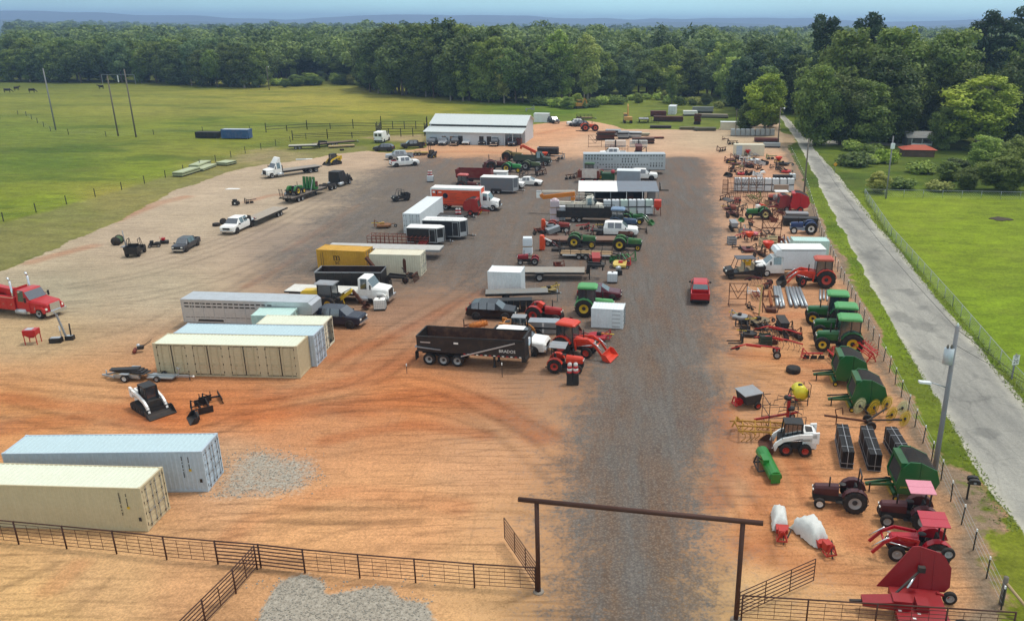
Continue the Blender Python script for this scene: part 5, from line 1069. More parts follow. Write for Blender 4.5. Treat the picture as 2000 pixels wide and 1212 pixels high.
def truck(label,pos,yaw,L,p,body,name='truck',s=1.,rears=(-3.,),grille=None,hood=1.5,fairing=False,sleeper=0.,r=.5):
 t=thing(name,label,'truck',pos,yaw,None,s);xb=hdcab(t,L/2,p,hood,grille=grille,fairing=fairing,sleeper=sleeper);rails(t,-L/2,xb+.4)
 for sy in (-1,1):wheel(t,L/2-1.0,sy*.98,r,.3,RIMG,18)
 duals(t,rears,1.22,r)
 m=M();m.tube((xb+1.0,-1.05,.62),(xb-.2,-1.05,.62),.3,ALU,10);m.tube((xb+1.0,1.05,.62),(xb-.2,1.05,.62),.3,ALU,10);part(t,'fuel_tank',m)
 if body:body(t,-L/2,xb)
 return t
def flatdeck(col,hb=True,w=1.25,z=1.05):
 def f(t,x0,x1):
  m=M();m.bb(x0-.1,x1-.1,-w,w,z,z+.12,col);part(t,'flatbed',m);k=M()
  for sy in (-1,1):k.bb(x0-.1,x1-.1,sy*w,sy*(w+.03),z-.06,z+.1,DK)
  if hb:k.bb(x1-.2,x1-.12,-w*.9,w*.9,z+.12,z+1.2,DK)
  part(t,'rub_rail',k)
 return f
a,b=G(592.7,340),G(532.8,348.4);yy=math.degrees(math.atan2((b-a).y,(b-a).x))
truck('white day cab truck with a tall fairing and long empty grey flatbed',FW(532.8,348.4,yy,4.7,1.1,1),yy,11.4,WHT,flatdeck(mat('8c8880',.8,0,.3,2,'worn_deck')),rears=(-3.3,-4.5),fairing=True)
a,b=G(669.6,364.6),G(684.8,358.9);yy=math.degrees(math.atan2((G(684.8,358.9)-G(605,387)).y,(G(684.8,358.9)-G(605,387)).x))
fp=FW(684.8,358.9,yy,3.4,1.1,-1);truck('black sleeper semi tractor pulling a lowboy of green machinery',fp,yy,8.4,BLK,None,name='semi_tractor',rears=(-2.0,-3.2),hood=1.9,sleeper=1.0)
tp=off(fp,yy,-10.2,0);trailer('lowboy_trailer','black lowboy trailer with upright rear ramps loaded with green machinery',tp,yy,L=10.5,z=.95,axles=(-3.4,-2.3),r=.42,neck='semi',ramps=True,deck=mat('6d655c',.85,0,.3,2,'dark_boards'))
tractor('faded green open tractor chained on the rear of the black lowboy',off(tp,yy,-1.8,0).to_tuple()[:2]+(1.0,),yy,GRN,RIMY,s=.95,top='none')
t=thing('grain_header','upright green harvester header loaded at the front of the black lowboy','farm machine',off(tp,yy,2.4,0).to_tuple()[:2]+(1.0,),yy)
m=M();m.bb(-.5,.4,-1.1,1.1,.1,.5,GRN);part(t,'base',m);m=M()
for k in range(4):m.prism([(-.9+.02*k,.3),(-.5,.3),(-.3,2.2),(-.6,2.3)],-1.1+.6*k,-.75+.6*k,GRN)
part(t,'snouts',m);m=M();m.tube((-.2,-1.1,.7),(-.2,1.1,.7),.3,DK,10);m.bb(.2,.9,-.8,.8,.3,1.3,MRN);part(t,'drum',m)
m=M();m.bar((0,0,0),(.9,0,1.9),.06,ALU);single(m,'loading_ramp','pale folding ramp leaning on the green load of the lowboy','ramp',off(tp,yy,.6,-1.0).to_tuple()[:2]+(1.0,),yy)
skid('compact_track_loader','yellow tracked loader facing the lot near the grass edge',G(652,321),235,YEL,True,s=1.05)
SHEET=mat('b3bb93',.45,.2,.15,1.2,'pale_green_sheet');
def stack(name,label,cat,pos,yaw,L,W_,H,n,m_,under=DK,group=None,jit=.04):
 t=thing(name,label,cat,pos,yaw,group);b=M()
 for k in range(3):x=-L*.4+L*.4*k;b.bb(x-.07,x+.07,-W_/2+.05,W_/2-.05,0,.12,under)
 part(t,'bearers',b);s=M();h=(H-.14)/n
 for k in range(n):j=random.uniform(-jit,jit);s.bb(-L/2+j,L/2+j,-W_/2+j*.5,W_/2+j*.5,.125+h*k,.125+h*k+h*.82,m_ if k==n-1 or k%3 else under)
 part(t,'sheets',s);return t
for (rx,ry,fx,fy,lb)in ((357,346,392,335,'longest stack of pale green sheets at the edge of the pasture'),(389,331,413,321.5,'pale green sheet stack just behind the longest one'),(397,335,424,325,'thin pale green sheet stack in front of two thicker ones')):
 p,y_,L_=VW(rx,ry,fx,fy,1.0,-1);stack('sheet_stack',lb,'sheet stack',p,y_,L_,2.0,.95 if fx!=424 else .6,6,SHEET,group='sheet stacks by the pasture')
p,y_,L_=VW(428,322,450,323,.6,-1);stack('sheet_stack','short pale green sheet stack set apart nearest the white flatbed truck','sheet stack',p,y_,L_,3.2,.75,5,SHEET,group='sheet stacks by the pasture')
def tyre_lying(label,pos,r=.5,w=.35,yaw=0,z=0.,tilt=0.):
 m=M();m.lathe([(r*.55,0),(r*.92,0),(r,w*.2),(r,w*.8),(r*.92,w),(r*.55,w)],(0,0,0),TYRE,'z',20);m.lathe([(0,w*.35),(r*.3,w*.35),(r*.5,w*.5),(r*.56,w*.9)],(0,0,0),RIMG,'z',16)
 o=single(m,'loose_tyre',label,'tyre',(pos[0],pos[1],z),yaw);o.rotation_euler=(tilt,0,R(yaw));return o
tyre_lying('tyre lying flat by the nose of the white crew cab pickup',G(423,441),.55,.4);tyre_lying('tyre leaning behind the flat one near the white crew cab pickup',G(437,437),.5,.3,20,.3,1.0)
utv('utility_vehicle','black two-seat utility vehicle seen from behind on the pale sand',G(266,497),100,BLK,s=1.1)
m=M();m.tube((0,-.6,.55),(0,.6,.55),.5,mat('3c5a34',.7,0,.2,3,'green_plastic'),12);m.lathe([(.62,0),(.62,.06)],(0,-.66,.55),DK,'y',14);m.lathe([(.62,0),(.62,.06)],(0,.6,.55),DK,'y',14);single(m,'cable_spool','green cable spool lying left of the black utility vehicle','spool',G(231,477),10)
m=M();m.bb(-.5,.5,-.4,.4,0,.12,GREY);m.tube((0,0,.1),(-.1,0,2.2),.06,GREY,6);m.tube((.15,0,.1),(-.08,0,1.3),.04,GREY,5);single(m,'jack_post','thin grey upright jack beside the black utility vehicle','post',G(246,482),0)
t=thing('riding_mower','small dark mower left of the graphite pickup','mower',G(302,482),20);m=M();m.prism([(-.6,.2),(-.6,.5),(-.1,.45),(.2,.65),(.7,.6),(.75,.2)],-.3,.3,DK);part(t,'body',m);m=M();m.bb(-.45,-.05,-.25,.25,.5,.85,SEAT);part(t,'seat',m)
for x in (-.5,.55):
 for sy in (-.4,.4):wheel(t,x,sy,.22,.16,RIMG,10)
t=thing('air_compressor','black and red compressor beside the graphite pickup','compressor',G(322,476),10);m=M();m.tube((-.5,0,.3),(.5,0,.3),.25,BLK,10);part(t,'tank',m);m=M();m.bb(-.3,.1,-.2,.2,.55,.85,RED);m.tube((-.45,0,.5),(-.5,0,1.0),.03,RED,4);part(t,'motor',m)
t=thing('scrap_engine','dark engine block on the sand above the white crew cab pickup','engine',G(461,401),0);m=M();m.bb(-.5,.4,-.35,.35,.1,.7,DK);m.bb(-.4,.2,-.2,.2,.7,1.0,BLK);m.tube((.4,0,.4),(.6,0,.4),.25,DK,10);m.bb(-.1,.1,-.38,-.35,.3,.5,WHT);part(t,'block',m)
implement('sub','low black attachment right of the dark engine block',G(487,398),190,BLK,.9)
m=M();m.flat([(-1.2,-.5),(1.1,-.4),(1.2,.3),(-.9,.6)],0,.05,WHT);single(m,'white_board','white board lying flat at the grass edge near the blue-grey sedan','board',G(455,369),5)
a,b=G(0,612),G(60,618.5);yy=math.degrees(math.atan2((b-a).y,(b-a).x))
def wreckbody(t,x0,x1):
 m=M()
 for sy in (-1,1):m.bb(x0,x1-.1,sy*.75,sy*1.27,.75,2.05,RED)
 m.bb(x0,x1-.1,-.75,.75,1.1,1.5,DK);part(t,'tool_body',m);k=M();k.bb(x0,x1-.1,-1.285,-1.272,2.0,2.07,CHR)
 for j in range(4):x=x1-.5-1.0*j;k.bb(x-.42,x+.42,-1.285,-1.272,.85,1.75,RED);k.bb(x-.06,x+.06,-1.3,-1.28,1.3,1.36,CHR)
 part(t,'locker_doors',k);b=M();b.bar((x1-.8,0,2.2),(x0-.5,0,3.0),.6,RED,.55);b.prism([(x1-.2,2.05),(x1-.3,2.9),(x1-1.5,2.5),(x1-1.6,2.05)],-.7,.7,RED);b.bar((x0+1.5,0,2.7),(x0-1.2,0,3.3),.4,DK,.35);part(t,'boom',b)
t=truck('red heavy wrecker truck with chrome stacks cut by the left border',FW(77,623,yy,4.25,1.15,-1),yy,10.5,RED,wreckbody,name='wrecker_truck',rears=(-2.2,-3.5),grille=CHR,hood=1.9,r=.54)
for sy in (-1,1):m=M();m.tube((1.4,sy*1.0,.8),(1.4,sy*1.0,3.7),.1,CHR,8);m.tube((1.4,sy*1.0,3.7),(1.2,sy*1.0,4.05),.1,CHR,8);part(t,'exhaust_stack',m)
m=M();m.tube((4.0,-1.0,1.0),(3.9,-1.0,1.0),.2,CHR,8);m.bb(2.2,2.5,-1.15,1.15,2.6,2.7,CHR);part(t,'visor',m)
t=thing('hopper_stand','small red hopper on four legs in front of the red wrecker','hopper',G(66,670),8);m=M();m.box((0,0,1.15),(1.1,.9,.5),RED);m.box((0,0,.75),(.95,.8,.35),RED,rx=math.pi,top=(.35,.35));part(t,'hopper',m);m=M();m.bb(-.4,.2,-.3,.3,1.4,1.43,ALU);part(t,'lid',m)
for sx in (-1,1):
 for sy in (-1,1):m=M();m.bar((sx*.5,sy*.4,0),(sx*.5,sy*.4,1.2),.06,RED);part(t,'leg',m)
t=thing('service_crane','grey service crane with black tool boxes near the red wrecker','crane',G(124,666),10);m=M();m.bb(-1.0,0,-.5,.1,0,.45,BLK);m.bb(.1,.8,.1,.6,0,.4,BLK);m.bb(-.9,-.1,-.4,0,.45,.5,ALU);m.bb(.15,.7,.15,.5,.4,.44,ALU);part(t,'tool_box',m);m=M();m.bar((.2,.2,.4),(-.15,.1,2.6),.14,GREY);m.bar((-.15,.1,2.6),(-.3,0,2.9),.1,GREY);m.tube((.6,.3,.4),(.65,.3,1.6),.07,DK,6);m.tube((-.1,0,.4),(-.12,.05,1.5),.05,CHR,6);part(t,'boom',m)
t=thing('walk_behind_tiller','little rusty garden tiller left of the four-door tan container','tiller',G(275,687),200);m=M();m.bb(-.3,.2,-.2,.2,.3,.6,DK);m.ball((.1,0,.65),.16,ALU);part(t,'engine',m);m=M();m.tube((-.2,-.15,.5),(-1.0,-.3,1.0),.025,DK,5);m.tube((-.2,.15,.5),(-1.0,.3,1.0),.025,DK,5);part(t,'handles',m);m=M();m.tube((.45,-.4,.2),(.45,.4,.2),.16,RUSTR,8);part(t,'tines',m)
t=trailer('utility_trailer','small grey single axle trailer loaded with black steel plates',G(257,738),176,L=2.2,W_=1.3,z=.55,axles=(0,),r=.33,frame=GALV,neck='tongue',rim=RIMW)
for k in range(4):m=M();m.box((0,0,.03),(2.9-.2*k,.9-.1*k,.06),BLK,rz=.12*k-.15);single(m,'steel_plate','black steel plate stacked on the small grey single axle trailer','steel plate',off(G(257,738),176,.2*k-.2,0).to_tuple()[:2]+(.62+.07*k,),176,'plates on the small trailer')
a,b=G(290,824),G(348,804);v_=b-a;yy=math.degrees(math.atan2(v_.y,v_.x))-90
skid('compact_track_loader','white tracked loader with a wide black bucket on the orange dirt',off((a+b)/2,yy,-2.02,0),yy,WHT,True,s=1.0)
implement('bucket','black attachment box lowest in the cluster beside the white tracked loader',G(376,821),215,BLK,.85);implement('grap','black grapple frame in the middle of the attachment cluster',G(394,800),215,BLK,1.0);implement('blade','black dozer blade at the far end of the attachment cluster',G(418,783),215,BLK,.85);implement('forks','black fork frame behind the attachment cluster',G(402,786),130,BLK,.8)
t=thing('boat_trailer','bare grey galvanised trailer frame lying against the four-door tan container','trailer',G(335,741),-4);m=M();m.bb(-2.0,1.6,-.1,.1,.3,.45,GALV);m.bb(-1.8,.4,-.5,.5,.28,.36,GALV);m.bar((1.5,0,.4),(1.9,0,.35),.1,GALV);m.bar((.6,0,.4),(.9,0,1.1),.07,GALV);m.bar((.9,-.2,1.1),(.5,.2,1.0),.1,GALV);m.tube((1.6,0,.0),(1.6,0,.5),.04,DK,5);part(t,'frame',m);m=M();m.ball((1.95,0,.36),.1,WHT);part(t,'coupler',m);wheel(t,-.9,-.55,.26,.18,RIMG,12);wheel(t,-.9,.55,.26,.18,RIMG,12)
# middle rows, left block
RW=-5.
p=G(640,600);t=thing('backhoe_loader','yellow backhoe loader with a dark cab between the silver trailer and white truck','backhoe',p,172)
m=M();m.bb(-1.2,2.2,-.45,.45,.6,1.0,DK);part(t,'chassis',m);m=M();rings(m,[(2.6,.9,1.5,1.7,.5,.42),(2.4,.8,1.6,1.85,.55,.45),(.6,.9,1.7,2.0,.6,.48)],YEL);part(t,'hood',m)
m=M();rings(m,[(.55,1.0,1.7,2.65,.75,.65),(-.95,1.0,1.7,2.65,.75,.65)],glass());part(t,'cab_window',m);m=M()
for x in (.55,-.95):
 for sy in (-1,1):m.bar((x,sy*.75,.9),(x,sy*.68,2.65),.09,BLK)
m.bb(-.98,.6,-.78,.78,.9,1.2,BLK);part(t,'cab_frame',m);m=M();rings(m,[(.85,2.66,2.72,2.8,.8,.6),(-1.2,2.66,2.72,2.8,.8,.6)],GREY);part(t,'cab_roof',m)
for sy in (-1,1):m=M();m.bar((.9,sy*.8,1.4),(2.9,sy*.85,.9),.14,YEL,.2);m.bar((2.9,sy*.85,.9),(3.3,sy*.85,.35),.14,YEL);part(t,'loader_arm',m);wheel(t,-.6,sy*.95,.72,.42,RIMY,lug=True);wheel(t,1.9,sy*.8,.48,.3,RIMY,16);m=M();m.bar((-1.2,sy*.9,.9),(-1.35,sy*1.15,.1),.12,YEL);part(t,'stabiliser',m)
bucket(t,3.25,.1,2.2,DK,.8,.7,name='front_bucket');m=M();m.bb(-1.6,-1.2,-.4,.4,.5,1.2,DK);m.bar((-1.5,0,1.0),(-3.0,.2,2.1),.3,YEL,.35);m.bar((-3.0,.2,2.1),(-3.9,.2,.9),.22,RUST,.28);m.tube((-1.6,.1,1.5),(-2.9,.25,2.35),.07,CHR,6);part(t,'backhoe_arm',m);bucket(t,-4.1,.25,.7,RUST,-.5,.6,name='backhoe_bucket')
p,y_,L_=VW(640,637,684,642,.95,-1);car('pickup_truck','dark navy older pickup with chrome bumper beside the short cream container',off(G(684,642),-9,-1.85,.98),-9,'crew',NAVY,'pickup',s=1.0,rim=RIMW)
yy=-6.;truck('white medium truck with long white flatbed in front of the black dump trailer',FW(741,594.5,yy,4.6,1.05,-1),yy,11.2,WHT,flatdeck(mat('d6d6ce',.7,0,.25,1.5,'white_deck'),hb=False),rears=(-2.6,),hood=1.6)
ibc(G(743,604),5,'white caged tote standing in front of the white medium flatbed truck',None,c='f0efe8')
def dumpbed(name,label,pos,yaw,L,W_,zb,zt,axles,r,c=None,inner=None,group=None,front='vee',hoodup=.0,stripes=False,legs=True,txt=None):
 t=thing(name,label,'dump trailer',pos,yaw,group);c=c or BLK;inner=inner or mat('4a332a',.85,.1,.4,2,'rusty_bed');h=L/2
 for sy in (-1,1):
  m=M();m.prism([(-h,zb),(h-(.5 if front=='slope' else 0),zb),(h,zt+hoodup*.4),(-h,zt)],sy*(W_/2-.05),sy*W_/2,c)
  for k in range(int(L/.9)):x=-h+.25+k*.9;m.bb(x-.04,x+.04,sy*(W_/2),sy*(W_/2+.06),zb,zt-.06,c)if not stripes else None
  m.bb(-h,h,sy*(W_/2-.02),sy*(W_/2+.06),zt-.1,zt,c if stripes else GREY);part(t,'side_wall',m)
  m=M();m.bb(-h+.02,h-.08,sy*(W_/2-.065),sy*(W_/2-.053),zb+.05,zt-.02,inner);part(t,'inner_lining',m)
 m=M();m.bb(-h,h-.1,-W_/2+.06,W_/2-.06,zb,zb+.06,inner);part(t,'floor',m);m=M();m.bb(h-.06,h,-W_/2+.05,W_/2-.05,zb,zt+hoodup,c);m.bb(h-.065,h+.03,-W_/2,W_/2,zt+hoodup-.1,zt+hoodup,c if stripes else GREY);part(t,'front_wall',m)
 m=M();m.bb(-h-.06,-h,-W_/2,W_/2,zb,zt-.1,c);m.bb(-h-.09,-h+.02,-W_/2-.02,W_/2+.02,zt-.14,zt,c if stripes else GREY);m.bb(-h-.1,-h-.06,-.1,.1,zb,zt-.1,c);part(t,'tailgate',m)
 f=M()
 for sy in (-.5,.5):f.bb(-h+.1,h+.1,sy-.08,sy+.08,zb-.34,zb-.02,DK)
 if legs:
  for sy in (-.7,.7):f.bb(h*.42-.08,h*.42+.08,sy-.08,sy+.08,.02,zb,DK);f.bb(h*.42-.15,h*.42+.15,sy-.15,sy+.15,.0,.04,DK)
 part(t,'frame',f);fd=M()
 for sy in (-1,1):fd.bb(axles[0]-r,axles[-1]+r,sy*(W_/2-.3),sy*(W_/2+.02),r*2.08,r*2.13,c)
 part(t,'mud_guard',fd)
 for x in axles:
  for sy in (-1,1):wheel(t,x,sy*(W_/2-.22),r,.42,RIMG,18)
 return t
ds=VW(815,655,1020,668,1.28,-1,None,2.7);t=dumpbed('dump_trailer','large black end dump trailer with white lettering parked in front of the white truck',ds[0],ds[1],9.4,2.56,1.25,2.7,(-3.75,-2.45,-1.2),.54,stripes=True,hoodup=.35)
lettering('BRADOS',t,(3.3,-1.3,1.75),.38,WHT,ext=.003);m=M();m.bar((-.8,-1.33,1.05),(4.0,-1.33,2.55),.07,ALU,.1);part(t,'tarp_arm',m);m=M()
for k in range(14):m.bb(-.6+.38*k,-.6+.38*k+.19,-1.3,-1.29,1.24,1.32,WHT if k%2 else RED)
m.bb(-4.4,-3.5,-1.345,-1.335,2.1,2.2,ALU);m.bb(-1.4,-1.0,-1.345,-1.335,2.15,2.3,WHT);part(t,'reflective_tape',m);m=M();m.prism([(-4.9,1.75),(-2.6,1.55),(-2.6,1.5),(-4.9,1.65)],-1.4,-1.0,GREY);m.bb(-4.95,-4.9,-1.3,-.6,.4,1.2,DK);part(t,'mud_flap',m)
m=M();m.bb(4.7,4.85,-1.28,1.28,1.0,3.05,BLK);m.bb(4.55,4.95,-1.3,1.3,.85,1.2,BLK);m.tube((4.9,0,.95),(4.9,0,2.7),.16,CHR,8);part(t,'bulkhead',m)
yy=-11.;car('pickup_truck','white heavy pickup with black grille behind the front of the large black dump trailer',FW(1041,695,yy,1.85*1.12,1.0,-1),yy,'crew',WHT,'pickup',s=1.12,bed='flat')
a,y_,L_=VW(620,531,739.5,531,1.2,-1,None,2.35);dumpbed('dump_trailer','boxy black roll-off style dump trailer beside the ochre yellow container',a,y_-1,7.2,2.4,.75,2.35,(-1.6,-.7),.4,inner=mat('30221d',.9,0,.4,2,'dark_rust_bed'))
m=M();yy=y_;q=off(a,y_,5.0,.2)
t=thing('gooseneck_hitch','black gooseneck hitch frame at the nose of the boxy dump trailer','hitch',q,y_);m.prism([(-1.3,.5),(-1.2,1.4),(-.9,1.7),(.9,1.5),(.9,1.25),(-.8,1.35),(-.95,.5)],-.5,-.38,BLK);m.prism([(-1.3,.5),(-1.2,1.4),(-.9,1.7),(.9,1.5),(.9,1.25),(-.8,1.35),(-.95,.5)],.38,.5,BLK);m.tube((.8,0,1.35),(.8,0,.5),.07,DK,6);part(t,'neck',m);m=M();m.bb(-1.0,-.8,-.6,.6,0,.9,DK);part(t,'landing_gear',m)
t=thing('rusty_cultivator','rusty implement with a tall brown blade in front of the cream white container','farm implement',G(790,548),172);m=M();m.bar((-1.4,-.5,.7),(1.4,0,.5),.12,DK);m.bar((-1.4,.5,.7),(1.4,0,.5),.12,DK);m.bar((-1.3,-.8,.9),(-1.3,.8,.9),.12,RUST);m.bar((-.3,-.8,.8),(-.3,.8,.8),.1,RUST);m.bar((-.3,0,.8),(.2,0,1.6),.08,DK);part(t,'frame',m)
m=M();m.prism([(-.2,.9),(.15,.9),(.15,2.4),(0,2.6),(-.2,2.4)],-.35,-.25,RUST);part(t,'tall_blade',m);m=M()
for k in range(6):m.tube((-1.3,-.75+.3*k,.9),(-1.5,-.75+.3*k,.05),.05,RUST,5)
part(t,'tines',m);wheel(t,-.5,-.95,.38,.2,RUST,14);wheel(t,-.5,.95,.38,.2,RUST,14)
t=thing('conveyor_head','rusty brown chute leaning between the yellow and cream containers','chute',G(728,541),0);m=M();m.bar((-.6,0,2.4),(.7,0,.6),.6,RUST,.25);m.bar((.7,0,.6),(.9,0,0),.3,RUST);part(t,'chute',m)
a,y_,L_=VW(638,484,855,489,1.28,-1,None,1.25);trailer('flatbed_trailer','very long empty flatbed semi trailer with pale deck behind the yellow container',a,y_,L=14.6,W_=2.55,z=1.25,axles=(-6.0,-4.8),r=.5,frame=GREY,deck=mat('bfbfba',.6,.2,.25,1.5,'aluminium_deck'),neck='semi')
t=thing('panel_rack','long rack of red pipe hay feeders behind the pale flatbed','hay feeder',G(788,479),RW);m=M()
for z in (.1,.55,1.0,1.35):
 for sy in (-.9,.9):m.tube((-4.6,sy,z),(3.7,sy,z),.035,RUSTR,5)
for k in range(15):
 x=-4.6+8.3*k/14
 for sy in (-.9,.9):m.tube((x,sy,0),(x,sy,1.4),.035,RUSTR,5)
 m.tube((x,-.9,1.35),(x,.9,1.35),.03,RUSTR,5)
part(t,'frame',m);m=M()
for k in range(6):m.bar((2.2+.2*k,-.85,.3),(2.6+.2*k,.85,1.3),.05,RED)
part(t,'dividers',m)
enclosed('cargo_trailer','small black V-nosed cargo trailer with white roof, nearest of the dark pair',off(G(830,480),RW,0,1.05),RW,4.8,2.0,2.0,BLK)
enclosed('cargo_trailer','charcoal cargo trailer with roof rails behind the small black one',off(G(868,468),RW,0,1.1),RW,5.9,2.2,2.25,CHARC,rack=True)
p=G(890,428);trailer('flatbed_trailer','dark low flatbed mostly hidden behind the charcoal cargo trailer',off(p,RW,-.8,0),RW,L=5.2,W_=2.1,z=.7,axles=(-.8,.1),r=.34,deck=DK)
drum_cones(['left striped barrel standing on the dark flatbed behind the cargo trailer','right striped barrel standing on the dark flatbed behind the cargo trailer'],off(p,RW,.2,.1),0,2,.76)
yy=-6.;near=G(953,412.5);n_=off(near,yy,-4.6,1.25)
def orangebox(t,x0,x1):
 m=M();m.bb(x0,x1-.05,-1.22,1.22,.75,3.45,ORG);part(t,'cargo_box',m);w_=M()
 for xx in (x0,x1-.05):
  for sy in (-1,1):w_.bb(xx-.09,xx+.09,sy*1.13,sy*1.26,.7,3.5,WHT)
 for sy in (-1,1):w_.bb(x0,x1-.05,sy*1.13,sy*1.25,3.22,3.5,WHT);w_.bb(x0,x1-.05,sy*1.221,sy*1.235,.9,.98,MRN)
 part(t,'corner_trim',w_);r_=M();r_.bb(x0,x1-.05,-1.2,1.2,3.452,3.53,WHT);part(t,'roof',r_);e=M();e.bb(x0-.03,x0-.002,-1.05,1.05,.8,3.2,WHT);part(t,'rear_door',e)
 g=M();g.lathe([(.36,0),(.42,0),(.42,.01),(.36,.01)],(x0+2.3,-1.24,2.3),NAVY,'y',24);g.lathe([(.2,0),(.24,0),(.24,.01),(.2,.01)],(x0+2.3,-1.24,2.3),NAVY,'y',20);g.bb(x0+2.15,x0+2.45,-1.24,-1.23,2.25,2.35,NAVY);part(t,'emblem',g)
 b=M()
 for j,(xa,xb,z)in enumerate(((3.0,4.2,2.6),(3.0,3.9,2.35),(3.0,4.6,2.05),(3.0,4.1,1.85),(3.0,5.2,1.6),(2.0,3.6,1.35),(5.0,6.2,2.8))):b.bb(x0+xa,x0+min(xb,x1-x0-.3),-1.232,-1.222,z,z+.06,mat('7a2a14',.5,0,.1,1,'dark_orange_print'))
 b.bb(x0+.25,x0+.65,-1.232,-1.222,2.7,3.0,WHT);b.bb(x0+.8,x0+.95,-1.232,-1.222,2.45,3.05,NAVY);b.bb(x0+1.2,x0+1.7,-1.232,-1.222,2.75,2.9,WHT);part(t,'printing',b)
truck('white cab box truck with an orange printed cargo box and white frame',off(n_,yy,.9,0),yy,10.8,WHT,orangebox,name='box_truck',rears=(-3.2,),hood=1.2)
baler('red round baler standing against the side of the orange box truck',off(G(922,421),RW,0,1.3),RW+2,mat('9e1c14',.4,0,.2,1,'deep_red'),s=.95,rim=RIMR)
tractor('dull red cab tractor behind the roof of the orange box truck',G(915,372),RW,MRN,RIMR,s=1.1,top='cab',topc=mat('c05a56',.5,0,.2,1,'faded_red'))
implement('disc','red disc harrow between the dull red tractor and the grey cargo trailer',G(945,369),RW,mat('a0283a',.5,0,.2,1,'raspberry'),1.2)
t=thing('grain_wagon','deep red open grain trailer behind the grey cargo trailer','wagon',G(928,358),RW);m=M()
for sy in (-1,1):m.prism([(-3.2,1.2),(3.0,1.2),(3.4,2.7),(-3.4,2.7)],sy*1.15,sy*1.2,mat('70120f',.5,0,.25,1,'ox_red'))
m.bb(3.2,3.3,-1.15,1.15,1.2,2.7,mat('70120f',.5,0,.25,1,'ox_red'));m.bb(-3.3,-3.2,-1.15,1.15,1.2,2.7,mat('70120f',.5,0,.25,1,'ox_red'));m.bb(-3.1,3.1,-1.1,1.1,1.15,1.25,MRN);part(t,'tub',m);m=M();m.bb(-3.0,3.6,-.5,.5,.7,.9,MRN);part(t,'frame',m)
for x in (-2,-1):
 for sy in (-1,1):wheel(t,x,sy*1.0,.5,.35,RIMR,14)
enclosed('cargo_trailer','medium grey cargo trailer with curved white roof beside the white pickup',off(G(975,378),RW,0,1.1),RW-2,6.4,2.3,2.4,mat('6c7076',.45,.1,.2,1,'mid_grey'),vn=.6,door=False)
p=G(1003,372);car('pickup_truck','white pickup squeezed between the grey cargo trailer and the white sedan',off(p,RW,-1.2,2.2),RW,'crew',WHT,'pickup',s=.95)
car('sedan','white four door sedan parked nearest the lane beside the grey cargo trailer',off(G(1032,363),RW,0,.9),RW-1,'sedan',WHT,s=1.05)
m=M();m.bb(-1.6,1.6,-.8,.8,0,1.5,LTG);m.bb(-1.7,1.7,-.9,.9,1.5,1.6,WHT);m.bb(-1.2,-.3,-.82,-.8,.7,1.2,BLK);single(m,'camper_shell','white truck topper shell behind the roof of the grey cargo trailer','truck topper',off(G(973,352),RW,0,1),RW)
implement('cutter','rusty yellow rotary cutter alone on the grey gravel',G(750,444),190,mat('7a5030',.8,0,.4,2,'rust_tan'),1.15,p2=mat('b08a4a',.7,0,.3,2,'ochre'))
utv('utility_vehicle','dark utility vehicle alone on the gravel left of the orange box truck',G(783,392),215,BLK,s=1.0)
p=G(841,355);ibc(p,4,'caged tote on the gravel carrying two striped barrels');drum_cones(['left striped barrel on top of the lone caged tote','right striped barrel on top of the lone caged tote'],off(p,0,-.25,0),0,2,1.22)
p,y_,L_=VW(784,328,806,324,.95,-1);car('pickup_truck','white pickup seen from behind with red cargo in its bed',off(G(791,324),28,0,0),28,'crew',WHT,'pickup')
m=M();m.bb(-.5,.4,-.5,.4,0,.5,RED);m.bb(-.3,.3,-.3,.5,.5,.75,BLK);single(m,'pickup_load','red and black machine riding in the bed of the white pickup','machine',off(G(791,324),28,-2.2,0).to_tuple()[:2]+(.84,),28)
car('pickup_truck','silver pickup with a maroon bed pulling a black trailer near the shop',off(G(780,311),196,0,0),196,'crew',SILV,'pickup',bed=MRN)
trailer('utility_trailer','black utility trailer with yellowish boards behind the silver and maroon pickup',G(812,303),192,L=5.5,W_=2.0,z=.6,axles=(-.8,0.),r=.34,deck=mat('a58a3e',.8,0,.3,2,'yellow_boards'))
t=skid('stand_on_loader','small dark forklift machine with tall twin masts near the shop cars',G(844,308),250,GRAPH,False,s=.8,buck=False);m=M()
for sy in (-.3,.3):m.bb(1.0,1.1,sy-.04,sy+.04,.1,3.6,DK)
m.bb(1.0,1.06,-.35,.35,1.5,1.6,DK);part(t,'mast',m)
car('suv','black station wagon parked side-on at the grass edge left of the shop',off(G(748,296),180,0,-.9),176,'suv',CHARC,'SUV');car('pickup_truck','black pickup parked in the shade left of the shop cars',G(806,289),200,'crew',BLK,'pickup',s=.95)
tractor('old maroon tractor at the left end of the machinery cluster',G(972,332),10,MRN,RUST,s=1.25,top='rops')
t=thing('cotton_header','maroon picking header left of the old maroon tractor','farm machine',G(956,332),-20);m=M()
for k in range(4):m.prism([(-.7,.2),(.7,.1),(.3,1.6),(-.7,1.7)],-1.0+.5*k,-.65+.5*k,MRN)
part(t,'units',m);m=M();m.bb(-1.0,-.7,-1.1,1.1,.3,1.2,RUST);part(t,'frame',m)
tractor('bright green open tractor in the middle of the machinery cluster',G(1003,336),-12,mat('2c8a44',.4,0,.15,1,'bright_green'),RIMY,s=1.15,top='none');tractor('olive green farm tractor nearest the lane in the machinery cluster',G(1040,332),-10,mat('4a5a38',.6,0,.25,1,'olive_paint'),RIMG,s=1.15,top='none')
tractor('yellow-wheeled old tractor with a tall stack at the back of the machinery cluster',G(1003,314),-5,mat('7a6a3a',.7,0,.3,1,'mustard'),RUST,s=1.3,top='none')
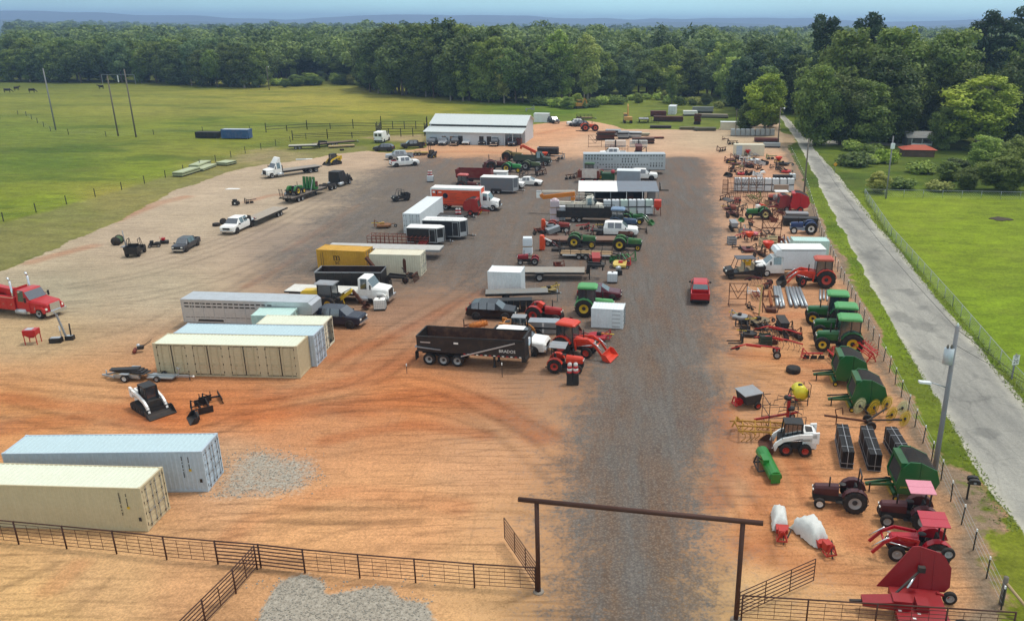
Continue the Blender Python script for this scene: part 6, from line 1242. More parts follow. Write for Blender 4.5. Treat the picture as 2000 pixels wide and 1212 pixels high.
truck('army green cargo truck with slatted bed in the machinery cluster',G(1040,322),RW,7.8,mat('2f3a30',.7,0,.25,1,'army_green'),lambda t,x0,x1:(part(t,'cargo_bed',M().bb(x0,x1-.1,-1.15,1.15,1.0,1.15,mat('2f3a30',.7,0,.25,1,'army_green')).bb(x0,x1-.1,-1.15,-1.1,1.15,1.95,mat('3c473a',.7,0,.25,1,'army_slats')).bb(x0,x1-.1,1.1,1.15,1.15,1.95,mat('3c473a',.7,0,.25,1,'army_slats')))),name='army_truck',rears=(-1.4,-2.6))
t=thing('grain_auger','orange grain auger on wheels rising over the machinery cluster','auger',G(1040,311),-10);m=M();m.bar((-2.2,0,2.9),(2.6,0,.8),.5,ORG,.6);m.bar((-2.4,0,3.0),(-2.6,0,2.2),.4,ORG);part(t,'tube',m);m=M();m.bar((.3,-.6,.3),(-.6,0,2.2),.08,DK);m.bar((.3,.6,.3),(-.6,0,2.2),.08,DK);part(t,'frame',m);wheel(t,.3,-.7,.4,.2,RIMG,12);wheel(t,.3,.7,.4,.2,RIMG,12)
t=dumpbed('dump_trailer','black dump trailer at the back right of the machinery cluster',G(1071,304),RW,4.6,2.1,.7,1.9,(-.6,.2),.36,legs=False);m=M();m.bar((2.3,.5,.6),(3.8,0,.5),.1,BLK);m.bar((2.3,-.5,.6),(3.8,0,.5),.1,BLK);m.tube((3.2,0,0),(3.2,0,1.0),.05,GALV,5);part(t,'tongue',m)
implement('cult','dark brown cultivator at the right front of the machinery cluster',G(1052,331),20,RUST,1.4);implement('forks','black pallet fork frame at the near corner of the machinery cluster',G(1048,342),160,BLK,1.2);implement('plow','orange-brown plough on the left edge of the machinery cluster',G(988,322),100,RUSTR,1.3);implement('spread','orange red spreader behind the army green truck',G(1064,312),0,ORG,1.3)
# middle rows, lane block
p,y_,s_=VW(930,624,987,626,.95,-1,2.82);car('suv','glossy black SUV with silver wheels behind the large black dump trailer',p,y_,'suv',mat('101114',.12,0,.05,1,'gloss_black'),'SUV',s=1.05)
car('sedan','dark red sedan parked behind the green cab tractor',off(G(1170,586),-4,0,.95),-4,'sedan',mat('541a26',.25,.2,.1,1,'wine_red'),s=1.02)
p,y_,s_=VW(1146,618,1183,619,.8,-1,2.1);tractor('green cab tractor behind the small pale grey site container',p,-4,GRNL,RIMY,s=1.18,top='cab',topc=GRNL)
p,y_,s_=VW(1042,630,1085,634,.8,-1,2.1);t=tractor('old red tractor with white rims and an orange backrest beside the black SUV',p,y_,mat('a01d18',.4,0,.15,1,'old_red'),RIMR,s=1.08,top='none',frim=RIMW)
m=M();m.box((-.55,0,1.55),(.5,.55,.5),REDO,ry=.5);part(t,'backrest',m)
a,y_,L_=VW(955,611,1040,609,.5,-1)
for k in range(7):
 m=M();w_=L_/7
 for s_ in ((-w_/2+.03,-w_/2+.07,-.5,.5),(w_/2-.07,w_/2-.03,-.5,.5),(-w_/2+.03,w_/2-.03,-.5,-.45),(-w_/2+.03,w_/2-.03,.45,.5)):m.bb(*s_,0,1.25,PLASTB)
 for z in (.3,.7,1.1):m.bb(-w_/2+.02,w_/2-.02,-.53,-.5,z,z+.06,PLASTB)
 m.bb(-w_/2+.05,w_/2-.05,-.46,.46,.7,.74,PLASTB);m.bb(-w_/2,w_/2,-.56,.56,1.25,1.3,PLASTB)
 single(m,'plastic_bin',('leftmost','second from left','third from left','middle','third from right','second from right','rightmost')[k]+' bin of the black plastic row behind the black SUV','plastic bin',off(a,y_,-L_/2+w_*(k+.5),0),y_,'row of black plastic bins')
trailer('flatbed_trailer','narrow grey decked trailer with a raised black tongue behind the black bins',G(1010,590),6,L=6.6,W_=1.8,z=1.25,axles=(-1.2,),r=.4,deck=mat('7d7f7c',.7,.1,.3,2,'weathered_deck'),neck='tongue')
implement('cutter','yellow rotary cutter half hidden behind the bins near the dark red sedan',G(1070,570),30,mat('8a7a40',.7,0,.3,2,'olive_yellow'),1.0)
skid('skid_steer','tan and orange skid steer with a grey roof behind the white heavy pickup',G(1014,662),RW,mat('c07a2a',.5,0,.3,2,'orange_tan'),False,roofc=GREY,s=1.1,bucketc=DK)
a,y_,L_=VW(1034,651,1088,653,.6,-1)
for k,lb in enumerate(('lower silver feed trough beside the red loader tractor','upper silver feed trough stacked beside the red loader tractor')):
 t=thing('feed_trough',lb,'trough',(a.x,a.y,.02+.62*k),y_,'silver feed troughs');m=M();m.bb(-1.4,1.4,-.6,.6,0,.05,GALV)
 for s_ in ((-1.4,1.4,-.6,-.56),(-1.4,1.4,.56,.6),(-1.4,-1.36,-.6,.6),(1.36,1.4,-.6,.6)):m.bb(*s_,0,.5,GALV)
 m.bb(-1.45,1.45,-.65,.65,.5,.56,GALV if k else DK);part(t,'tub',m);m=M();m.bb(-.08,.08,-.66,-.6,.1,.5,WHT);part(t,'tag',m)
p,y_,s_=VW(1096,692,1145,700,.8,-1,2.1);tractor('bright red cab tractor with a red front loader near the lane',p,y_,REDO,RIMR,s=1.12,top='cab',topc=REDO,loader=True)
p,y_,s_=VW(1080.5,728,1131,731,.75,-1,2.1);tractor('small red tractor with a grey sun canopy beside the two striped barrels',p,y_,REDO,RIMR,s=.95,top='canopy',topc=GREY,rr=.68,fr=.38,frim=RIMR)
for k,(px,py)in enumerate(((1113,750),(1124.5,750))):
 g_=G(px,py);m=M();m.box((0,0,.48),(.5,.5,.95),PLASTB,top=(.9,.9));m.bb(-.27,.27,-.27,.27,.93,1.0,PLASTB);single(m,'barrel_crate',('left black crate under a striped barrel by the small red tractor','right black crate under a striped barrel by the small red tractor')[k],'crate',g_,RW,'black barrel crates')
 drum_cones(('left striped barrel on a black crate by the small red tractor','right striped barrel on a black crate by the small red tractor')[k],g_,0,1,1.0,'barrels on crates')
t=thing('loader_bucket','big maroon grapple bucket standing behind the bright red loader tractor','bucket',off(G(1122,658),RW,0,.5),0);bucket(t,-.6,.0,2.4,MRN,1.3,1.5,name='shell')
implement('cutter','low red cutter with a black tongue right of the maroon bucket',G(1168,662),-15,mat('a3182a',.45,0,.15,1,'crimson'),1.05)
t=thing('spike_roller','orange spiked roller with rusty bars behind the large black dump trailer','farm implement',G(934,644),-30);m=M();m.tube((-.2,-.9,.6),(.3,.9,.5),.28,mat('b86a20',.7,0,.3,2,'rust_orange'),10)
for k in range(40):a_=k*2.4;y0=-.85+1.7*k/39;m.tube((.05+.25*y0+.25*math.cos(a_),y0,.55+.25*math.sin(a_)),(.05+.25*y0+.42*math.cos(a_),y0,.55+.42*math.sin(a_)),.03,mat('b86a20',.7,0,.3,2,'rust_orange'),4)
part(t,'roller',m);m=M();m.bar((-.2,-.9,.5),(-1.5,-.3,.3),.08,RUST);m.bar((-.2,.3,.6),(-1.5,-.3,.3),.08,RUST);m.bar((-1.5,-.3,.1),(-1.5,-.3,.9),.07,DK);part(t,'frame',m)
for px,py,z0,lb in ((981,736,1.3,'thin stake standing in front of the dump trailer legs'),(795,729,.9,'short stake left of the dump trailer wheels')):
 m=M();m.tube((0,0,0),(0,0,z0),.03,DK,5);m.bb(-.04,.04,-.04,.04,z0-.2,z0,WHT);single(m,'marker_stake',lb,'stake',G(px,py))
a,y_,L_=VW(1036,532.5,1140,532.4,1.2,-1,None,1.0);trailer('gooseneck_trailer','old gooseneck trailer with weathered grey boards behind the stubby grey container',off(a,y_,-.6,0),y_-1,L=7.6,W_=2.4,z=1.0,axles=(-1.4,),r=.48,deck=mat('9a958c',.85,0,.3,2,'silver_boards'),neck='goose')
p,y_,s_=VW(1015,516,1044,519,.5,-1);tractor('little dark red tractor left of the stacked wrapped bags',off(G(1030,518),0,0,.7),182,mat('8f1522',.45,0,.15,1,'cherry'),RIMG,s=.85,top='none',rr=.55,fr=.4)
def wrapped(label,px,py,n,w_=1.15,h=1.1,c='dfe4e8',group=None,dome=False):
 g_=G(px,py);cm=mat(c,.25,0,.15,3,'shrink_wrap',dc='9aa0a6')
 for k in range(n):
  m=M();rr_=[random.uniform(-.03,.03)for _ in range(8)];m.bb(-w_/2,w_/2,-w_/2,w_/2,0,.12,WOOD);m.box((0,0,.12+(h-.12)/2),(w_*.97,w_*.97,h-.14),cm,top=(.93,.93),rz=rr_[0])
  for j in range(3):m.bb(-w_*.49,w_*.49,-w_*.495,w_*.495,.3+.26*j,.32+.26*j,mat('b8bcc2',.3,0,.1,3,'strap'))
  if dome and k==n-1:m.ball((0,0,h-.05),(.55,.55,.4),cm,12,6)
  single(m,'wrapped_pallet',label[k]if isinstance(label,(list,tuple))else label,'pallet',(g_.x,g_.y,h*k),random.uniform(-6,6),group)
wrapped(['bottom wrapped pallet of the pair by the little dark red tractor','top wrapped pallet of the pair by the little dark red tractor'],1031,497,2,1.25,1.15)
def boomer(label,pos,yaw,s=1.):
 t=thing('boom_mower',label,'farm implement',pos,yaw,None,s);m=M();m.prism([(-.35,.1),(.25,.1),(.3,1.6),(.1,2.0),(-.3,2.0)],-.35,.35,mat('d84a1c',.4,0,.12,1,'safety_orange'));part(t,'guard',m);m=M();m.bar((.2,0,1.6),(1.2,.1,1.2),.16,WHT);m.bar((1.2,.1,1.2),(2.4,.1,.3),.14,MRN);part(t,'arm',m);m=M();m.bb(1.3,2.9,-.5,.6,.05,.35,DK);part(t,'deck',m);m=M();m.bar((-.3,-.6,.1),(-.3,.6,.1),.12,DK);part(t,'base',m);return t
boomer('orange boom mower standing left of the green tractors on the brown lowboy',G(1060,488),-10);boomer('orange boom mower behind the silver spreader box',G(1062,452),-5,.9)
a,y_,L_=VW(1042,484,1205,482,1.2,-1);t=trailer('lowboy_trailer','long rusty brown lowboy deck behind the two green tractors',off(a,y_,.8,.8),y_-3,L=9.6,W_=2.5,z=.75,axles=(-4.4,-3.5),r=.42,frame=RUST,deck=mat('7c6254',.85,0,.3,2,'brown_boards'),neck='goose')
p,y_,s_=VW(1124,486,1160,484,.8,-1,2.1);tractor('left of two old green tractors in front of the brown lowboy',p,-4,mat('2f5f30',.55,0,.25,1,'old_green'),RIMY,s=1.12,top='none',tall_stack=False)
p,y_,s_=VW(1210.5,490,1244,491.5,.8,-1,2.1);tractor('right of two old green tractors, yellow front rims, nearest the lane',p,y_,mat('356b36',.55,0,.25,1,'worn_green'),RIMY,s=1.12,top='none',narrow=True,fr=.36,frim=RIMY)
a,y_,L_=VW(1097,497,1192,499,1.0,-1,None,.55);trailer('utility_trailer','black utility trailer with white side boards in front of the green tractors',a,-3,L=6.6,W_=2.05,z=.6,axles=(-.9,0.),r=.36,side=.75,ramps=True,deck=WOOD)
m=M();m.bb(-3.0,3.1,-1.06,-1.04,.45,.62,WHT);single(m,'side_board','long white board fixed along the black utility trailer','board',a,-3)
implement('seed','red drill frame with two rollers right of the gooseneck neck',G(1164,519),2,mat('9c2118',.5,0,.2,1,'brick_red'),1.15);implement('disc','dark red disc set behind the red drill frame',G(1160,510),5,mat('7a1c1a',.5,0,.2,1,'dark_red'),1.0)
implement('mower','yellow finish mower with a red gearbox at the lane edge',G(1212,520),RW,mat('cdb45a',.6,0,.2,1,'cream_yellow'),1.3,p2=RED);implement('cult','green cultivator behind the yellow finish mower at the lane edge',G(1226,512),10,GRN,1.25);implement('box','green box scraper left of the yellow finish mower',G(1200,510),0,GRN,.9)
ibc(G(1196,551),-4,'caged white tote alone between the dark red sedan and finish mower');t=thing('outboard_engine','small silver and black engine behind the lone white tote','engine',G(1209,537),30);m=M();m.ball((-.1,0,.9),(.4,.25,.25),SILV);m.bb(-.3,.3,-.25,.25,0,.6,BLK);part(t,'block',m)
p,y_,s_=VW(1167,461.6,1234,465,1.0,-1,3.85);car('pickup_truck','white crew cab chassis truck with a bare rear frame near the lane',p,-4,'crew',WHT,'pickup',s=1.08,bed='bare')
p,y_,s_=VW(1196,450,1240,452,.8,-1,2.1);tractor('blue cab tractor with a dark hood just behind the white chassis truck',p,-5,mat('34506e',.45,0,.2,1,'dusty_blue'),RIMG,s=1.2,top='cab',topc=mat('6f8aa6',.5,0,.15,1,'pale_blue_roof'))
implement("blade","black scraper blade at the nose of the blue cab tractor",G(1255,453),180,DK,1.0)
t=tractor('red and white old tractor behind the silver spreader box',G(1093,453),-3,mat('8a2a20',.55,0,.25,1,'faded_oxide'),RIMW,s=1.0,top='none');implement('spread','silver grey spreader box tilted beside the red and white tractor',G(1075,455),20,GALV,1.1)
m=M();m.box((0,0,.75),(1.7,1.2,.7),GALV,ry=-.25,top=(1.1,1.1));m.bb(-.5,.5,-.4,.4,0,.4,DK);single(m,'spreader_box','shiny silver hopper lying beside the orange boom mower','hopper',G(1080,458),25)
implement('disc','rusty red disc frame left of the silver hopper',G(1052,456),15,RUSTR,1.0);implement('sub','red walking implement under the black cattle trailer side',G(1141,449),0,RED,1.0);implement('auger','thin dark auger frame beside the red walking implement',G(1160,452),0,DK,.9)
a,y_,L_=VW(1100,437,1192,434,1.2,-1);t=trailer('cattle_trailer','long black stake-sided trailer in front of the bucket truck',off(a,-4,0,.2),-4,L=8.6,W_=2.4,z=.95,axles=(-1.8,-.9),r=.4,side=1.35,deck=DK,neck='goose')
m=M()
for sy in (-1,1):
 for k in range(44):x=-4.25+8.5*k/43;m.bb(x-.015,x+.015,sy*1.16-.01,sy*1.16+.01,.95,2.3,BLK)
 m.bb(-4.3,4.3,sy*1.14-.01,sy*1.14+.01,1.0,1.75,DK)
part(t,'side_slats',m)
g_=G(1086,431)
wrapped(['bottom pink wrapped pallet in the tall stack left of the cattle trailer','middle pink wrapped pallet in the tall stack left of the cattle trailer','domed top pallet of the tall pink stack left of the cattle trailer'],1084,431,3,1.4,1.05,'c9b4b8',dome=True);wrapped(['lower white wrapped pallet beside the tall pink stack','upper white wrapped pallet beside the tall pink stack'],1098,430,2,1.0,1.1)
a,y_,L_=VW(1178,421,1276,420,.5,-1);od=('first','second','third','fourth','fifth','sixth')
for k in range(6):
 for z,nm in ((0,'bottom'),(1,'top')):ibc(off(a,y_,-L_/2+L_/6*(k+.5),0),y_,f'{od[k]} white tote from the left in the {nm} layer, tote wall by the lane','two-layer wall of totes by the lane',z*1.21,None if (k+z)%3 else 'd8e8dc')
tractor('green machine with drooping arms in front of the tote wall',G(1238,436),-15,mat('2a6a34',.5,0,.2,1,'leaf_green'),RIMY,s=.95,top='none',loader=True)
t=thing('hopper_machine','orange-red hopper at the lane end of the two-layer tote wall','hopper',G(1284,420),RW);m=M();m.box((0,0,1.9),(1.1,1.2,1.0),REDO);m.box((0,0,1.1),(.9,1.0,.6),REDO,rx=math.pi,top=(.4,.4));part(t,'hopper',m);m=M()
for sx in (-1,1):
 for sy in (-1,1):m.bar((sx*.5,sy*.5,0),(sx*.45,sy*.45,1.6),.08,MRN)
part(t,'frame',m);m=M();m.tube((-.6,-.3,1.5),(-.9,-.5,1.4),.14,WHT,8);part(t,'pipe',m)
def utilbody(t,x0,x1):
 c=mat('d9d6c8',.5,0,.2,1,'off_white');m=M()
 for sy in (-1,1):m.bb(x0,x1-.1,sy*.6,sy*1.15,.8,1.75,c)
 m.bb(x0,x1-.1,-.6,.6,.8,1.1,c);part(t,'utility_body',m);q=M();q.tube((x0+2.6,0,1.1),(x0+2.6,0,2.3),.32,c,10);q.bb(x0+2.3,x0+2.9,-.4,.4,2.2,2.7,mat('c8741a',.5,0,.15,1,'boom_orange'));part(t,'turret',q)
 o_=mat('c8741a',.5,0,.15,1,'boom_orange');b=M();b.bar((x0+2.9,0,3.2),(x0-2.2,.1,2.5),.5,o_,.6);b.bar((x0-2.2,.1,2.5),(x0-2.4,.1,3.0),.5,o_,.5);part(t,'lower_boom',b);b=M();b.bar((x0+2.9,.4,3.5),(x0-2.3,.45,3.35),.28,c,.3);part(t,'upper_boom',b);k=M();k.box((x0-2.8,.4,2.9),(.7,.8,1.0),WHT);k.bb(x0-3.2,x0-2.4,-.05,.85,3.38,3.44,GREY);part(t,'bucket',k)
 r_=M()
 for sy in (-1,1):r_.tube((x1-1.0,sy*1.0,1.75),(x1+.9,sy*1.0,3.0),.05,c,5);r_.tube((x1+.9,sy*1.0,3.0),(x1+.9,sy*1.0,1.8),.05,c,5);r_.tube((x1-1.5,sy*1.0,3.0),(x1+.9,sy*1.0,3.0),.05,c,5);r_.tube((x1+.9,-1.0,3.0),(x1+.9,1.0,3.0),.05,c,5)
 part(t,'ladder_rack',r_)
truck('off-white utility bucket truck with a stowed orange boom behind the cattle trailer',G(1134,418),RW,7.6,mat('d9d6c8',.5,0,.2,1,'off_white'),utilbody,name='bucket_truck',rears=(-1.9,),hood=1.3)
a,y_,L_=VW(1130,404,1287,404,3.3,-1);t=thing('carport','open carport with one white and one grey roof half beside the lane','carport',off(a,y_,0,0),y_-1);h=L_/2;ROOFG=mat('737c86',.5,.2,.15,1,'grey_sheet')
for xa,xb,c_,nm in ((-h,-.15,WHT,'white roof half'),(-.14,h,ROOFG,'grey roof half')):
 m=M();n=int((xb-xa)/.3)
 for k in range(n):x=xa+(xb-xa)*k/n;m.add([(x,-3.4,2.5),(x+(xb-xa)/n,-3.4,2.5),(x+(xb-xa)/n,3.3,3.0),(x,3.3,3.0),(x,-3.4,2.56),(x+(xb-xa)/n,-3.4,2.56),(x+(xb-xa)/n,3.3,3.06),(x,3.3,3.06)],((3,2,1,0),(4,5,6,7),(0,1,5,4),(1,2,6,5),(2,3,7,6),(3,0,4,7)),c_);m.bb(x-.015,x+.015,-3.4,-3.35,2.56,2.6,c_)
 part(t,'roof',m,nm)
for k in range(6):
 x=-h+.1+(L_-.2)*k/5
 for yv,zz in ((-3.3,2.5),(3.2,2.97)):m=M();m.bar((x,yv,0),(x,yv,zz),.09,WHT if k in (3,4)else GREY);part(t,'post',m)
m=M();m.bb(h-1.6,h-.4,-1.0,1.5,0,2.3,mat('8e8884',.6,0,.2,1,'stall_grey'));m.bb(-h+1,h-2,2.9,3.0,.1,2.4,DK);part(t,'back_panel',m)
implement('seed','brown drill sheltering under the grey half of the carport',off(a,y_,2.0,-.6),0,RUST,1.2);implement('cutter','dark cutter sheltering under the middle of the carport',off(a,y_,-.8,-.8),0,DK,1.0);implement('box','maroon scraper sheltering at the right end under the carport',off(a,y_,4.3,-1.2),0,MRN,1.0);tyre_lying('black tyre leaning under the middle of the carport',off(a,y_,-1.6,-2.2),.5,.3,0,.35,1.2)
a2=G(1227,368);t=thing('tool_shed','light grey boxy shed rising behind the grey carport roof','shed',off(a2,RW,0,1.2),RW);m=M();m.bb(-2.1,2.1,-1.2,1.2,.1,3.1,mat('98a0aa',.5,.1,.15,1,'steel_blue_grey'));
for k in range(14):m.bb(-2.05+.3*k,-1.97+.3*k,-1.23,-1.2,.1,3.1,mat('98a0aa',.5,.1,.15,1,'steel_blue_grey'))
part(t,'wall',m);m=M();m.bb(-2.15,2.15,-1.25,1.25,3.1,3.2,LTG);part(t,'roof',m)
p,y_,s_=VW(1228,351,1270,352,1.0,-1,3.85);car('pickup_truck','white pickup with a black bed in front of the aluminium cattle semi trailer',off(G(1252,352),-3,0,1.0),-3,'crew',WHT,'pickup',s=1.08)
a,y_,L_=VW(1140,341,1299,340,1.3,-1);stock('cattle_semi_trailer','huge aluminium cattle semi trailer with punched vent holes',off(a,y_,0,0),y_-2,16.2,2.6,3.95,.95,[(.4,3.0,3.55,3.8,.58,.26),(3.2,12.9,3.55,3.8,.58,.26),(13.2,16.,3.55,3.8,.56,.26),(.4,3.0,2.9,3.3,.58,.2),(.4,3.0,2.2,2.34,.58,.24),(3.2,6.2,2.85,3.1,.58,.2),(7.6,11.,2.9,3.15,.58,.24),(7.6,11.,2.35,2.7,.58,.2),(3.2,12.9,1.85,2.05,.58,.24),(4.4,7,1.3,1.6,.58,.18),(7.7,10,1.3,1.6,.58,.18),(13.2,16,2.95,3.05,.56,.22),(13.2,16,2.1,2.3,.56,.24),(13.2,16,1.5,1.9,.56,.2)],axles=(-6.6,-5.4),r=.5)
t=thing('feed_wagon','rusty red and white feed wagon left of the light grey shed','wagon',off(G(1150,357),RW,0,1),RW);m=M();wr=mat('d8cfc4',.6,0,.4,1.5,'rust_stained_white',dc='9a4a30')
for sy in (-1,1):m.prism([(-1.9,.9),(1.9,.9),(2.1,2.3),(-2.1,2.3)],sy*1.0,sy*1.06,wr);m.bb(-2.1,-1.3,sy*1.06,sy*1.075,.9,2.3,RUSTR);m.bb(1.5,2.0,sy*1.06,sy*1.075,.9,2.3,RUSTR)
m.bb(-2.0,-1.9,-1,1,.9,2.3,RUSTR);m.bb(1.9,2.0,-1,1,.9,2.3,RUSTR);m.bb(-1.9,1.9,-1,1,.9,1.0,DK);part(t,'tub',m)
for x in (-1.2,1.2):
 for sy in (-1,1):wheel(t,x,sy*.9,.42,.25,RIMR,12)
t=thing('green_hopper','dark green hopper box right of the rusty feed wagon','hopper',off(G(1187,357),RW,0,1),RW);m=M();m.bb(-1.2,1.2,-.8,.8,.5,1.7,mat('1f4a2a',.5,0,.2,1,'bottle_green'));part(t,'box',m);m=M()
for sx in (-1,1):
 for sy in (-1,1):m.bar((sx,sy*.7,0),(sx,sy*.7,.5),.1,DK)
part(t,'legs',m);m=M();m.ball((.9,-.4,2.0),.4,mat('b03a48',.5,0,.15,1,'rose_red'));single(m,'red_tank','round rose-red tank on the dark green hopper box','tank',off(G(1187,357),RW,0,1),RW)
tractor('green cab tractor parked against the aluminium cattle semi trailer',G(1161,349),RW,mat('24522e',.5,0,.2,1,'forest_green'),RIMY,s=1.15,top='cab');implement('blade','red upright blade between the green cab tractor and the cattle semi',G(1176,346),90,RED,1.3)
m=M();m.bb(-1.2,1.2,-.5,.5,.3,.6,mat('b0803a',.7,0,.3,2,'amber_boards'));m.bb(-1.2,1.2,-.4,.4,0,.3,DK);single(m,'lumber_stack','amber lumber stack between the white pickup and the grey carport roof','lumber',G(1262,366),0);implement('forks','dark fork frame at the far right corner of the carport',G(1289,372),0,BLK,1.3)
# right-hand row
car('pickup_truck','bright red pickup driving away on the gravel lane',off(G(1367,595),84,2.9,0),84,'crew',RED,'pickup',s=1.0)
for fx,fy,lb in ((1603,686,'nearest of the three green cab tractors parked side by side'),(1597,661,'middle one of the three green cab tractors parked side by side'),(1582,634,'farthest of the three green cab tractors parked side by side')):
 p,y_,s_=VW(fx+61,fy+4,fx,fy,.8,1,2.1);tractor(lb,p,y_,mat('1d5f2c',.3,0,.1,1,'tractor_green'),RIMY,s=1.24,top='cab',topc=GRNL,rr=.8,fr=.56,group='green cab tractors')
p,y_,s_=VW(1612.7,562.7,1565,561,.85,1,2.1);t=tractor('big orange-red cab tractor with loader beside the white box truck',p,y_,REDO,RIMR,s=1.24,top='cab',topc=mat('b8503c',.5,0,.2,1,'faded_cab_red'),loader=True,fr=.52,rr=.85,bucketc=DK)
for c in t.children:
 if c.name.startswith('wheel')and c.location.x>0:c.rotation_euler=(0,0,R(38))
p,y_,s_=VW(1580.5,458,1552.5,457,.8,1,2.1);tractor('dark blue open tractor with white wheels beyond the box truck',p,y_,mat('1f3a68',.4,0,.15,1,'tractor_blue'),RIMW,s=1.12,top='none',frim=RIMW,dark=mat('9aa6b4',.5,.1,.2,1,'grey_blue'))
stack('panel_pile','dark stack of black panels behind the dark blue open tractor','panel stack',G(1562,440),RW,5.0,1.6,1.3,5,PLASTB);stack('steel_grating','grey ribbed grating stack in front of the red baler','panel stack',G(1556,425),RW,3.4,1.6,.9,6,GREY)
p,y_,s_=VW(1669,1002,1598,995,.8,1,2.1);tractor('dark maroon old tractor with a bent roll bar in front of the green baler',p,y_,mat('44191c',.45,0,.25,1,'old_maroon'),RIMG,s=.97,top='rops',fr=.36,frim=RIMW)
p,y_,s_=VW(1796,1036,1737.4,1031,.78,1,2.1);tractor('maroon tractor shaded by a faded pink canopy',p,y_,mat('4a1a1d',.45,0,.25,1,'old_maroon_b'),RIMG,s=.97,top='canopy',topc=mat('d58a9a',.6,0,.12,1,'faded_pink'),frim=RIMG,fr=.4)
p,y_,s_=VW(1826,1106,1751.4,1098.4,.8,1,2.1);tractor('shiny red compact tractor with red canopy and bucketless loader arms',p,y_,mat('a80f22',.25,0,.06,1,'cherry_red'),RIMG,s=.98,top='canopy',topc=mat('b03040',.5,0,.1,1,'canopy_red'),loader=True,bucketc='none',fr=.48,tall_stack=False)
p,y_,s_=VW(1487,432,1461,430,.8,1,2.1);t=tractor('green tractor with cream wheels facing the lane amid rusty hay frames',off(G(1478,429),RW,0,.8),182,mat('22682f',.4,0,.15,1,'grass_green'),mat('dcd08a',.5,0,.2,2,'cream_rim'),s=1.1,top='none')
m=M();m.box((0,0,.4),(.9,.9,.8),REDO,ry=.3);m.bb(-1.0,-.4,-.4,.4,.2,.7,WHT);single(m,'orange_hopper','orange and white hopper behind the green tractor with cream wheels','hopper',G(1488,408),15)
def bal(px,py,yaw,lb,s=1.0):g_=G(px,py);p_=off(g_,yaw,-.95*s,-1.15*s);return baler(lb,p_,yaw,mat('17592a',.35,0,.1,1,'baler_green'),s,'green round balers')
bal(1631,754,174,'farthest of three green balers, beside the green cab tractors');bal(1663,804.7,174,'middle one of three green balers, behind the yellow wheel rake')
t=bal(1748.6,978,176,'nearest of three green balers, behind the pink canopy tractor');lettering('JOHN DEERE',t,(.3,1.145,1.0),.17,YEL,(math.pi/2,0,math.pi))
def rake(label,tip,end,wh,yaw0=None,h=.75,arms=0,c=None,name='hay_rake'):
 """long red drawbar machine from hitch tip to tail"""
 a,b=G(*tip),G(*end);d=b-a;yaw=math.degrees(math.atan2(-d.y,-d.x));L=d.length;mid=(a+b)/2;c=c or mat('b81f1c',.4,0,.15,1,'rake_red')
 t=thing(name,label,'hay rake',mid,yaw);m=M();m.path([(L/2,0,.5),(L*.2,0,h+.25),(-L*.25,0,h+.15),(-L/2,0,h)],.07,c,6);m.bar((L*.2,0,h+.2),(-L*.1,0,h+.1),.14,c,.2);part(t,'drawbar',m)
 m=M();m.lathe([(.22,-.02),(.25,0),(.22,.02)],(L/2-.5,0,.6),DK,'y',12);m.bar((L/2+.1,0,.4),(L/2-.6,0,.6),.1,DK);part(t,'hitch',m)
 if wh:
  for k,sy in enumerate((-.6,.6)):wheel(t,-L/2+.3,sy,.36,.18,RIMG,14)
  m=M();m.bar((-L/2+.3,-.6,.36),(-L/2+.3,.6,.36),.1,c);m.bar((-L/2+.3,0,.36),(-L/2+.3,0,h+.1),.14,c);part(t,'axle',m)
 if arms:
  m=M()
  for k in range(arms):
   x=L/2-.6-(L-1.)*k/(arms-1)
   for sg in (-1,1):m.path([(x,0,h),(x-.3,sg*.5,h*.7),(x-.2,sg*.75,.05)],.022,DK,4)
  part(t,'tines',m)
 return t
rake('red rake carriage with two grey wheels, tongue pointing at the lane',(1428,690),(1523,696),True);rake('long red rake bar lying just behind the wheeled rake carriage',(1473,668),(1567,684),False,h=.6,arms=8);rake('second long red rake bar beside the black rake attachments',(1473,652),(1564,667),False,h=.8,arms=8)
t=thing('rake_rotor','red folded rotor rake bundle between tractors and fence','hay rake',off((G(1652,676)+G(1708,712))/2,0,0,0),math.degrees(math.atan2((G(1708,712)-G(1652,676)).y,(G(1708,712)-G(1652,676)).x)));rc=mat('c01c1c',.4,0,.12,1,'rotor_red');m=M()
for k in range(5):a_=k*1.26;m.tube((-1.9,.45*math.cos(a_),1.25+.45*math.sin(a_)),(1.9,.4*math.cos(a_),.85+.4*math.sin(a_)),.05,rc,5)
m.tube((-1.9,0,1.25),(1.9,0,.85),.1,rc,6);part(t,'reel_bars',m);m=M()
for k in range(70):
 u=k/69.;a_=k*2.0;x=-1.85+3.7*u;z=1.25-.4*u;m.tube((x,.42*math.cos(a_),z+.42*math.sin(a_)),(x+.05,.78*math.cos(a_),z+.78*math.sin(a_)),.02,rc,4)
part(t,'spring_tines',m);m=M()
for sx in (-1.9,1.9):m.lathe([(.44,-.03),(.5,0),(.44,.03)],(sx,0,1.25 if sx<0 else .85),rc,'x',14,True,False);m.bar((sx,0,.9),(sx*.9,-.5,0),.08,rc);m.bar((sx,0,.9),(sx*.9,.5,0),.08,rc)
part(t,'end_frame',m)
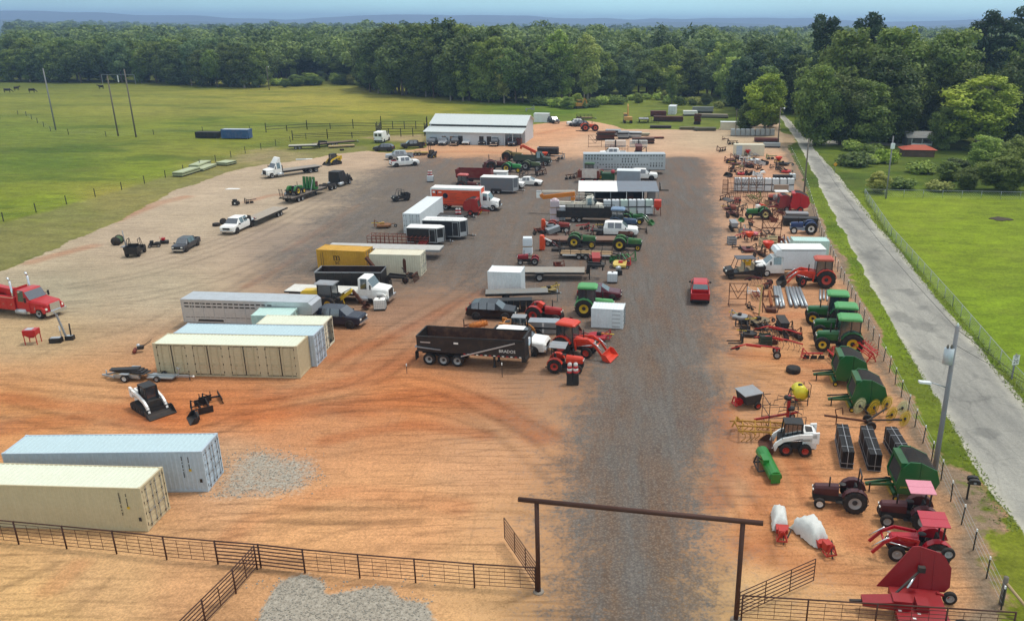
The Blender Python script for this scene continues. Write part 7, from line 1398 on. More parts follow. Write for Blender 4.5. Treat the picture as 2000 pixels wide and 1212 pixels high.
t=thing('wheel_rake','yellow spoked wheel rake spread out against the roadside fence','hay rake',G(1706,834),178);m=M();m.bar((3.6,-.4,.7),(.6,0,.5),.12,RUST);m.bar((.6,0,.6),(-1.9,.3,.8),.1,DK);m.bar((.6,.2,.6),(-1.4,-1.7,.8),.1,DK);m.path([(2.7,-.3,.6),(2.9,-.2,1.3),(2.4,-.1,1.5),(2.3,-.2,.9)],.04,RUST,5);m.bar((2.7,-.3,0),(2.7,-.3,.8),.07,RUST);part(t,'frame',m);wheel(t,.35,.55,.36,.2,DK,14);wheel(t,.3,-.65,.36,.2,DK,14);m=M();m.bar((.35,.55,.36),(.3,-.65,.36),.09,RUST);part(t,'axle',m)
YD=mat('c9a91c',.55,0,.2,2,'wheel_yellow');YP=mat('c8c494',.6,0,.2,2,'weathered_yellow')
for k,(px,py,z_)in enumerate(((1679,792,.9),(1707,795,.8),(1732,788,1.0),(1741,811,.6),(1762,796,.8),(1767,819,.6))):
 g_=G(px,py,z_);q=g_-t.location;yv=R(-178);lx,ly=q.x*math.cos(yv)-q.y*math.sin(yv),q.x*math.sin(yv)+q.y*math.cos(yv)
 m=M();cm=YP if k in (0,4)else YD;N_=36;an=.55
 def rp(r,a,o=0.):return (r*math.cos(a)*math.cos(an)-o*math.sin(an),r*math.cos(a)*math.sin(an)+o*math.cos(an),r*math.sin(a))
 for j in range(N_):a0,a1=2*math.pi*j/N_,2*math.pi*(j+1)/N_;m.tube(rp(.5,a0),rp(.5,a1),.034,cm,4,cap=False);m.tube(rp(.12,a0),rp(.68,a0+.12),.018,cm,3,cap=False);m.tube(rp(.3,a0),rp(.3,a1),.024,cm,4,cap=False)
 m.tube(rp(0,0,-.06),rp(0,0,.06),.12,DK,8);o=part(t,'rake_wheel',m,'weathered pale rake wheel' if k in (0,4)else None);o.location=(lx,ly,max(z_,.69))
 m=M();m.bar((lx,ly,max(z_,.69)),(lx*.5-.2,ly*.5,.7),.05,DK);part(t,'wheel_arm',m)
t=thing('hay_tedder','red and black rotary tedder folded upright beside the sprayer','hay tedder',G(1532,826),185);m=M();m.bar((-1.0,0,.9),(2.4,.2,.5),.12,mat('a01d20',.4,0,.12,1,'tedder_red'),.15);m.bar((-.2,0,.5),(-.2,0,2.3),.2,mat('a01d20',.4,0,.12,1,'tedder_red'));part(t,'frame',m)
for zc,xc in ((2.1,-.1),(1.2,-.4)):
 m=M();m.lathe([(.28,-.1),(.3,.1),(0,.2)],(xc,0,zc),BLK,'z',12)
 for k in range(6):a_=k*1.047+zc;m.tube((xc,0,zc),(xc+1.0*math.cos(a_),.9*math.sin(a_),zc-.15),.03,DK,4);m.tube((xc+1.0*math.cos(a_),.9*math.sin(a_),zc-.15),(xc+1.05*math.cos(a_),.95*math.sin(a_),zc-.6),.015,DK,4)
 part(t,'rotor',m)
m=M()
for z in (.2,1.1,2.0):m.path([(.9,-1.0,z),(1.5,-.9,z),(1.5,.9,z),(.9,1.0,z)],.03,DK,5)
for sy in (-.9,.9):m.tube((1.5,sy,0),(1.5,sy,2.2),.03,DK,5);m.tube((-1.3,sy,.05),(-1.3,sy,.9),.03,DK,5);m.tube((-1.3,sy,.9),(1.5,sy,.9),.025,DK,5)
part(t,'guard_hoops',m);wheel(t,-.8,-.7,.22,.15,RIMG,12);wheel(t,-.8,.7,.22,.15,RIMG,12)
t=thing('tank_sprayer','yellow sprayer tank in a black frame near the green balers','sprayer',G(1560,786),185);m=M();m.tube((0,-.55,1.0),(0,.55,1.0),.55,mat('d9cc2e',.35,0,.08,1,'tank_yellow'),18);m.lathe([(.18,0),(.18,.08),(0,.1)],(0,0,1.52),BLK,'z',12);part(t,'tank',m);m=M();aframe(m,.8,.8,1.3,BLK)
for sy in (-.6,.6):m.bar((-.5,sy,0),(-.5,sy,1.5),.06,BLK);m.bar((.5,sy,0),(.5,sy,.6),.06,BLK);m.bar((-.5,sy,.45),(.5,sy,.45),.06,BLK)
m.bar((-.5,-1.0,.9),(-.5,1.0,.9),.05,BLK);m.path([(-.5,.9,.9),(-.55,.9,1.9),(-.5,.4,1.95)],.03,BLK,5);part(t,'frame',m);m=M();m.box((.3,.3,.5),(.3,.3,.3),RED);part(t,'pump',m)
t=thing('lime_spreader','grey-lidded spreader box with red drive on the lane side','spreader',G(1461,790),200);m=M();m.prism([(-.55,.35),(.55,.35),(.75,1.15),(-.75,1.15)],-.8,.8,DK);part(t,'hopper',m);m=M();m.box((0,0,1.2),(1.6,1.7,.06),GREY,ry=.05);part(t,'lid',m);m=M();aframe(m,1.3,.6,.9,RED);m.box((.8,0,.45),(.5,.4,.35),RED);part(t,'drive',m);wheel(t,-.3,-.95,.3,.2,RIMR,12);wheel(t,-.3,.95,.3,.2,RIMR,12)
t=thing('field_cultivator','tangled rusty yellow cultivator lying behind the white skid steer','farm implement',G(1490,852),176);cy=mat('a3771f',.7,0,.45,2,'rusty_yellow',dc='4a3018');m=M()
for x in (-1.6,-.6,.5,1.4):m.bar((x,-1.1,.75),(x+.2,1.1,.7),.09,cy)
for sy in (-.8,0,.8):m.bar((-1.9,sy,.75),(1.9,sy,.8),.09,cy)
m.bar((1.7,-.9,.7),(2.4,-.3,1.0),.08,cy);part(t,'frame',m);m=M()
for k in range(22):
 x=-1.7+3.4*(k%11)/10;y=(-.9,.7)[k//11]+.25*math.sin(k);m.path([(x,y,.75),(x-.3,y+.05,.62),(x-.34,y,.3),(x-.05,y,.03)],.03,cy,4)
part(t,'spring_shanks',m);m=M();m.path([(1.6,-1.0,.6),(1.9,-.8,1.1),(2.1,.3,1.2),(1.7,.9,.7)],.06,cy,5);m.path([(1.2,-1.1,.2),(1.8,-1.2,.9),(2.2,-.6,.4)],.06,cy,5);part(t,'hitch',m)
a,b=G(1569.6,891.6),G(1535,889.6);yy=math.degrees(math.atan2((b-a).y,(b-a).x));skid('skid_steer','white wheeled skid steer with empty cage cab and dark bucket',off((a+b)/2,yy,.12,-.85),yy,WHT,False,s=1.08,bucketc=RUST)
m=M();m.bb(-.4,.4,-.012,.012,-.12,.12,NAVY)
t=implement('tiller','green rotary tiller lying lengthwise in front of the white skid steer',G(1500,917),184,mat('1f7a2c',.3,0,.08,1,'bright_tiller_green'),(1.0,1.75,1.05))
PAN=mat('0c0c0d',.7,0,.05,2,'black_sheet');ST=mat('94979b',.4,.2,.1,2,'strap_steel')
def panelstack(label,nl,nr,ft,zt=1.3):
 a,b=G(*nl),G(*nr);c_=(a+b)/2;f_=G(ft[0],ft[1],zt);f_.z=0;d=f_-c_;yaw=math.degrees(math.atan2(d.y,d.x));L=d.length;w=(b-a).length*1.0;t=thing('panel_stack',label,'panel stack',(c_+f_)/2,yaw,'bundled black panels');m=M();n=6
 for k in range(n):y=-w/2+w*k/n;m.bb(-L/2+random.uniform(-.03,.03),L/2,y,y+w/n-.012,.06,zt-random.uniform(0,.03),PAN)
 part(t,'panels',m);s=M()
 for x in (-L*.33,L*.05,L*.36):s.bb(x-.02,x+.02,-w/2-.012,w/2+.012,zt,zt+.012,ST);[s.bb(x-.02,x+.02,sy*w/2-.012,sy*w/2+.012,.04,zt,ST)for sy in (-1,1)]
 s.bb(-L/2-.045,-L/2-.03,-.02,.02,.03,zt+.01,ST);s.bb(-L/2,L/2,-.02,.02,zt,zt+.014,ST)
 for z in (.06,.4):s.bb(-L/2-.05,L/2,-w/2-.03,-w/2-.005,z,z+.04,ST);s.bb(-L/2-.05,-L/2-.03,-w/2-.03,w/2+.03,z,z+.04,ST);s.bb(-L/2,L/2,w/2+.005,w/2+.03,z,z+.04,ST)
 part(t,'straps',s)
panelstack('left bundle of tall black panels on edge beside the white skid steer',(1642,914.7),(1665,914.7),(1645,827));panelstack('middle bundle of tall black panels on edge, closest to the camera',(1695,920),(1719,920),(1692,830));panelstack('right bundle of tall black panels on edge, behind the nearest green baler',(1748,905),(1771,905),(1740,832))
def tarped(label,px,py,yaw,s,big):
 t=thing('disc_mower',label,'farm implement',G(px,py),yaw,None,s);rd=mat('b0271c',.45,0,.15,1,'mower_red');m=M();aframe(m,1.3,.6,.9,rd);m.box((.75,0,.55),(.5,.4,.5),rd);m.bar((.9,0,.4),(-.3,.2,.35),.14,rd);part(t,'hitch_frame',m)
 m=M();r=np.random.RandomState(px);tm=mat('d4d6d0',.55,0,.22,2.2,'white_tarp',bump=.5,dc='8a8a84');nx,ny=15,11;L,Wd=(2.5,1.9)if big else (2.3,1.05);vs=[]
 for i in range(nx):
  for j in range(ny):
   u,v=i/(nx-1)*2-1,j/(ny-1)*2-1;e=max(abs(u),abs(v));z=(1.05 if big else .85)*(1-e**3.2)+.1+r.normal()*.045;k=1-.14*r.rand()if e>.8 else 1
   if big:v*=(.55+.45*(u*.5+.5))
   vs.append((-.95-u*L/2*k+(0 if big else -.2),v*Wd/2*k,max(.03,z)))
 m.add(vs,[(i*ny+j,(i+1)*ny+j,(i+1)*ny+j+1,i*ny+j+1)for i in range(nx-1)for j in range(ny-1)],tm,True);part(t,'tarp_cover',m)
 m=M();m.flat([(-.2,-.3),(-.2,.5),(.4,.4),(.4,-.3)],.2,.5,rd);m.bar((1.0,.1,.5),(1.25,.1,0.0),.06,DK);m.tube((.9,.35,.3),(.2,.6,.4),.05,DK,5);part(t,'gearbox',m);return t
tarped('narrow tarp-covered red mower standing near the gate',1524,1040,262,.95,False);tarped('wide tarp-covered red mower with a crumpled white sheet',1601,1066,285,1.0,True)
rw=mat('8e1119',.4,0,.2,.8,'mower_crimson',dc='5a2a20');g_=G(1796,1203);t=thing('batwing_mower','huge crimson wing mower with one wing folded up behind the front fence','rotary mower',g_,172);m=M()
m.flat([(1.3,-1.5),(1.3,1.4),(.4,1.6),(-1.2,1.6),(-1.2,-1.5)],.25,.55,rw);m.bb(-1.25,1.3,-1.55,-1.45,.12,.5,rw);part(t,'deck',m);m=M();m.prism([(1.3,.5),(2.9,.55),(2.9,.75),(1.0,1.0)],-.35,.35,rw);m.box((1.0,0,.8),(.9,.7,.5),rw);m.bb(-.3,.3,-.35,.35,.56,.95,rw);m.bar((2.9,0,.6),(3.5,0,.55),.14,DK);part(t,'tongue',m)
m=M();pr=[(1.9,0),(-1.5,0),(-1.75,.3),(-1.75,1.3),(-1.3,2.0),(-.1,2.3),(.25,2.25)];vs=[(x,-1.55-.22*z-.03,.45+z)for x,z in pr]+[(x,-1.55-.22*z+.03,.45+z)for x,z in pr];n=len(pr);m.add(vs,[(k,(k+1)%n,n+(k+1)%n,n+k)for k in range(n)]+[tuple(range(n))[::-1],tuple(range(n,2*n))],rw)
for x in (-.9,-.2):m.bar((x,-1.52,.5),(x,-1.98,2.5),.06,rw)
part(t,'raised_wing',m);m=M();m.bar((1.4,-.2,.9),(-.2,-1.55,1.7),.09,DK);m.tube((.6,-.7,1.1),(.2,-1.2,1.45),.08,CHR,6);m.box((-.2,-1.5,1.75),(.35,.25,.3),DK);part(t,'wing_cylinder',m)
m=M();m.flat([(1.0,1.62),(1.0,2.5),(-.9,2.7),(-1.2,1.62)],.2,.42,rw);part(t,'lowered_wing',m);m=M()
for (x,y)in ((1.1,.4),(.7,-.2),(.5,.9),(1.2,-.6),(-.2,1.1),(.9,1.8),(.2,.5),(.3,2.0)):m.box((x,y,.56 if y<1.6 else .43),(.16,.1,.015),WHT)
m.box((.9,2.45,.43),(.3,.1,.02),ORG);part(t,'decals',m)
for (x,y,z)in ((-1.7,-1.2,.38),(-1.7,.9,.38),(-1.5,2.3,.38)):wheel(t,x,y,.36,.22,RIMG,16,z=z);m=M();m.bar((x,y,.4),(x+.7,y,.6),.12,rw);part(t,'wheel_arm',m)
wheel(t,-1.55,-2.05,.34,.2,RIMG,16,z=2.45)
a,b=G(1619,540),G(1500.5,540.5);yy=181.;g_=G(1500.5,540);t=thing('box_truck','white cutaway box truck facing the lane in the right-hand row','truck',off(g_,yy,-2.6,-.95),yy,None,1.08);b_=M();gl=M()
rings(b_,[(3.75,.5,1.0,1.15,.85,.78),(3.55,.42,1.2,1.32,1.0,.88),(2.75,.42,1.32,1.46,1.02,.9),(2.05,.42,1.38,2.1,1.02,.82),(1.95,.42,1.38,2.14,1.02,.82),(1.1,.42,1.38,2.16,1.02,.82),(.95,.42,1.38,2.16,1.02,.84),(.7,.42,1.38,2.14,1.02,.86)],WHT,gl,'bbwbsbb');part(t,'cab',b_);part(t,'cab_window',gl)
m=M();m.bb(-3.6,.95,-1.2,1.2,.95,3.15,LTG);m.prism([(.95,2.25),(1.75,2.4),(1.9,2.7),(1.7,3.1),(.95,3.15)],-1.18,1.18,LTG);part(t,'cargo_box',m);m=M();m.bb(-3.62,1.3,-1.22,1.22,3.152,3.2,WHT);m.bb(-3.63,1.2,-1.225,-1.2,3.0,3.06,GREY);m.bb(-3.63,1.2,1.2,1.225,3.0,3.06,GREY);part(t,'roof',m);m=M();m.bb(-3.75,-3.61,-1.15,1.15,.6,1.9,BLK);part(t,'lift_gate',m);rails(t,-3.5,.9,.75);m=M();m.bb(3.7,3.82,-.95,.95,.5,.72,GREY);m.bb(3.72,3.78,-.6,.6,.8,1.05,DK);part(t,'bumper',m)
for sy in (-1,1):wheel(t,2.6,sy*.88,.4,.26,RIMW,16);wheel(t,-2.0,sy*.88,.4,.5,RIMW,16);m=M();m.box((3.7,sy*.75,.95),(.12,.25,.2),LAMP);part(t,'headlight',m);m=M();m.box((2.3,sy*1.2,1.6),(.12,.2,.35),BLK);part(t,'mirror',m)
g_=VW(1555,470,1616,471,1.1,-1,None,2.2);t=container('storage_box','pale storage box with two dark vents behind the white cutaway box truck',g_[0],g_[1],L=4.6,H=2.2,W_=2.2,p=AQ,doors='none',cat='storage box');m=M();[m.bb(x,x+.45,-1.125,-1.1,1.5,1.75,BLK)for x in (-1.0,-.4)];part(t,'vents',m)
utv('utility_vehicle','black crew side-by-side with tan seats facing the lane',G(1452,541),184,BLK,True,1.25,roofc=mat('4a4f58',.5,0,.15,1,'slate_roof'),seatc=TAN,bed=True)
rake('maroon wheel rake parked behind the crew side-by-side',(1455,553),(1506,560),True,h=.7,arms=6,c=MRN)
def pipes(label,nearL,nearR,farL,n,r,cat='steel pipe',grp=None):
 a,b,c_=G(*nearL),G(*nearR),G(*farL);
 for k in range(n):
  u=k/(n-1);p0=a.lerp(b,u)+Vector((random.uniform(-.05,.05),random.uniform(-.35,.35),0));p1=c_+(b-a)*u*.92;p1.z=0;d=p1-p0;m=M();L=d.length;m.lathe([(r,-L/2),(r,L/2),(r*.9,L/2),(r*.9,-L/2),(r,-L/2)],(0,0,r+.01),GALV,'x',12)
  single(m,'steel_pipe',label.format(('first','second','third','fourth','fifth','sixth','seventh')[k]),cat,(p0+p1)/2,math.degrees(math.atan2(d.y,d.x)),grp)
pipes('{} grey pipe from the left in the group of three wide pipes',(1518,601),(1530,601),(1512,563),3,.17,grp='three wide steel pipes');pipes('{} grey pipe from the left in the group of five fanned pipes',(1546,600),(1575,601),(1536,564),5,.17,grp='five fanned steel pipes');pipes('{} thin pipe from the left in the row behind the green cab tractors',(1602,588),(1647,590),(1602,568),7,.11,grp='thin steel pipes');pipes('{} grey pipe from the left beside the pale storage box',(1527,479),(1552,478),(1523,466),4,.15,grp='pipes beside the storage box')
def vgate(label,px,py,w,h,yaw=0.,c=None,name='hay_gate',lean=0.,vee=True):
 m=M();c=c or RUST
 for x in (-w/2,w/2):m.tube((x,0,0),(x,lean,h),.045,c,5)
 for z in (.04,.3,.62,.97):m.tube((-w/2,lean*z,h*z),(w/2,lean*z,h*z),.04,c,5)
 if vee:
  for sg in (-1,1):m.tube((sg*w/2,lean*.95,h*.95),(0,lean*.3,h*.3),.04,c,5);m.tube((sg*w/2*.55,lean*.95,h*.95),(0,lean*.55,h*.55),.03,c,5)
 else:
  for k in range(5):x=-w/2+w*(k+1)/6;m.tube((x,0,h*.04),(x,lean,h*.97),.03,c,5)
 for x in (-w/2,w/2):m.bar((x,-.5,.03),(x,.5,.03),.06,c)
 return single(m,name,label,'gate panel',G(px,py),yaw)
vgate('tall rusty V-braced frame beside the lane in front of the side-by-side',1440,596,1.85,2.5,0)
for k,(px,py,w,h,lb)in enumerate(((1428,378,1.5,3.0,'first rusty hay rack from the lane in front of the tote row'),(1450,377,1.9,2.9,'second rusty hay rack from the lane in front of the tote row'),(1477,376,2.0,2.8,'third rusty hay rack from the lane in front of the tote row'),(1505,470,2.6,3.0,'big brown V-braced frame left of the dark blue tractor'),(1508,447,2.7,3.3,'brown braced frame behind the big V-braced frame'),(1416,377,.9,2.4,'narrow rusty rack end nearest the lane by the tote row'))):
 vgate(lb,px,py,w,h,-5,RUST,vee=k not in (0,5))
for k in range(3):vgate(('first','second','third')[k]+' low brown feeder panel in front of the rusty hay racks',1436+26*k,385,1.9,1.1,-5,RUST,'feeder_panel',vee=False)
a,y_,L_=VW(1433,374,1551,375.5,.5,-1);od=('first','second','third','fourth','fifth','sixth','seventh','eighth')
for k in range(8):
 for z,nm in ((0,'bottom'),(1,'top')):ibc(off(a,y_,-L_/2+L_/8*(k+.5),0),y_,f'{od[k]} white tote from the lane in the {nm} layer, long roadside row','roadside row of totes',z*1.21)
ibc(G(1547,351),0,'lone white tote behind the road end of the long tote row');stack('panel_pile','black bin row behind the road end of the long tote row','panel stack',G(1528,352),0,3.6,1.2,1.1,3,PLASTB)
baler('shiny red large round baler with dark tail near the road fence',G(1556,412),172,RED,1.15,rim=RIMR);baler('dull red and black baler left of the shiny red baler',G(1529,410),180,mat('8a1c22',.5,0,.2,1,'wine_paint'),.95,rim=RIMG)
m=M();m.bb(-1.3,1.3,-.7,.7,.1,1.3,mat('9a8a7a',.7,0,.25,1,'tan_crate'));m.bb(-1.35,1.35,-.75,.75,1.3,1.36,mat('e8d2c0',.6,0,.15,1,'peach_lid'));single(m,'crate','tan crate with a peach lid in front of the roadside tote row','crate',G(1524,374),-4)
t=thing('golf_cart','grey roofed cart body with white rim behind the dull red baler','cart',G(1525,393),180);m=M();m.bb(-1.3,1.3,-.7,.7,.35,1.0,GREY);part(t,'body',m);m=M();m.box((0,0,1.75),(2.3,1.4,.12),WHT,top=(.9,.9));part(t,'roof',m);m=M()
for sx in (-.9,.9):
 for sy in (-.6,.6):m.bar((sx,sy,1.0),(sx,sy,1.7),.06,WHT)
part(t,'posts',m)
for sx in (-.8,.8):
 for sy in (-.6,.6):wheel(t,sx,sy,.28,.2,RIMG,12)
m=M();m.ball((0,0,.75),(.75,.5,.4),mat('c46a5a',.5,0,.2,1,'salmon'));m.bb(-.7,.7,-.5,.5,.0,.45,DK);single(m,'covered_machine','salmon covered machine left of the grey roofed cart','machine',G(1508,391),170)
drills=[('seed',1432,449,0,GREY,1.1,'grey seed drill with white tines beside the lane'),('box',1455,453,95,GREY,1.0,'silver box scraper behind the grey seed drill'),('cutter',1467,460,190,mat('c2606a',.5,0,.15,1,'pink_red'),1.05,'pinkish red cutter with a round tail wheel'),('spread',1463,472,180,ORG,1.1,'orange cone spreader in front of the pinkish cutter'),('crate',1429,477,5,GREY,.95,'small silver crate alone beside the lane'),('mower',1461,490,5,MRN,1.15,'dark red finish mower below the orange spreader'),('spread',1499,496,180,REDO,1.35,'large orange spreader hopper at the nose of the white box truck'),('crate',1492,481,10,mat('c9b48c',.8,0,.2,1,'pale_crate'),1.0,'long pale crate beside the large orange spreader'),('crate',1508,478,-8,mat('d8c69a',.8,0,.2,1,'cream_crate'),1.1,'cream crate stacked right of the long pale crate'),('disc',1428,423,8,MRN,1.1,'maroon disc harrow at the lane edge below the feeder panels'),('seed',1431,414,0,RUSTR,.9,'red bar drill behind the maroon disc harrow'),('plow',1430,403,20,DK,1.1,'black plough at the lane edge near the rusty racks'),('box',1424,393,30,GREY,.9,'grey scraper box under the first rusty rack'),('crate',1440,396,10,mat('c46a5c',.6,0,.2,1,'rose_crate'),.8,'rose crate near the black plough'),('cult',1470,395,5,mat('6a6a34',.7,0,.3,2,'olive_drab'),1.6,'olive cultivator stretched behind the green tractor'),('auger',1452,402,40,TAN,1.1,'tan auger pole left of the olive cultivator'),('forks',1497,404,20,WOOD,1.2,'pale lumber and forks right of the olive cultivator'),('bucket',1447,432,190,GRN,.8,'green bucket in front of the green tractor'),('sub',1466,440,80,RUSTR,1.0,'rust red hitch lying below the green tractor'),('auger',1476,452,25,RUST,1.1,'rusty auger beside the big V-braced frame'),('box',1522,471,0,RUSTR,1.0,'brick red box behind the grey pipes'),('blade',1520,419,200,MRN,.9,'maroon blade in front of the ribbed grating'),('crate',1458,517,0,YEL,.8,'small yellow generator frame above the crew side-by-side'),('sub',1471,517,10,GREY,.9,'grey engine hoist right of the yellow generator'),('plow',1490,528,30,WOOD,1.0,'brown scrap plough at the white box truck grille'),('blade',1473,575,180,WHT,.9,'white blade board behind the tall V-braced frame'),('cult',1478,583,0,RUSTR,.9,'red rod cultivator under the white blade board'),('cutter',1446,622,150,GREY,.85,'grey cutter deck with a black dome beside the lane'),('grap',1450,640,175,DK,1.0,'black grapple left of the black rake attachment'),('cutter',1483,632,200,mat('7a6a50',.7,0,.4,2,'dusty_tan'),1.1,'tan and black cutter beside the black grapple'),('seed',1527,645,0,DK,1.0,'wide black rake attachment behind the red rake bars'),('forks',1448,668,182,DK,1.1,'black pallet forks pointing at the lane'),('crate',1494,672,0,mat('2d4030',.7,0,.3,1,'dark_green_box'),.9,'dark green box under the red rake bars'),('plow',1625,704,70,RED,1.0,'red plough between the green tractors and farthest baler'),('sub',1465,605,95,DK,.7,'small black stand beside the tan auger mast'),('grap',1483,640,15,BLK,.9,'second black grapple touching the tan cutter')]
for k,px,py,yw,c_,s_,lb in drills:implement(k,lb,G(px,py),yw,c_,s_)
t=thing('auger_mast','tall tan post auger mast leaning beside the steel pipes','auger',G(1484,614),90);m=M();m.bar((-1.0,.3,.1),(.3,-.1,3.1),.16,mat('b5935a',.7,0,.3,2,'tan_mast'));m.bar((.3,-.1,3.1),(.4,.5,2.9),.12,mat('b5935a',.7,0,.3,2,'tan_mast'));part(t,'mast',m);m=M();m.bar((-1.0,.3,.1),(-1.3,-.4,.1),.1,RUST);m.bar((-1.0,.3,.4),(.6,.6,.05),.08,RUST);m.bar((.3,-.1,2.9),(.6,-.4,.0),.07,RUST);part(t,'legs',m)
t=thing('post_driver','rust orange driver with forked base beside the three pipes','post driver',G(1506,607),80);m=M();m.bar((1.8,.3,1.6),(0,0,.6),.24,mat('8a4a22',.8,0,.3,2,'rust_orange_b'),.3);part(t,'boom',m);m=M();m.bb(-.7,.5,-.5,.5,.05,.4,RUST);m.bar((-.6,-.6,.1),(.5,-.9,.9),.1,RUST);m.bar((-.4,.5,.1),(.2,.9,.8),.1,RUST);part(t,'base',m)
tyre_lying('large black tractor tyre lying flat between rakes and balers',G(1549,726),.62,.45)
ck=['cutter','plow','disc','box','cult','blade','mower','spread','sub','bucket'];cn=dict(cutter='cutter',plow='plough',disc='disc harrow',box='scraper box',cult='cultivator',blade='blade',mower='mower',spread='spreader',sub='subsoiler',bucket='bucket')
far=[(1425,318,'disc',MRN),(1436,313,'cult',MRN),(1444,310,'mower',BLK),(1452,315,'plow',WHT),(1460,305,'spread',RED),(1457,325,'box',GREY),(1466,318,'blade',ALU),(1473,315,'cutter',LTG),(1428,330,'bucket',DK),(1446,331,'cult',mat('6a6a34',.7,0,.3,2,'olive_drab')),(1463,327,'disc',RUSTR),(1480,332,'plow',RUST),(1491,321,'bucket',BLK),(1504,312,'sub',GRN),(1520,322,'spread',REDO),(1530,323,'cutter',BLK),(1525,335,'cult',DK),(1535,337,'mower',RED),(1421,345,'bucket',DK),(1447,341,'mower',RED),(1462,341,'disc',RUST),(1478,345,'box',LTG),(1431,337,'sub',RUST),(1473,308,'cult',GREY),(1437,322,'cutter',MRN),(1482,322,'box',ALU),(1513,331,'blade',DK),(1408,297,'plow',RUST),(1418,275,'blade',RUST),(1428,283,'plow',DK)]
cname={RED:'red',MRN:'maroon',BLK:'black',WHT:'white',GREY:'grey',ALU:'silver',LTG:'pale grey',DK:'dark',RUST:'rusty',RUSTR:'rust red',GRN:'green',REDO:'orange-red'}
where=lambda px,py:('left' if px<1450 else 'middle' if px<1490 else 'road-side')+' far clutter '+('behind' if py>334 else 'below' if py>318 else 'just under')+(' the roadside totes' if py>334 else ' the cream far container')
for px,py,k,c_ in far:implement(k,f'{cname.get(c_, "olive")} {cn[k]} in the {where(px, py)}',G(px,py),random.uniform(150,210),c_,random.uniform(1.1,1.4),'implements in the far clutter')
tyre_lying('white wheel and axle lying in front of the roadside tote row',G(1488,338),.4,.3,0,.4,1.3);m=M();m.bb(-1.4,.9,-.12,.12,.3,.42,DK);m.prism([(.2,.3),(.4,.6),(1.1,.75),(1.3,.4)],-.4,.4,WHT);single(m,'axle_fender','white fendered axle behind the roadside tote row','axle',G(1482,341),5)
a,y_,L_=VW(1434,304,1492,304.5,1.1,-1);t=container('storage_container','cream container with a pale blue shutter at the far end of the row',a,y_,L=L_,H=2.5,W_=2.4,p=CREAM,doors='none');m=M();m.bb(-L_/2+.4,-L_/2+1.7,-1.24,-1.215,.2,2.25,BLUG);[m.bb(-L_/2+.4,-L_/2+1.7,-1.25,-1.24,.4+.35*k,.43+.35*k,GREY)for k in range(6)];part(t,'shutter',m)
for k,px,py,yw,c_,s_,lb in [('plow',1415,390,20,RUST,1.0,'rusty plough at the lane edge left of the grey scraper box'),('sub',1450,411,30,BLK,1.0,'black subsoiler left of the green tractor nose'),('cutter',1424,409,180,MRN,.9,'maroon cutter between the red bar drill and black plough'),('cult',1440,424,5,RUST,1.0,'rusty cultivator behind the grey seed drill'),('plow',1482,399,30,WOOD,1.0,'brown plough behind the orange and white hopper'),('blade',1506,398,20,MRN,1.0,'maroon blade below the salmon covered machine'),('sub',1517,404,10,RUST,.9,'rusty hitch left of the dull red and black baler'),('disc',1497,420,0,RUST,1.0,'rusty disc gang right of the green tractor wheel'),('box',1510,431,10,RUSTR,1.0,'brick red scraper box behind the brown braced frame'),('cult',1500,462,5,DK,1.1,'dark cultivator inside the big V-braced frame'),('sub',1444,466,20,RED,.8,'red subsoiler under the silver box scraper'),('plow',1480,470,160,RUST,1.0,'rusty plough left of the big V-braced frame foot'),('blade',1440,487,180,DK,.8,'dark blade left of the dark red finish mower'),('disc',1481,500,0,RUST,.9,'rusty discs right of the dark red finish mower'),('box',1514,491,20,mat('c9b48c',.8,0,.2,1,'pale_crate'),.8,'pale box under the cream crate'),('plow',1497,514,20,RUST,.8,'scrap plough beside the large orange hopper legs'),('blade',1484,536,30,RUST,.9,'rusty blade between side-by-side and white box truck'),('sub',1494,566,10,RUSTR,.9,'red hitch bar right of the maroon wheel rake'),('cult',1500,650,0,DK,1.0,'black tine frame left of the wide black rake attachment'),('disc',1545,660,5,RUST,1.0,'rusty disc gang between rake bars and green tractors'),('plow',1580,702,150,RED,.9,'red plough below the nearest green cab tractor'),('cutter',1463,655,170,BLK,.8,'black cutter above the pallet forks'),('box',1510,668,0,RUST,.8,'rusty box right of the dark green box'),('cult',1505,586,90,RUST,.8,'rusty tines left of the three wide pipes'),('box',1092,522,10,RUSTR,.9,'brick red box on the gravel above the stubby container'),('cult',1215,506,5,DK,1.0,'dark cultivator at the lane tip of the utility trailer'),('plow',1118,350,10,RUST,1.2,'rusty plough left of the rusty feed wagon'),('disc',985,346,10,MRN,1.2,'maroon discs in front of the old maroon tractor'),('cult',1022,345,0,DK,1.2,'dark cultivator behind the white sedan roof'),('plow',1058,343,30,RUST,1.2,'rusty plough at the lane tip of the machinery cluster'),('blade',1082,318,0,DK,1.2,'dark blade right of the army green cargo truck'),('sub',1095,312,10,GREY,1.2,'grey tongue piece right of the back dump trailer'),('disc',1020,320,0,RUST,1.3,'rusty discs between the mustard tractor and army truck'),('cutter',1182,446,190,DK,1.0,'dark cutter between cattle trailer and blue cab tractor'),('cult',1112,462,0,RUST,.9,'rusty cultivator in front of the red and white tractor'),('plow',1150,466,10,RUST,.9,'rusty plough behind the chassis truck frame')]:
 implement(k,lb,G(px,py),yw,c_,s_)
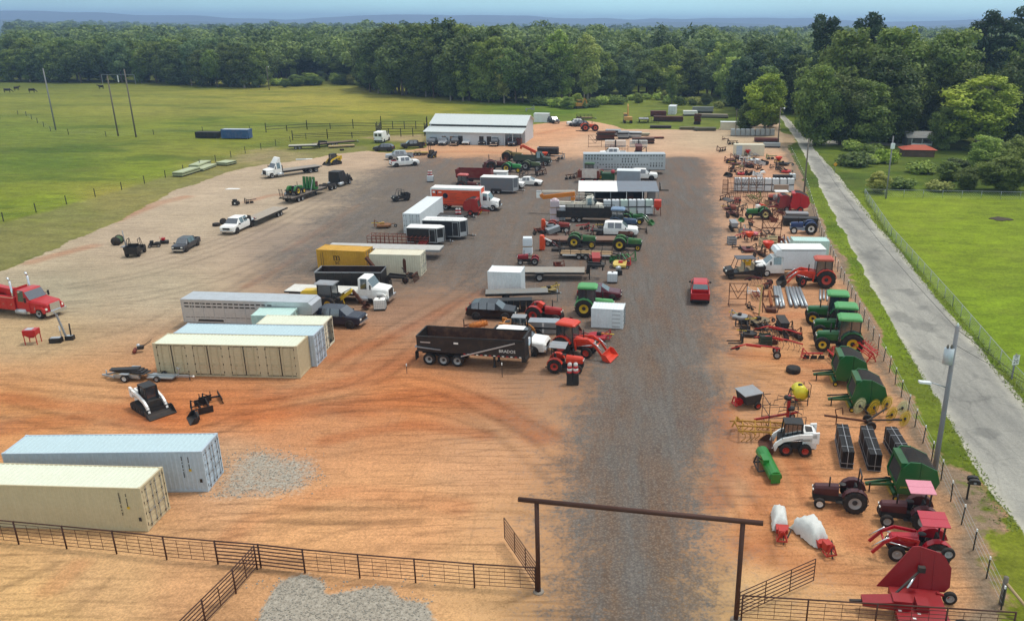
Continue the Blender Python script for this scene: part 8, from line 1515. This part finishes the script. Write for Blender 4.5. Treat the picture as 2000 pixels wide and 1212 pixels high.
# shop, far lot, fences, poles
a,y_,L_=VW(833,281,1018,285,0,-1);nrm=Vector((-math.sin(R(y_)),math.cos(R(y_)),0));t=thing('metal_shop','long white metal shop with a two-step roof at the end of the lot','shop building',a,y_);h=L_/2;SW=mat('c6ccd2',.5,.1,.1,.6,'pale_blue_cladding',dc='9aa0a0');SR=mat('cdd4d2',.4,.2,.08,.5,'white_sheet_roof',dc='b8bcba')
m=M();m.bb(-h,h*.62,.02,.2,0,3.05,SW);m.prism([(-h,0),(-h+.01,0),(-h+.01,1),(-h,1)],5,5.1,SW)
for sx in (-h,h):m.add([(sx,5,0),(sx,16,0),(sx,16,4.6),(sx,10.5,6.1),(sx,5,4.4)]if sx>0 else [(sx,0,0),(sx,16,0),(sx,16,4.6),(sx,10.5,6.1),(sx,5,4.4),(sx,0,3.0)],[tuple(range(5 if sx>0 else 6))],SW)
m.bb(-h,h,5,5.1,0,4.4,SW);m.bb(-h,h,15.9,16,0,4.6,SW);m.bb(h*.62,h*.66,.2,5,0,3.1,SW)
for k in range(40):x=-h+(h*1.62)*k/40;m.bb(x,x+.06,-.01,.02,0,3.02,SW)
part(t,'wall',m)
def roofp(nm,y0,z0,y1,z1):
 m=M();n=30
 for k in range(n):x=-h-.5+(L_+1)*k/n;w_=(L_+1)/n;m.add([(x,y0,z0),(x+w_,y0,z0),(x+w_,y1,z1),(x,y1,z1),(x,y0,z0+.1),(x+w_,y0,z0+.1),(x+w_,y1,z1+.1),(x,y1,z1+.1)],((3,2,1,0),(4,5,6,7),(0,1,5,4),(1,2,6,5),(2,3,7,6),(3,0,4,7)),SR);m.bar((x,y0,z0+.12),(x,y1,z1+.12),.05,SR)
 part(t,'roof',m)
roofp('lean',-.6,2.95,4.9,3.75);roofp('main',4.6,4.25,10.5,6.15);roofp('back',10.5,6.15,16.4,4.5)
m=M();m.bb(-h-.4,h+.4,4.66,4.99,3.8,4.2,DK);part(t,'step_gap',m)
for u in (-.27,.17,.33):m=M();m.bb(h*u-.55,h*u+.55,-.05,-.015,.1,2.1,DK);part(t,'door',m)
for u in (-.62,-.45):m=M();m.bb(h*u-.5,h*u+.5,-.05,-.015,1.0,2.0,glass());part(t,'window',m)
for u in (.66,.83,.99):m=M();m.bar((h*u,-.3,0),(h*u,-.3,3.0),.15,DK if u>.9 else SW);part(t,'post',m)
m=M();m.bb(h*.7,h*.96,1,3.5,.0,1.5,MRN);m.bb(h*.72,h*.9,.5,1,0,.9,DK);single(m,'stored_machine','reddish machine stored under the open bay of the metal shop','machine',a,y_)
for px,py,k,c_,lb in ((842,285,'suv',GRAPH,'dark grey SUV, leftmost car parked before the shop'),(864,285,'suv',SILV,'silver SUV, second car from the left before the shop'),(888,285,'crew',BLK,'black pickup, third car from the left before the shop'),(910,284,'sedan',WHT,'white sedan in the middle of the shop cars'),(942,284,'suv',GRAPH,'dark grey wagon right of the white sedan before the shop'),(966,286,'crew',CHARC,'charcoal pickup, second car from the right before the shop'),(1000,286,'suv',mat('565c66',.3,.2,.1,1,'steel_grey'),'steel grey SUV, rightmost car before the open bay of the shop')):
 car('pickup_truck' if k=='crew' else 'sedan' if k=='sedan' else 'suv',lb,off(G(px,py),0,0,2.2),-94,k,c_,'pickup' if k=='crew' else 'sedan' if k=='sedan' else 'SUV','cars parked before the shop')
car('van','white van seen from behind on the grass left of the shop',off(G(742,279),0,0,2.5),86,'van',WHT,'van',s=1.15)
a,y_,L_=VW(562,293,622,291,1.1,-1);trailer('gooseneck_trailer','black gooseneck flatbed with pale deck on the grass',a,y_,L=L_-.5,W_=2.4,z=.9,axles=(-1.6,-.7),deck=mat('b4b4a4',.8,0,.3,2,'pale_boards'),neck='goose');a,y_,L_=VW(622,290,700,283,1.1,-1);trailer('flatbed_trailer','long dark trailer behind the black gooseneck on the grass',off(a,y_,0,1.5),y_,L=L_,W_=2.4,z=.8,axles=(-1.,0.),deck=mat('6a5a48',.8,0,.3,2,'brown_deck_b'),neck='tongue')
stack('lumber_stack','tan lumber pile between the two trailers on the grass','lumber',G(667,288),25,6,1.2,.6,3,mat('c0a878',.8,0,.2,2,'tan_lumber'));tyre_lying('black tyre on the grass in front of the tan lumber pile',G(668,294),.5,.35)
m=M();m.bb(-1.5,1.0,-.6,.6,0,.03,ALU);m.bb(.6,1.9,-.3,.5,.03,.06,WHT);single(m,'scrap_sheets','pale metal sheets on the grass left of the yellow tracked loader','sheet metal',G(592,311),12)
for xl,yl,xr,yr,c_,H_,lb in ((433,271.5,487,272,mat('2c5484',.5,0,.2,1,'bin_blue'),2.4,'blue roll-off bin in the pasture beyond the pale sheet stacks'),(382,270.5,427,271,mat('15181c',.6,0,.2,1,'bin_black'),1.6,'low black roll-off bin left of the blue one')):
 a,y_,L_=VW(xl,yl,xr,yr,1.2,-1);t=thing('rolloff_bin',lb,'dumpster',a,y_);m=M();l=L_/2
 for sy in (-1,1):m.prism([(-l,.2),(l-.3,.2),(l,H_),(-l,H_)],sy*1.15,sy*1.22,c_);[m.bb(-l+.5+.9*k,-l+.6+.9*k,sy*1.22,sy*1.3,.2,H_,c_)for k in range(int(L_/.9))]
 m.bb(-l,-l+.08,-1.15,1.15,.2,H_,c_);m.bb(l-.2,l-.08,-1.15,1.15,.2,H_,c_);part(t,'shell',m);m=M();m.bb(-l,l-.3,-1.15,1.15,.2,.3,DK);part(t,'floor',m);m=M();m.bb(-l+.05,l-.12,-1.1,1.1,H_-.12,H_-.05,mat('b8c4cc',.7,0,.2,1,'pale_load')if H_>2 else DK);part(t,'load',m);wheel(t,l-.5,-1.0,.18,.2,WHT,10)
def boxy(nm,lb,cat,px,py,yaw,parts_):
 t=thing(nm,lb,cat,G(px,py),yaw)
 for pn,(x0,x1,y0,y1,z0,z1,c_)in parts_:m=M();m.bb(x0,x1,y0,y1,z0,z1,c_);part(t,pn,m)
 return t
container('storage_container','small white storage box just right of the metal shop',off(G(1058,239),0,0,1.2),-6,L=4.6,H=2.6,p=LTG,doors='right');car('pickup_truck','navy pickup beside the small white storage box',G(1080,240),-60,'crew',NAVY,'pickup');car('pickup_truck','white pickup parked at the grass beyond the orange telehandler',off(G(1126,246),0,0,.5),190,'crew',WHT,'pickup');car('suv','dark SUV parked behind the orange telehandler',G(1133,247),185,'suv',CHARC,'SUV')
t=tractor('orange telehandler-like tractor working at the far grass edge',G(1152,256),10,mat('c84a20',.4,0,.15,1,'far_orange'),mat('c84a20',.4,0,.15,1,'far_orange'),s=1.35,top='rops',loader=False,fr=.7)
implement('forks','dark fork mast left of the orange tractor',G(1138,256),180,DK,1.6)
def excav(lb,px,py,yaw,c,up):
 t=thing('excavator',lb,'excavator',G(px,py),yaw);m=M();[m.bb(-1.6,1.6,sy*.75,sy*1.25,0,.8,TYRE)for sy in (-1,1)];part(t,'tracks',m);m=M();m.bb(-1.9,.6,-1.2,1.2,.9,1.9,c);part(t,'house',m);m=M();m.bb(-.4,1.2,.2,1.2,.9,2.7,glass());m.bb(-.45,1.25,.15,1.25,2.7,2.8,c);part(t,'cab',m);m=M()
 pts=[(1.0,-.3,1.4),(2.0,-.3,4.6 if up else 3.4),(2.6,-.3,5.2 if up else 2.8),(3.0,-.3,1.2)];[m.bar(u,v,.3,c,.4)for u,v in zip(pts[:-1],pts[1:])];part(t,'boom',m);bucket(t,2.7,.5,1.0,DK,.7,.7)
excav('yellow excavator at the edge of the far woods',1131,212,30,mat('b8863a',.6,0,.3,2,'cat_yellow'),False);excav('pale yellow excavator with a raised arm on the far grass',1226,240,95,mat('c89a50',.6,0,.3,2,'pale_excavator'),True)
trailer('utility_trailer','black cage trailer on the far grass left of the raised excavator',G(1141,233),0,L=5,W_=2,z=.6,side=.9);implement('blade','grey scrap shape on the grass behind the shop',G(1034,217),10,GREY,1.8);trailer('flatbed_trailer','grey platform trailer right of the raised excavator',G(1257,239),90,L=4.5,W_=3.0,z=1.2,deck=GREY,axles=(0,),neck=None)
vgate('dark loading frame right of the grey platform trailer',1272,240,4.5,1.8,0,DK,'dock_gate',vee=False);container('shipping_container','white container end-on at the far woods',off(G(1312,224),80,3,0),80,L=6.06,H=2.7,p=LTG,doors='left')
for px,py,Lx,Wd,Hh,c_,lb in ((1305,237,9,2.4,1.6,RUST,'long rusty bin in front of the end-on white container'),(1286,227,5,2,1.8,MRN,'dark rusty bin left of the end-on white container'),(1348,226,4.5,2.2,1.7,WHT,'white scrap vehicle body right of the end-on white container'),(1372,221,7,1,2.2,GREY,'grey block wall stack at the far woods'),(1394,230,9,2.5,1.2,mat('8a8478',.9,0,.4,2,'log_grey'),'grey log pile in the far scrub'),(1362,243,2,1.5,3.2,RUST,'tall rusty post rack at the far scrub'),(1290,250,6,2.2,.7,DK,'low dark junk row at the far grass edge'),(1345,253,5,2,.8,mat('6a6a4a',.8,0,.3,2,'moss_junk'),'mossy junk heap at the far grass edge'),(1376,255,6,2.5,.9,mat('555a48',.8,0,.3,2,'junk_green'),'greenish junk heap beside the far cream shed')):stack('scrap_stack',lb,'scrap',G(px,py),random.uniform(-8,8),Lx,Wd,Hh,4,c_,under=DK,jit=.15)
boxy('cream_shed','low cream shed behind the grey tote row at the road corner','shed',1430,254,-3,(('wall',(-3.2,3.2,0,2.4,0,2.1,CREAM)),('roof',(-3.3,3.3,-.1,2.5,2.1,2.2,LTG))))
for k in range(9):boxy('grey_tote',('first','second','third','fourth','fifth','sixth','seventh','eighth','ninth')[k]+' grey tote from the left in the row at the road corner','tote',1431+9.6*k,265,0,(('tank',(-.55,.55,-.5,.5,.12,1.7,GALV)),('pallet',(-.58,.58,-.52,.52,0,.1,DK)),('lid',(-.5,.5,-.45,.45,1.7,1.78,LTG))))['group']='grey totes at the road corner'
stack('sheet_stack','brown sheet stack between the grey totes and the cream far container','sheet stack',G(1497,277),-4,6,2.5,1.0,3,MRN);stack('sheet_stack','grey blue sheet stack right of the cream far container','sheet stack',G(1507,288),-4,4,1.6,1.2,4,GALV)
for px,py,w_,lb in ((1202,287,5.0,'left white gate stack at the far end of the lane'),(1247,287,4.2,'right white slatted gate stack at the far end of the lane')):
 t=thing('gate_stack',lb,'gate stack',G(px,py),2);m=M();[gatepanel(m,(-w_/2,-.4+.2*k,0),(w_/2,-.4+.2*k,0),.15,1.55,6,.035,WHT if k<2 else GALV,4)for k in range(5)];m.bb(-w_/2,w_/2,-.45,.45,1.52,1.58,WHT);part(t,'panels',m);m=M();m.bb(-.15,.15,-.5,.5,0,1.6,DK);part(t,'stand',m)
for px,py,Lx,Wd,Hh,c_,lb in ((1217,271,2.8,2,2.0,GALV,'square galvanised pile behind the white gate stacks'),(1238,269,4,2,1.6,ALU,'silver gate pile right of the square galvanised pile'),(1197,266,4,2,1.8,GALV,'grey crate pile left of the square galvanised pile'),(1183,273,4.5,2.5,2.2,RUST,'rusty brown beam heap left of the gate piles'),(1256,280,5.5,2,1.5,mat('5a4038',.8,0,.3,2,'brown_beam'),'brown beam stack right of the gate piles'),(1278,271,5,1,.5,RUSTR,'red-brown plank stack on the sand right of the gate piles'),(1253,265,4,1.6,.7,mat('b0ac92',.8,0,.2,2,'cream_planks'),'cream plank pile behind the brown beam stack')):stack('material_pile',lb,'material pile',G(px,py),random.uniform(-10,10),Lx,Wd,Hh,5,c_,under=DK,jit=.2)
vgate('rusty V-braced truss at the left end of the gate piles',1162,287,3.2,2.9,10);vgate('red-orange panel row behind the aluminium cattle semi',1209,303,4,2.2,0,RUSTR,vee=False);vgate('maroon panel left of the orange panel row behind the cattle semi',1191,303,2,2.4,0,MRN,vee=False);implement('seed','maroon drill behind the right part of the cattle semi',G(1247,302),0,MRN,1.8);car('pickup_truck','white pickup hidden behind the aluminium cattle semi trailer',G(1196,306),180,'crew',WHT,'pickup')
# utility poles
PW=mat('6f675c',.9,0,.3,1.5,'pole_wood',dc='4a443c');PG=mat('85878a',.8,.1,.2,1.5,'grey_pole')
def pole(lb,px,py,top,r=.17,kind='',c=None,xo=0.):
 g_=G(px,py);z=zat(g_.x,g_.y,top);t=thing('utility_pole',lb,'utility pole',g_);m=M();m.tube((0,0,0),(xo,0,z),r,c or PW,8,r*.7);part(t,'shaft',m);q=M()
 if 'T' in kind:q.tube((-.35,-.15,z-2.4),(-.35,-.15,z-1.4),.3,mat('b9c2c6',.4,.1,.1,1,'transformer_grey'),12);q.bar((-.35,-.15,z-1.9),(0,0,z-1.9),.1,DK);part(t,'transformer',q);k=M();[k.lathe([(.05,0),(.09,.08),(.04,.25),(0,.26)],(-.35+.12*s,-.15,z-1.4),PW,'z',8)for s in (-1,1)];k.lathe([(.05,0),(.08,.1),(.03,.22),(0,.23)],(0,0,z),LTG,'z',8);part(t,'insulator',k)
 if 'L' in kind:q=M();q.tube((0,0,z*.62),(-1.2,-.1,z*.66),.04,GALV,6);q.box((-1.55,-.12,z*.66),(.75,.3,.12),LTG,ry=.1);part(t,'lamp_arm',q)
 if 'l' in kind:q=M();q.tube((0,0,z-.3),(.7,-.1,z-.1),.04,GALV,6);q.ball((.9,-.1,z-.2),.22,LTG);part(t,'lamp',q)
 if 'B' in kind:q=M();q.box((0,-.3,z-1.6),(.6,.4,.9),LTG);part(t,'meter_box',q)
 if 'X' in kind:q=M();q.bar((-1.0,0,z-.5),(1.0,0,z-.5),.1,PW);part(t,'cross_arm',q)
 return Vector((g_.x,g_.y,z))
T1=pole('nearest utility pole with a grey transformer and street lamp beside the road',1822,940,637,.19,'TL',PG);T2=pole('utility pole with a pale box standing at the lawn fence corner',1730,388,266,.15,'B',PG,.0);T3=pole('wooden pole halfway along the road fence',1570,381,270,.16);T4=pole('far pole with a round lamp where the road enters the woods',1519,285,210,.16,'l');T5=pole('weathered grey pole standing alone leftmost in the pasture',109,254,134,.2,'',PG);T6=pole('left dark pole of the pair in the pasture',231,266,148,.2);T7=pole('right dark pole of the pair in the pasture',266,268,135,.2);pole('short pole in front of the far cream shed',1437,255,212,.12);pole('lamp mast in front of the woods beyond the pasture',526,176,130,.2,'l')
def wire(lb,pts,sag=1.2):
 m=M()
 for a,b in zip(pts[:-1],pts[1:]):P=[a.lerp(b,k/8.)-Vector((0,0,sag*4*(k/8.)*(1-k/8.)))for k in range(9)];m.path(P,.014,BLK,4)
 single(m,'power_line',lb,'wire',(0,0))
wire('overhead wire strung along the country road poles',[Vector((30,8,10.5)),T1-Vector((0,0,.2)),T3-Vector((0,0,.2)),T4-Vector((0,0,.2))]);wire('overhead service wire from the road to the lawn corner pole',[T3-Vector((0,0,.5)),T2-Vector((0,0,.2)),Vector((90,190,9))]);wire('second wire leaving the transformer pole towards the lawn',[T1-Vector((0,0,1.2)),Vector((34,42,5.0))],.4);wire('overhead wire across the pasture poles',[Vector((-330,250,12)),T5-Vector((0,0,.3)),T6-Vector((0,0,.3)),T7-Vector((0,0,.3)),Vector((-40,235,9))])
m=M();w_=(G(267,164)-G(200,164)).length;[m.bar((x,0,0),(x,0,4.2),.2,GREY)for x in (-w_/2,w_/2)];m.bar((-w_/2,0,4.2),(w_/2,0,4.2),.18,GREY);m.bb(-.4,.1,-.05,.05,.8,3.8,WHT);single(m,'pipe_arch','pipe arch with a hanging white panel at the far side of the pasture','arch',G(233,164))
for k,(px,py)in enumerate(((15,181),(33,177),(63,181),(198,174))):
 m=M();cw=mat('1a1512',.8,0,.2,2,'black_hide');ring=[(-1.0,1.25,.2),(-.9,1.1,.36),(-.3,1.02,.4),(.4,1.05,.4),(.9,1.15,.34),(1.15,1.3 if k%2 else 1.0,.2),(1.5,1.45 if k%2 else .55,.19),(1.85,1.35 if k%2 else .3,.12)];n=8;vs=[]
 for x,z,r in ring:vs+=[(x,r*.8*math.cos(2*math.pi*j/n),z+r*math.sin(2*math.pi*j/n))for j in range(n)]
 m.add(vs,[(i*n+j,i*n+(j+1)%n,(i+1)*n+(j+1)%n,(i+1)*n+j)for i in range(len(ring)-1)for j in range(n)]+[tuple(range(n))[::-1],tuple(range((len(ring)-1)*n,len(ring)*n))],cw,True)
 for x,bend in ((-.8,-.12),(.7,.05)):
  for sy in (-.2,.2):m.tube((x,sy,1.0),(x+bend,sy,.5),.12,cw,6,.075);m.tube((x+bend,sy,.5),(x,sy,0),.075,cw,6,.06)
 m.path([(-1.0,0,1.35),(-1.12,0,.9),(-1.1,0,.5)],.03,cw,4);[m.tube((1.55,s*.1,m.v[-1][2]*0+(1.5 if k%2 else .6)),(1.5,s*.3,1.55 if k%2 else .65),.05,cw,4,.02)for s in (-1,1)]
 single(m,'cow',('black cow nearest the left border of the pasture','black cow with raised head, second from the left border','black grazing cow broadside left of the grey pole','lone black cow between the poles at the far pasture')[k],'cow',G(px,py),(20,80,5,170)[k],'cows in the pasture',1.15)
# fences
PIPE=mat('4a2c20',.6,.2,.3,2,'brown_pipe',dc='2a1a14')
def pipefence(lb,base,h=1.5,n=6,name='pipe_fence',mid=3,thick=.045,rr=.016,wires=True):
 t=thing(name,lb,'fence',(0,0));P=base if isinstance(base[0],Vector)else [G(*b)for b in base]
 for i,p in enumerate(P):m=M();m.tube((p.x,p.y,0),(p.x,p.y,h+.03),thick*(1.5 if 0 and i else 1),PIPE,8);part(t,'post',m)
 for a,b in zip(P[:-1],P[1:]):
  m=M();m.tube((a.x,a.y,h),(b.x,b.y,h),thick*.85,PIPE,6);part(t,'top_rail',m);m=M()
  for k in range(n):z=.2+(h-.38)*k/(n-1);m.tube((a.x,a.y,z),(b.x,b.y,z),rr,PIPE,4)
  for k in range(1,mid+1):q=a.lerp(b,k/(mid+1.));m.tube((q.x,q.y,.2),(q.x,q.y,h-.18),rr*.85,PIPE,4)
  part(t,'panel_bars',m)
gl_,gr_=G(1052,1155),G(1437,1210);d_=(G(922,1147)-G(37,1062)).normalized();c0=G(510,1108)
pipefence('long brown pipe fence across the front of the lot left of the gateway',[G(37,1062)-d_*7.2,G(37,1062)-d_*3.6,G(37,1062),G(130.6,1071),G(228,1080.6),G(326,1092),G(426,1101)]);pipefence('heavier brown pipe corner panels with thick bars beside the gravel pad',[G(426,1101),c0,G(596,1118)],n=6,mid=0,rr=.035,thick=.05);pipefence('brown pipe fence between the corner panels and the gateway',[G(596,1118),G(703,1128),G(812,1137),G(927,1147),gl_-d_*.15])
s_=(G(413,1208)-c0).normalized();pipefence('brown pipe fence running from the corner towards the camera',[c0-Vector((.15,.15,0)),c0+s_*2.2,c0+s_*4.6,c0+s_*7.2],n=6,rr=.03,mid=1);e_=(gr_-gl_).normalized();pipefence('brown pipe fence right of the gateway in front of the wing mower',[gr_.lerp(Vector((*G(1985,1195,1.5)[:2],0)),q)for q in (.02,.26,.51,.76,1.)])
t=thing('entrance_gateway','tall rusty pipe gateway spanning the gravel lane','gateway',(0,0));zt=zat(gl_.x,gl_.y,982);zr_=zat(gr_.x,gr_.y,1020)
for p,z in ((gl_,zt),(gr_,zr_)):m=M();m.tube((p.x,p.y,0),(p.x,p.y,z),.12,PIPE,14);part(t,'post',m);m=M();m.lathe([(.3,0),(.28,.06),(0,.07)],(p.x,p.y,0),mat('8a8074',.9,0,.3,2,'concrete'),'z',12);part(t,'footing',m)
m=M();A_,B_=gl_-e_*.95+Vector((0,0,zt+.1)),gr_+e_*.95+Vector((0,0,zr_+.1));m.tube(A_,B_,.13,PIPE,14);part(t,'cross_beam',m)
for hp,tip,lb in ((gl_,G(986,1057),'open brown pipe gate swung inward on the left gateway post'),(gr_,G(1588,1140),'open brown pipe gate swung inward on the right gateway post')):m=M();gatepanel(m,hp+(tip-hp).normalized()*.16,tip,.25,1.6,7,.028,PIPE,4);single(m,'pipe_gate',lb,'gate',(0,0))
def postline(lb,pts,gap,h,c,cap,r=.03,name='wire_fence',wires=4,limit=100):
 t=thing(name,lb,'fence',(0,0));P=[G(*p)for p in pts];L=[0];n=0
 for a,b in zip(P[:-1],P[1:]):L.append(L[-1]+(b-a).length)
 s=0.
 while s<=L[-1]and n<limit:
  i=max(k for k in range(len(L)-1)if L[k]<=s);q=P[i].lerp(P[i+1],(s-L[i])/(L[i+1]-L[i]));m=M();hh=h*random.uniform(.93,1.07);lx,ly=random.uniform(-.05,.05),random.uniform(-.05,.05);m.bar((q.x,q.y,0),(q.x+lx,q.y+ly,hh),r*2,c)
  if cap:m.bar((q.x+lx*.9,q.y+ly*.9,hh-.16),(q.x+lx,q.y+ly,hh+.005),r*2.5,WHT)
  part(t,'post',m);s+=gap;n+=1
 for k in range(wires):m=M();z=h*(.25+.7*k/max(1,wires-1));[m.tube((a.x,a.y,z),(b.x,b.y,z),.008,GALV,3,cap=False)for a,b in zip(P[:-1],P[1:])];part(t,'wire',m)
 return t
TP=mat('2c2e2a',.7,.1,.3,3,'dark_steel_post');postline('wire fence of dark steel posts with white tips along the country road',[(1955,1190),(1886,1042),(1837,936),(1779,817),(1735,723),(1701,657),(1640,540),(1600,452),(1570,352),(1545,300)],2.55,1.45,TP,True);postline('old post and wire fence dividing the pasture from the lot',[(-60,452),(30,426),(142,396),(236,371.7),(317,349),(421,317),(479,300),(560,280),(620,268)],6.2,1.5,TP,False,.05);postline('thin wire fence crossing the pasture by the poles',[(0,232),(44,222),(108,262),(230,268),(380,258),(560,255)],12,1.4,TP,False,.05,limit=40)
def railfence(lb,pts,h,gap,rails_,c,name='corral_fence'):
 t=thing(name,lb,'fence',(0,0));P=[G(*p)for p in pts]
 for a,b in zip(P[:-1],P[1:]):
  n=max(1,int((b-a).length/gap))
  for k in range(n+1):q=a.lerp(b,k/n);m=M();m.bar((q.x,q.y,0),(q.x,q.y,h*(1.6 if k%4==0 else 1)),.17,c);part(t,'post',m)
  m=M();[m.bar((a.x,a.y,h*z),(b.x,b.y,h*z),.1,c)for z in rails_];part(t,'rails',m)
railfence('dark pipe corral behind the white van left of the shop',[(736,268),(830,266),(835,252),(745,252),(736,268)],2.2,3.0,(.3,.6,.95),TP);railfence('long dark rail fence from the corral towards the blue bin',[(520,259),(600,253),(690,251),(745,252)],1.6,5.5,(.5,.95),TP);railfence('low dark rail fence behind the trailers on the grass',[(572,274),(640,271),(735,268)],1.5,6,(.4,.7,.95),TP)
def chain(lb,pts,h,gap):
 t=thing('chain_link_fence',lb,'fence',(0,0));P=[G(*p)if not isinstance(p,Vector)else p for p in pts];w=M();po=0
 for a,b in zip(P[:-1],P[1:]):
  L=(b-a).length;n=int(L/gap)
  for k in range(n+1):q=a.lerp(b,k/n);m=M();m.tube((q.x,q.y,0),(q.x,q.y,h+.04),.035,GALV,6);part(t,'post',m)
  m=M();m.tube((a.x,a.y,h),(b.x,b.y,h),.028,GALV,5);part(t,'top_rail',m);s=.42;k=0;u=(b-a)/L
  while k*s<L:
   for sg in (0,1):p0=a+u*min(L,k*s);p1=a+u*min(L,k*s+h);w.tube((p0.x,p0.y,h*sg),(p1.x,p1.y,h*(1-sg)),.006,GALV,3,cap=False)
   k+=1
 part(t,'wire_mesh',w)
cc=G(1688,384);chain('chain-link fence along the road side of the bright lawn',[cc,G(1740,462),G(1860,600),G(1975,738),G(2120,905)],1.35,3.0);chain('chain-link fence along the back of the bright lawn',[cc+Vector((.2,.05,0)),G(2030,390)],1.3,3.0)
t=thing('speed_sign','white speed limit 20 sign at the lawn fence','road sign',G(1977,741),14);m=M();m.bar((0,.06,0),(0,.06,2.35),.08,PG);part(t,'post',m);m=M();m.bb(-.33,.33,-.02,.0,1.35,2.25,WHT);[m.bb(*q,BLK)for q in ((-.31,.31,-.023,-.02,2.215,2.235),(-.31,.31,-.023,-.02,1.365,1.385))];part(t,'panel',m);lettering('20',t,(0,-.026,1.65),.5,BLK);lettering('SPEED\nLIMIT',t,(0,-.026,2.08),.15,BLK)
t=thing('warning_sign','yellow diamond warning sign in the rough grass right of the road','road sign',G(1630,338),4);m=M();m.bar((0,.05,0),(0,.05,2.0),.07,PG);part(t,'post',m);m=M();m.box((0,0,1.75),(.62,.03,.62),mat('d79a1c',.5,0,.1,1,'sign_yellow'),ry=math.pi/4);part(t,'panel',m)
t=thing('mailbox','pair of black mailboxes on one post beside the country road','mailbox',G(1888,974),-10);m=M();m.bar((0,0,0),(0,0,1.15),.1,BLK);m.bar((-.1,.1,1.1),(.5,.1,1.1),.08,BLK);part(t,'post',m)
for yy in (-.05,.38):m=M();m.prism([(-.05,1.15),(.62,1.15),(.62,1.33)]+[(.285+.335*math.cos(R(a)),1.33+.14*math.sin(R(a)))for a in range(20,180,40)]+[(-.05,1.33)],yy-.13,yy+.13,BLK);b_=part(t,'box',m);m=M();m.bb(.2,.35,yy-.16,yy-.135,1.2,1.32,GREY);part(b_,'flag',m)
t=thing('corner_brace','weathered wooden corner post with a diagonal brace beside the wing mower','fence post',G(1955,1180));m=M();m.tube((0,0,0),(0,0,1.7),.13,PW,8);part(t,'post',m);m=M();m.tube((0,0,1.4),(1.3,-2.6,.1),.08,mat('a8926c',.9,0,.3,2,'pale_timber'),6);part(t,'brace',m)
t=thing('house','half-hidden grey house with a pale metal roof under the tall trees','house',G(1796,286),-3,None,.62);HW=mat('5e605e',.7,0,.2,1,'house_siding');m=M();m.bb(-5,5,0,7,0,3.4,HW);part(t,'wall',m);m=M();m.prism([(-5.5,3.3),(-5.5,3.45),(5.5,3.45),(5.5,3.3)],-.6,7.6,HW);m.add([(-5.6,-.7,3.4),(5.6,-.7,3.4),(5.6,3.5,5.6),(-5.6,3.5,5.6),(-5.6,7.7,3.4),(5.6,7.7,3.4)],[(0,1,2,3),(3,2,5,4),(0,3,4),(1,5,2)],mat('7e8484',.6,.1,.3,1,'dull_tin'));part(t,'roof',m);m=M();m.bb(-4,4,-2.2,-.05,.5,.65,HW);m.bb(-4,4,-2.2,-2.1,.65,1.4,LTG);[m.bb(x,x+.15,-2.2,-2.05,.6,3.2,LTG)for x in (-4,0,3.85)];part(t,'porch',m)
for x in (-2.5,2.2):m=M();m.bb(x-.6,x+.6,-.04,-.005,1.2,2.5,glass());f_=part(t,'window',m);m=M();m.bb(x-.7,x+.7,-.05,-.01,1.1,1.2,LTG);part(f_,'sill',m)
t=thing('red_roof_shed','low shed with a rusty red roof before the half-hidden house','shed',G(1790,304),-6);m=M();m.bb(-3.4,3.4,-2,2,0,1.7,mat('5a4a3e',.8,0,.3,1,'shed_boards'));part(t,'wall',m);m=M();rr_=mat('a8482f',.7,.1,.3,1,'red_tin');m.add([(-3.9,-2.4,1.6),(3.9,-2.4,1.6),(3.9,2.4,1.6),(-3.9,2.4,1.6),(-1.0,0,2.5),(1.6,0,2.5)],[(0,1,5,4),(1,2,5),(2,3,4,5),(3,0,4)],rr_);part(t,'roof',m)
m=M();m.flat([(1.6*math.cos(a*.45)*(1+.2*math.sin(a*3)),1.3*math.sin(a*.45)*(1+.25*math.cos(a*2)))for a in range(14)],0,.1,mat('3a3222',.95,0,.4,2,'burnt_earth',bump=.8));single(m,'burn_patch','dark burnt patch on the bright lawn','burn pile',G(1954,428))
m=M();r=np.random.RandomState(9);STN=mat('9a9488',.9,0,.3,6,'stone',dc='6a6458')
for k in range(2600):
 P_=PADS[1]if k<1500 else PADS[0];px=r.uniform(min(p[0]for p in P_),max(p[0]for p in P_));py=r.uniform(min(p[1]for p in P_),min(1225,max(p[1]for p in P_)))
 if not pip(np.array([px]),np.array([py]),P_)[0]and r.rand()>.12:continue
 g_=G(px,py);s=r.uniform(.02,.06);m.box((g_.x,g_.y,s*.4),(s*2,s*1.5,s),STN,rz=r.rand()*6,top=(.6,.6))
tag(m.build('loose_stones'),'pale crushed stones scattered over the gravel pads','gravel',kind='stuff')
m=M();GB=mat('6c7c34',.9,0,.5,.6,'grass_blade',dc='807c48')
for k in range(9000):
 u=r.rand();s=r.rand();side=k%3;px,py=(np.interp(s,[0,.3,.6,.8,1],[1562,1632,1720,1825,1985]),np.interp(s,[0,.3,.6,.8,1],[300,450,605,780,1035]))if side==0 else ((np.interp(s,[0,.4,.7,1],[1600,1704,1840,2010]),np.interp(s,[0,.4,.7,1],[300,430,592,800]))if side==1 else (np.interp(s,[0,.4,.7,1],[1690,1735,1850,2000]),np.interp(s,[0,.4,.7,1],[388,462,594,770])))
 g_=G(px,py);x,y=g_.x+(-abs(r.normal())*.7+.35 if side==0 else abs(r.normal())*.7-.35 if side==1 else r.normal()*.22),g_.y;a_=r.rand()*6.28;hh=r.uniform(.03,.11);w_=r.uniform(.03,.09);m.add([(x-w_*math.cos(a_),y-w_*math.sin(a_),0),(x+w_*math.cos(a_),y+w_*math.sin(a_),0),(x+r.normal()*.1,y+r.normal()*.1,hh)],[(0,1,2)],GB)
tag(m.build('verge_grass'),'ragged tufts of grass along both road edges','grass',kind='stuff')
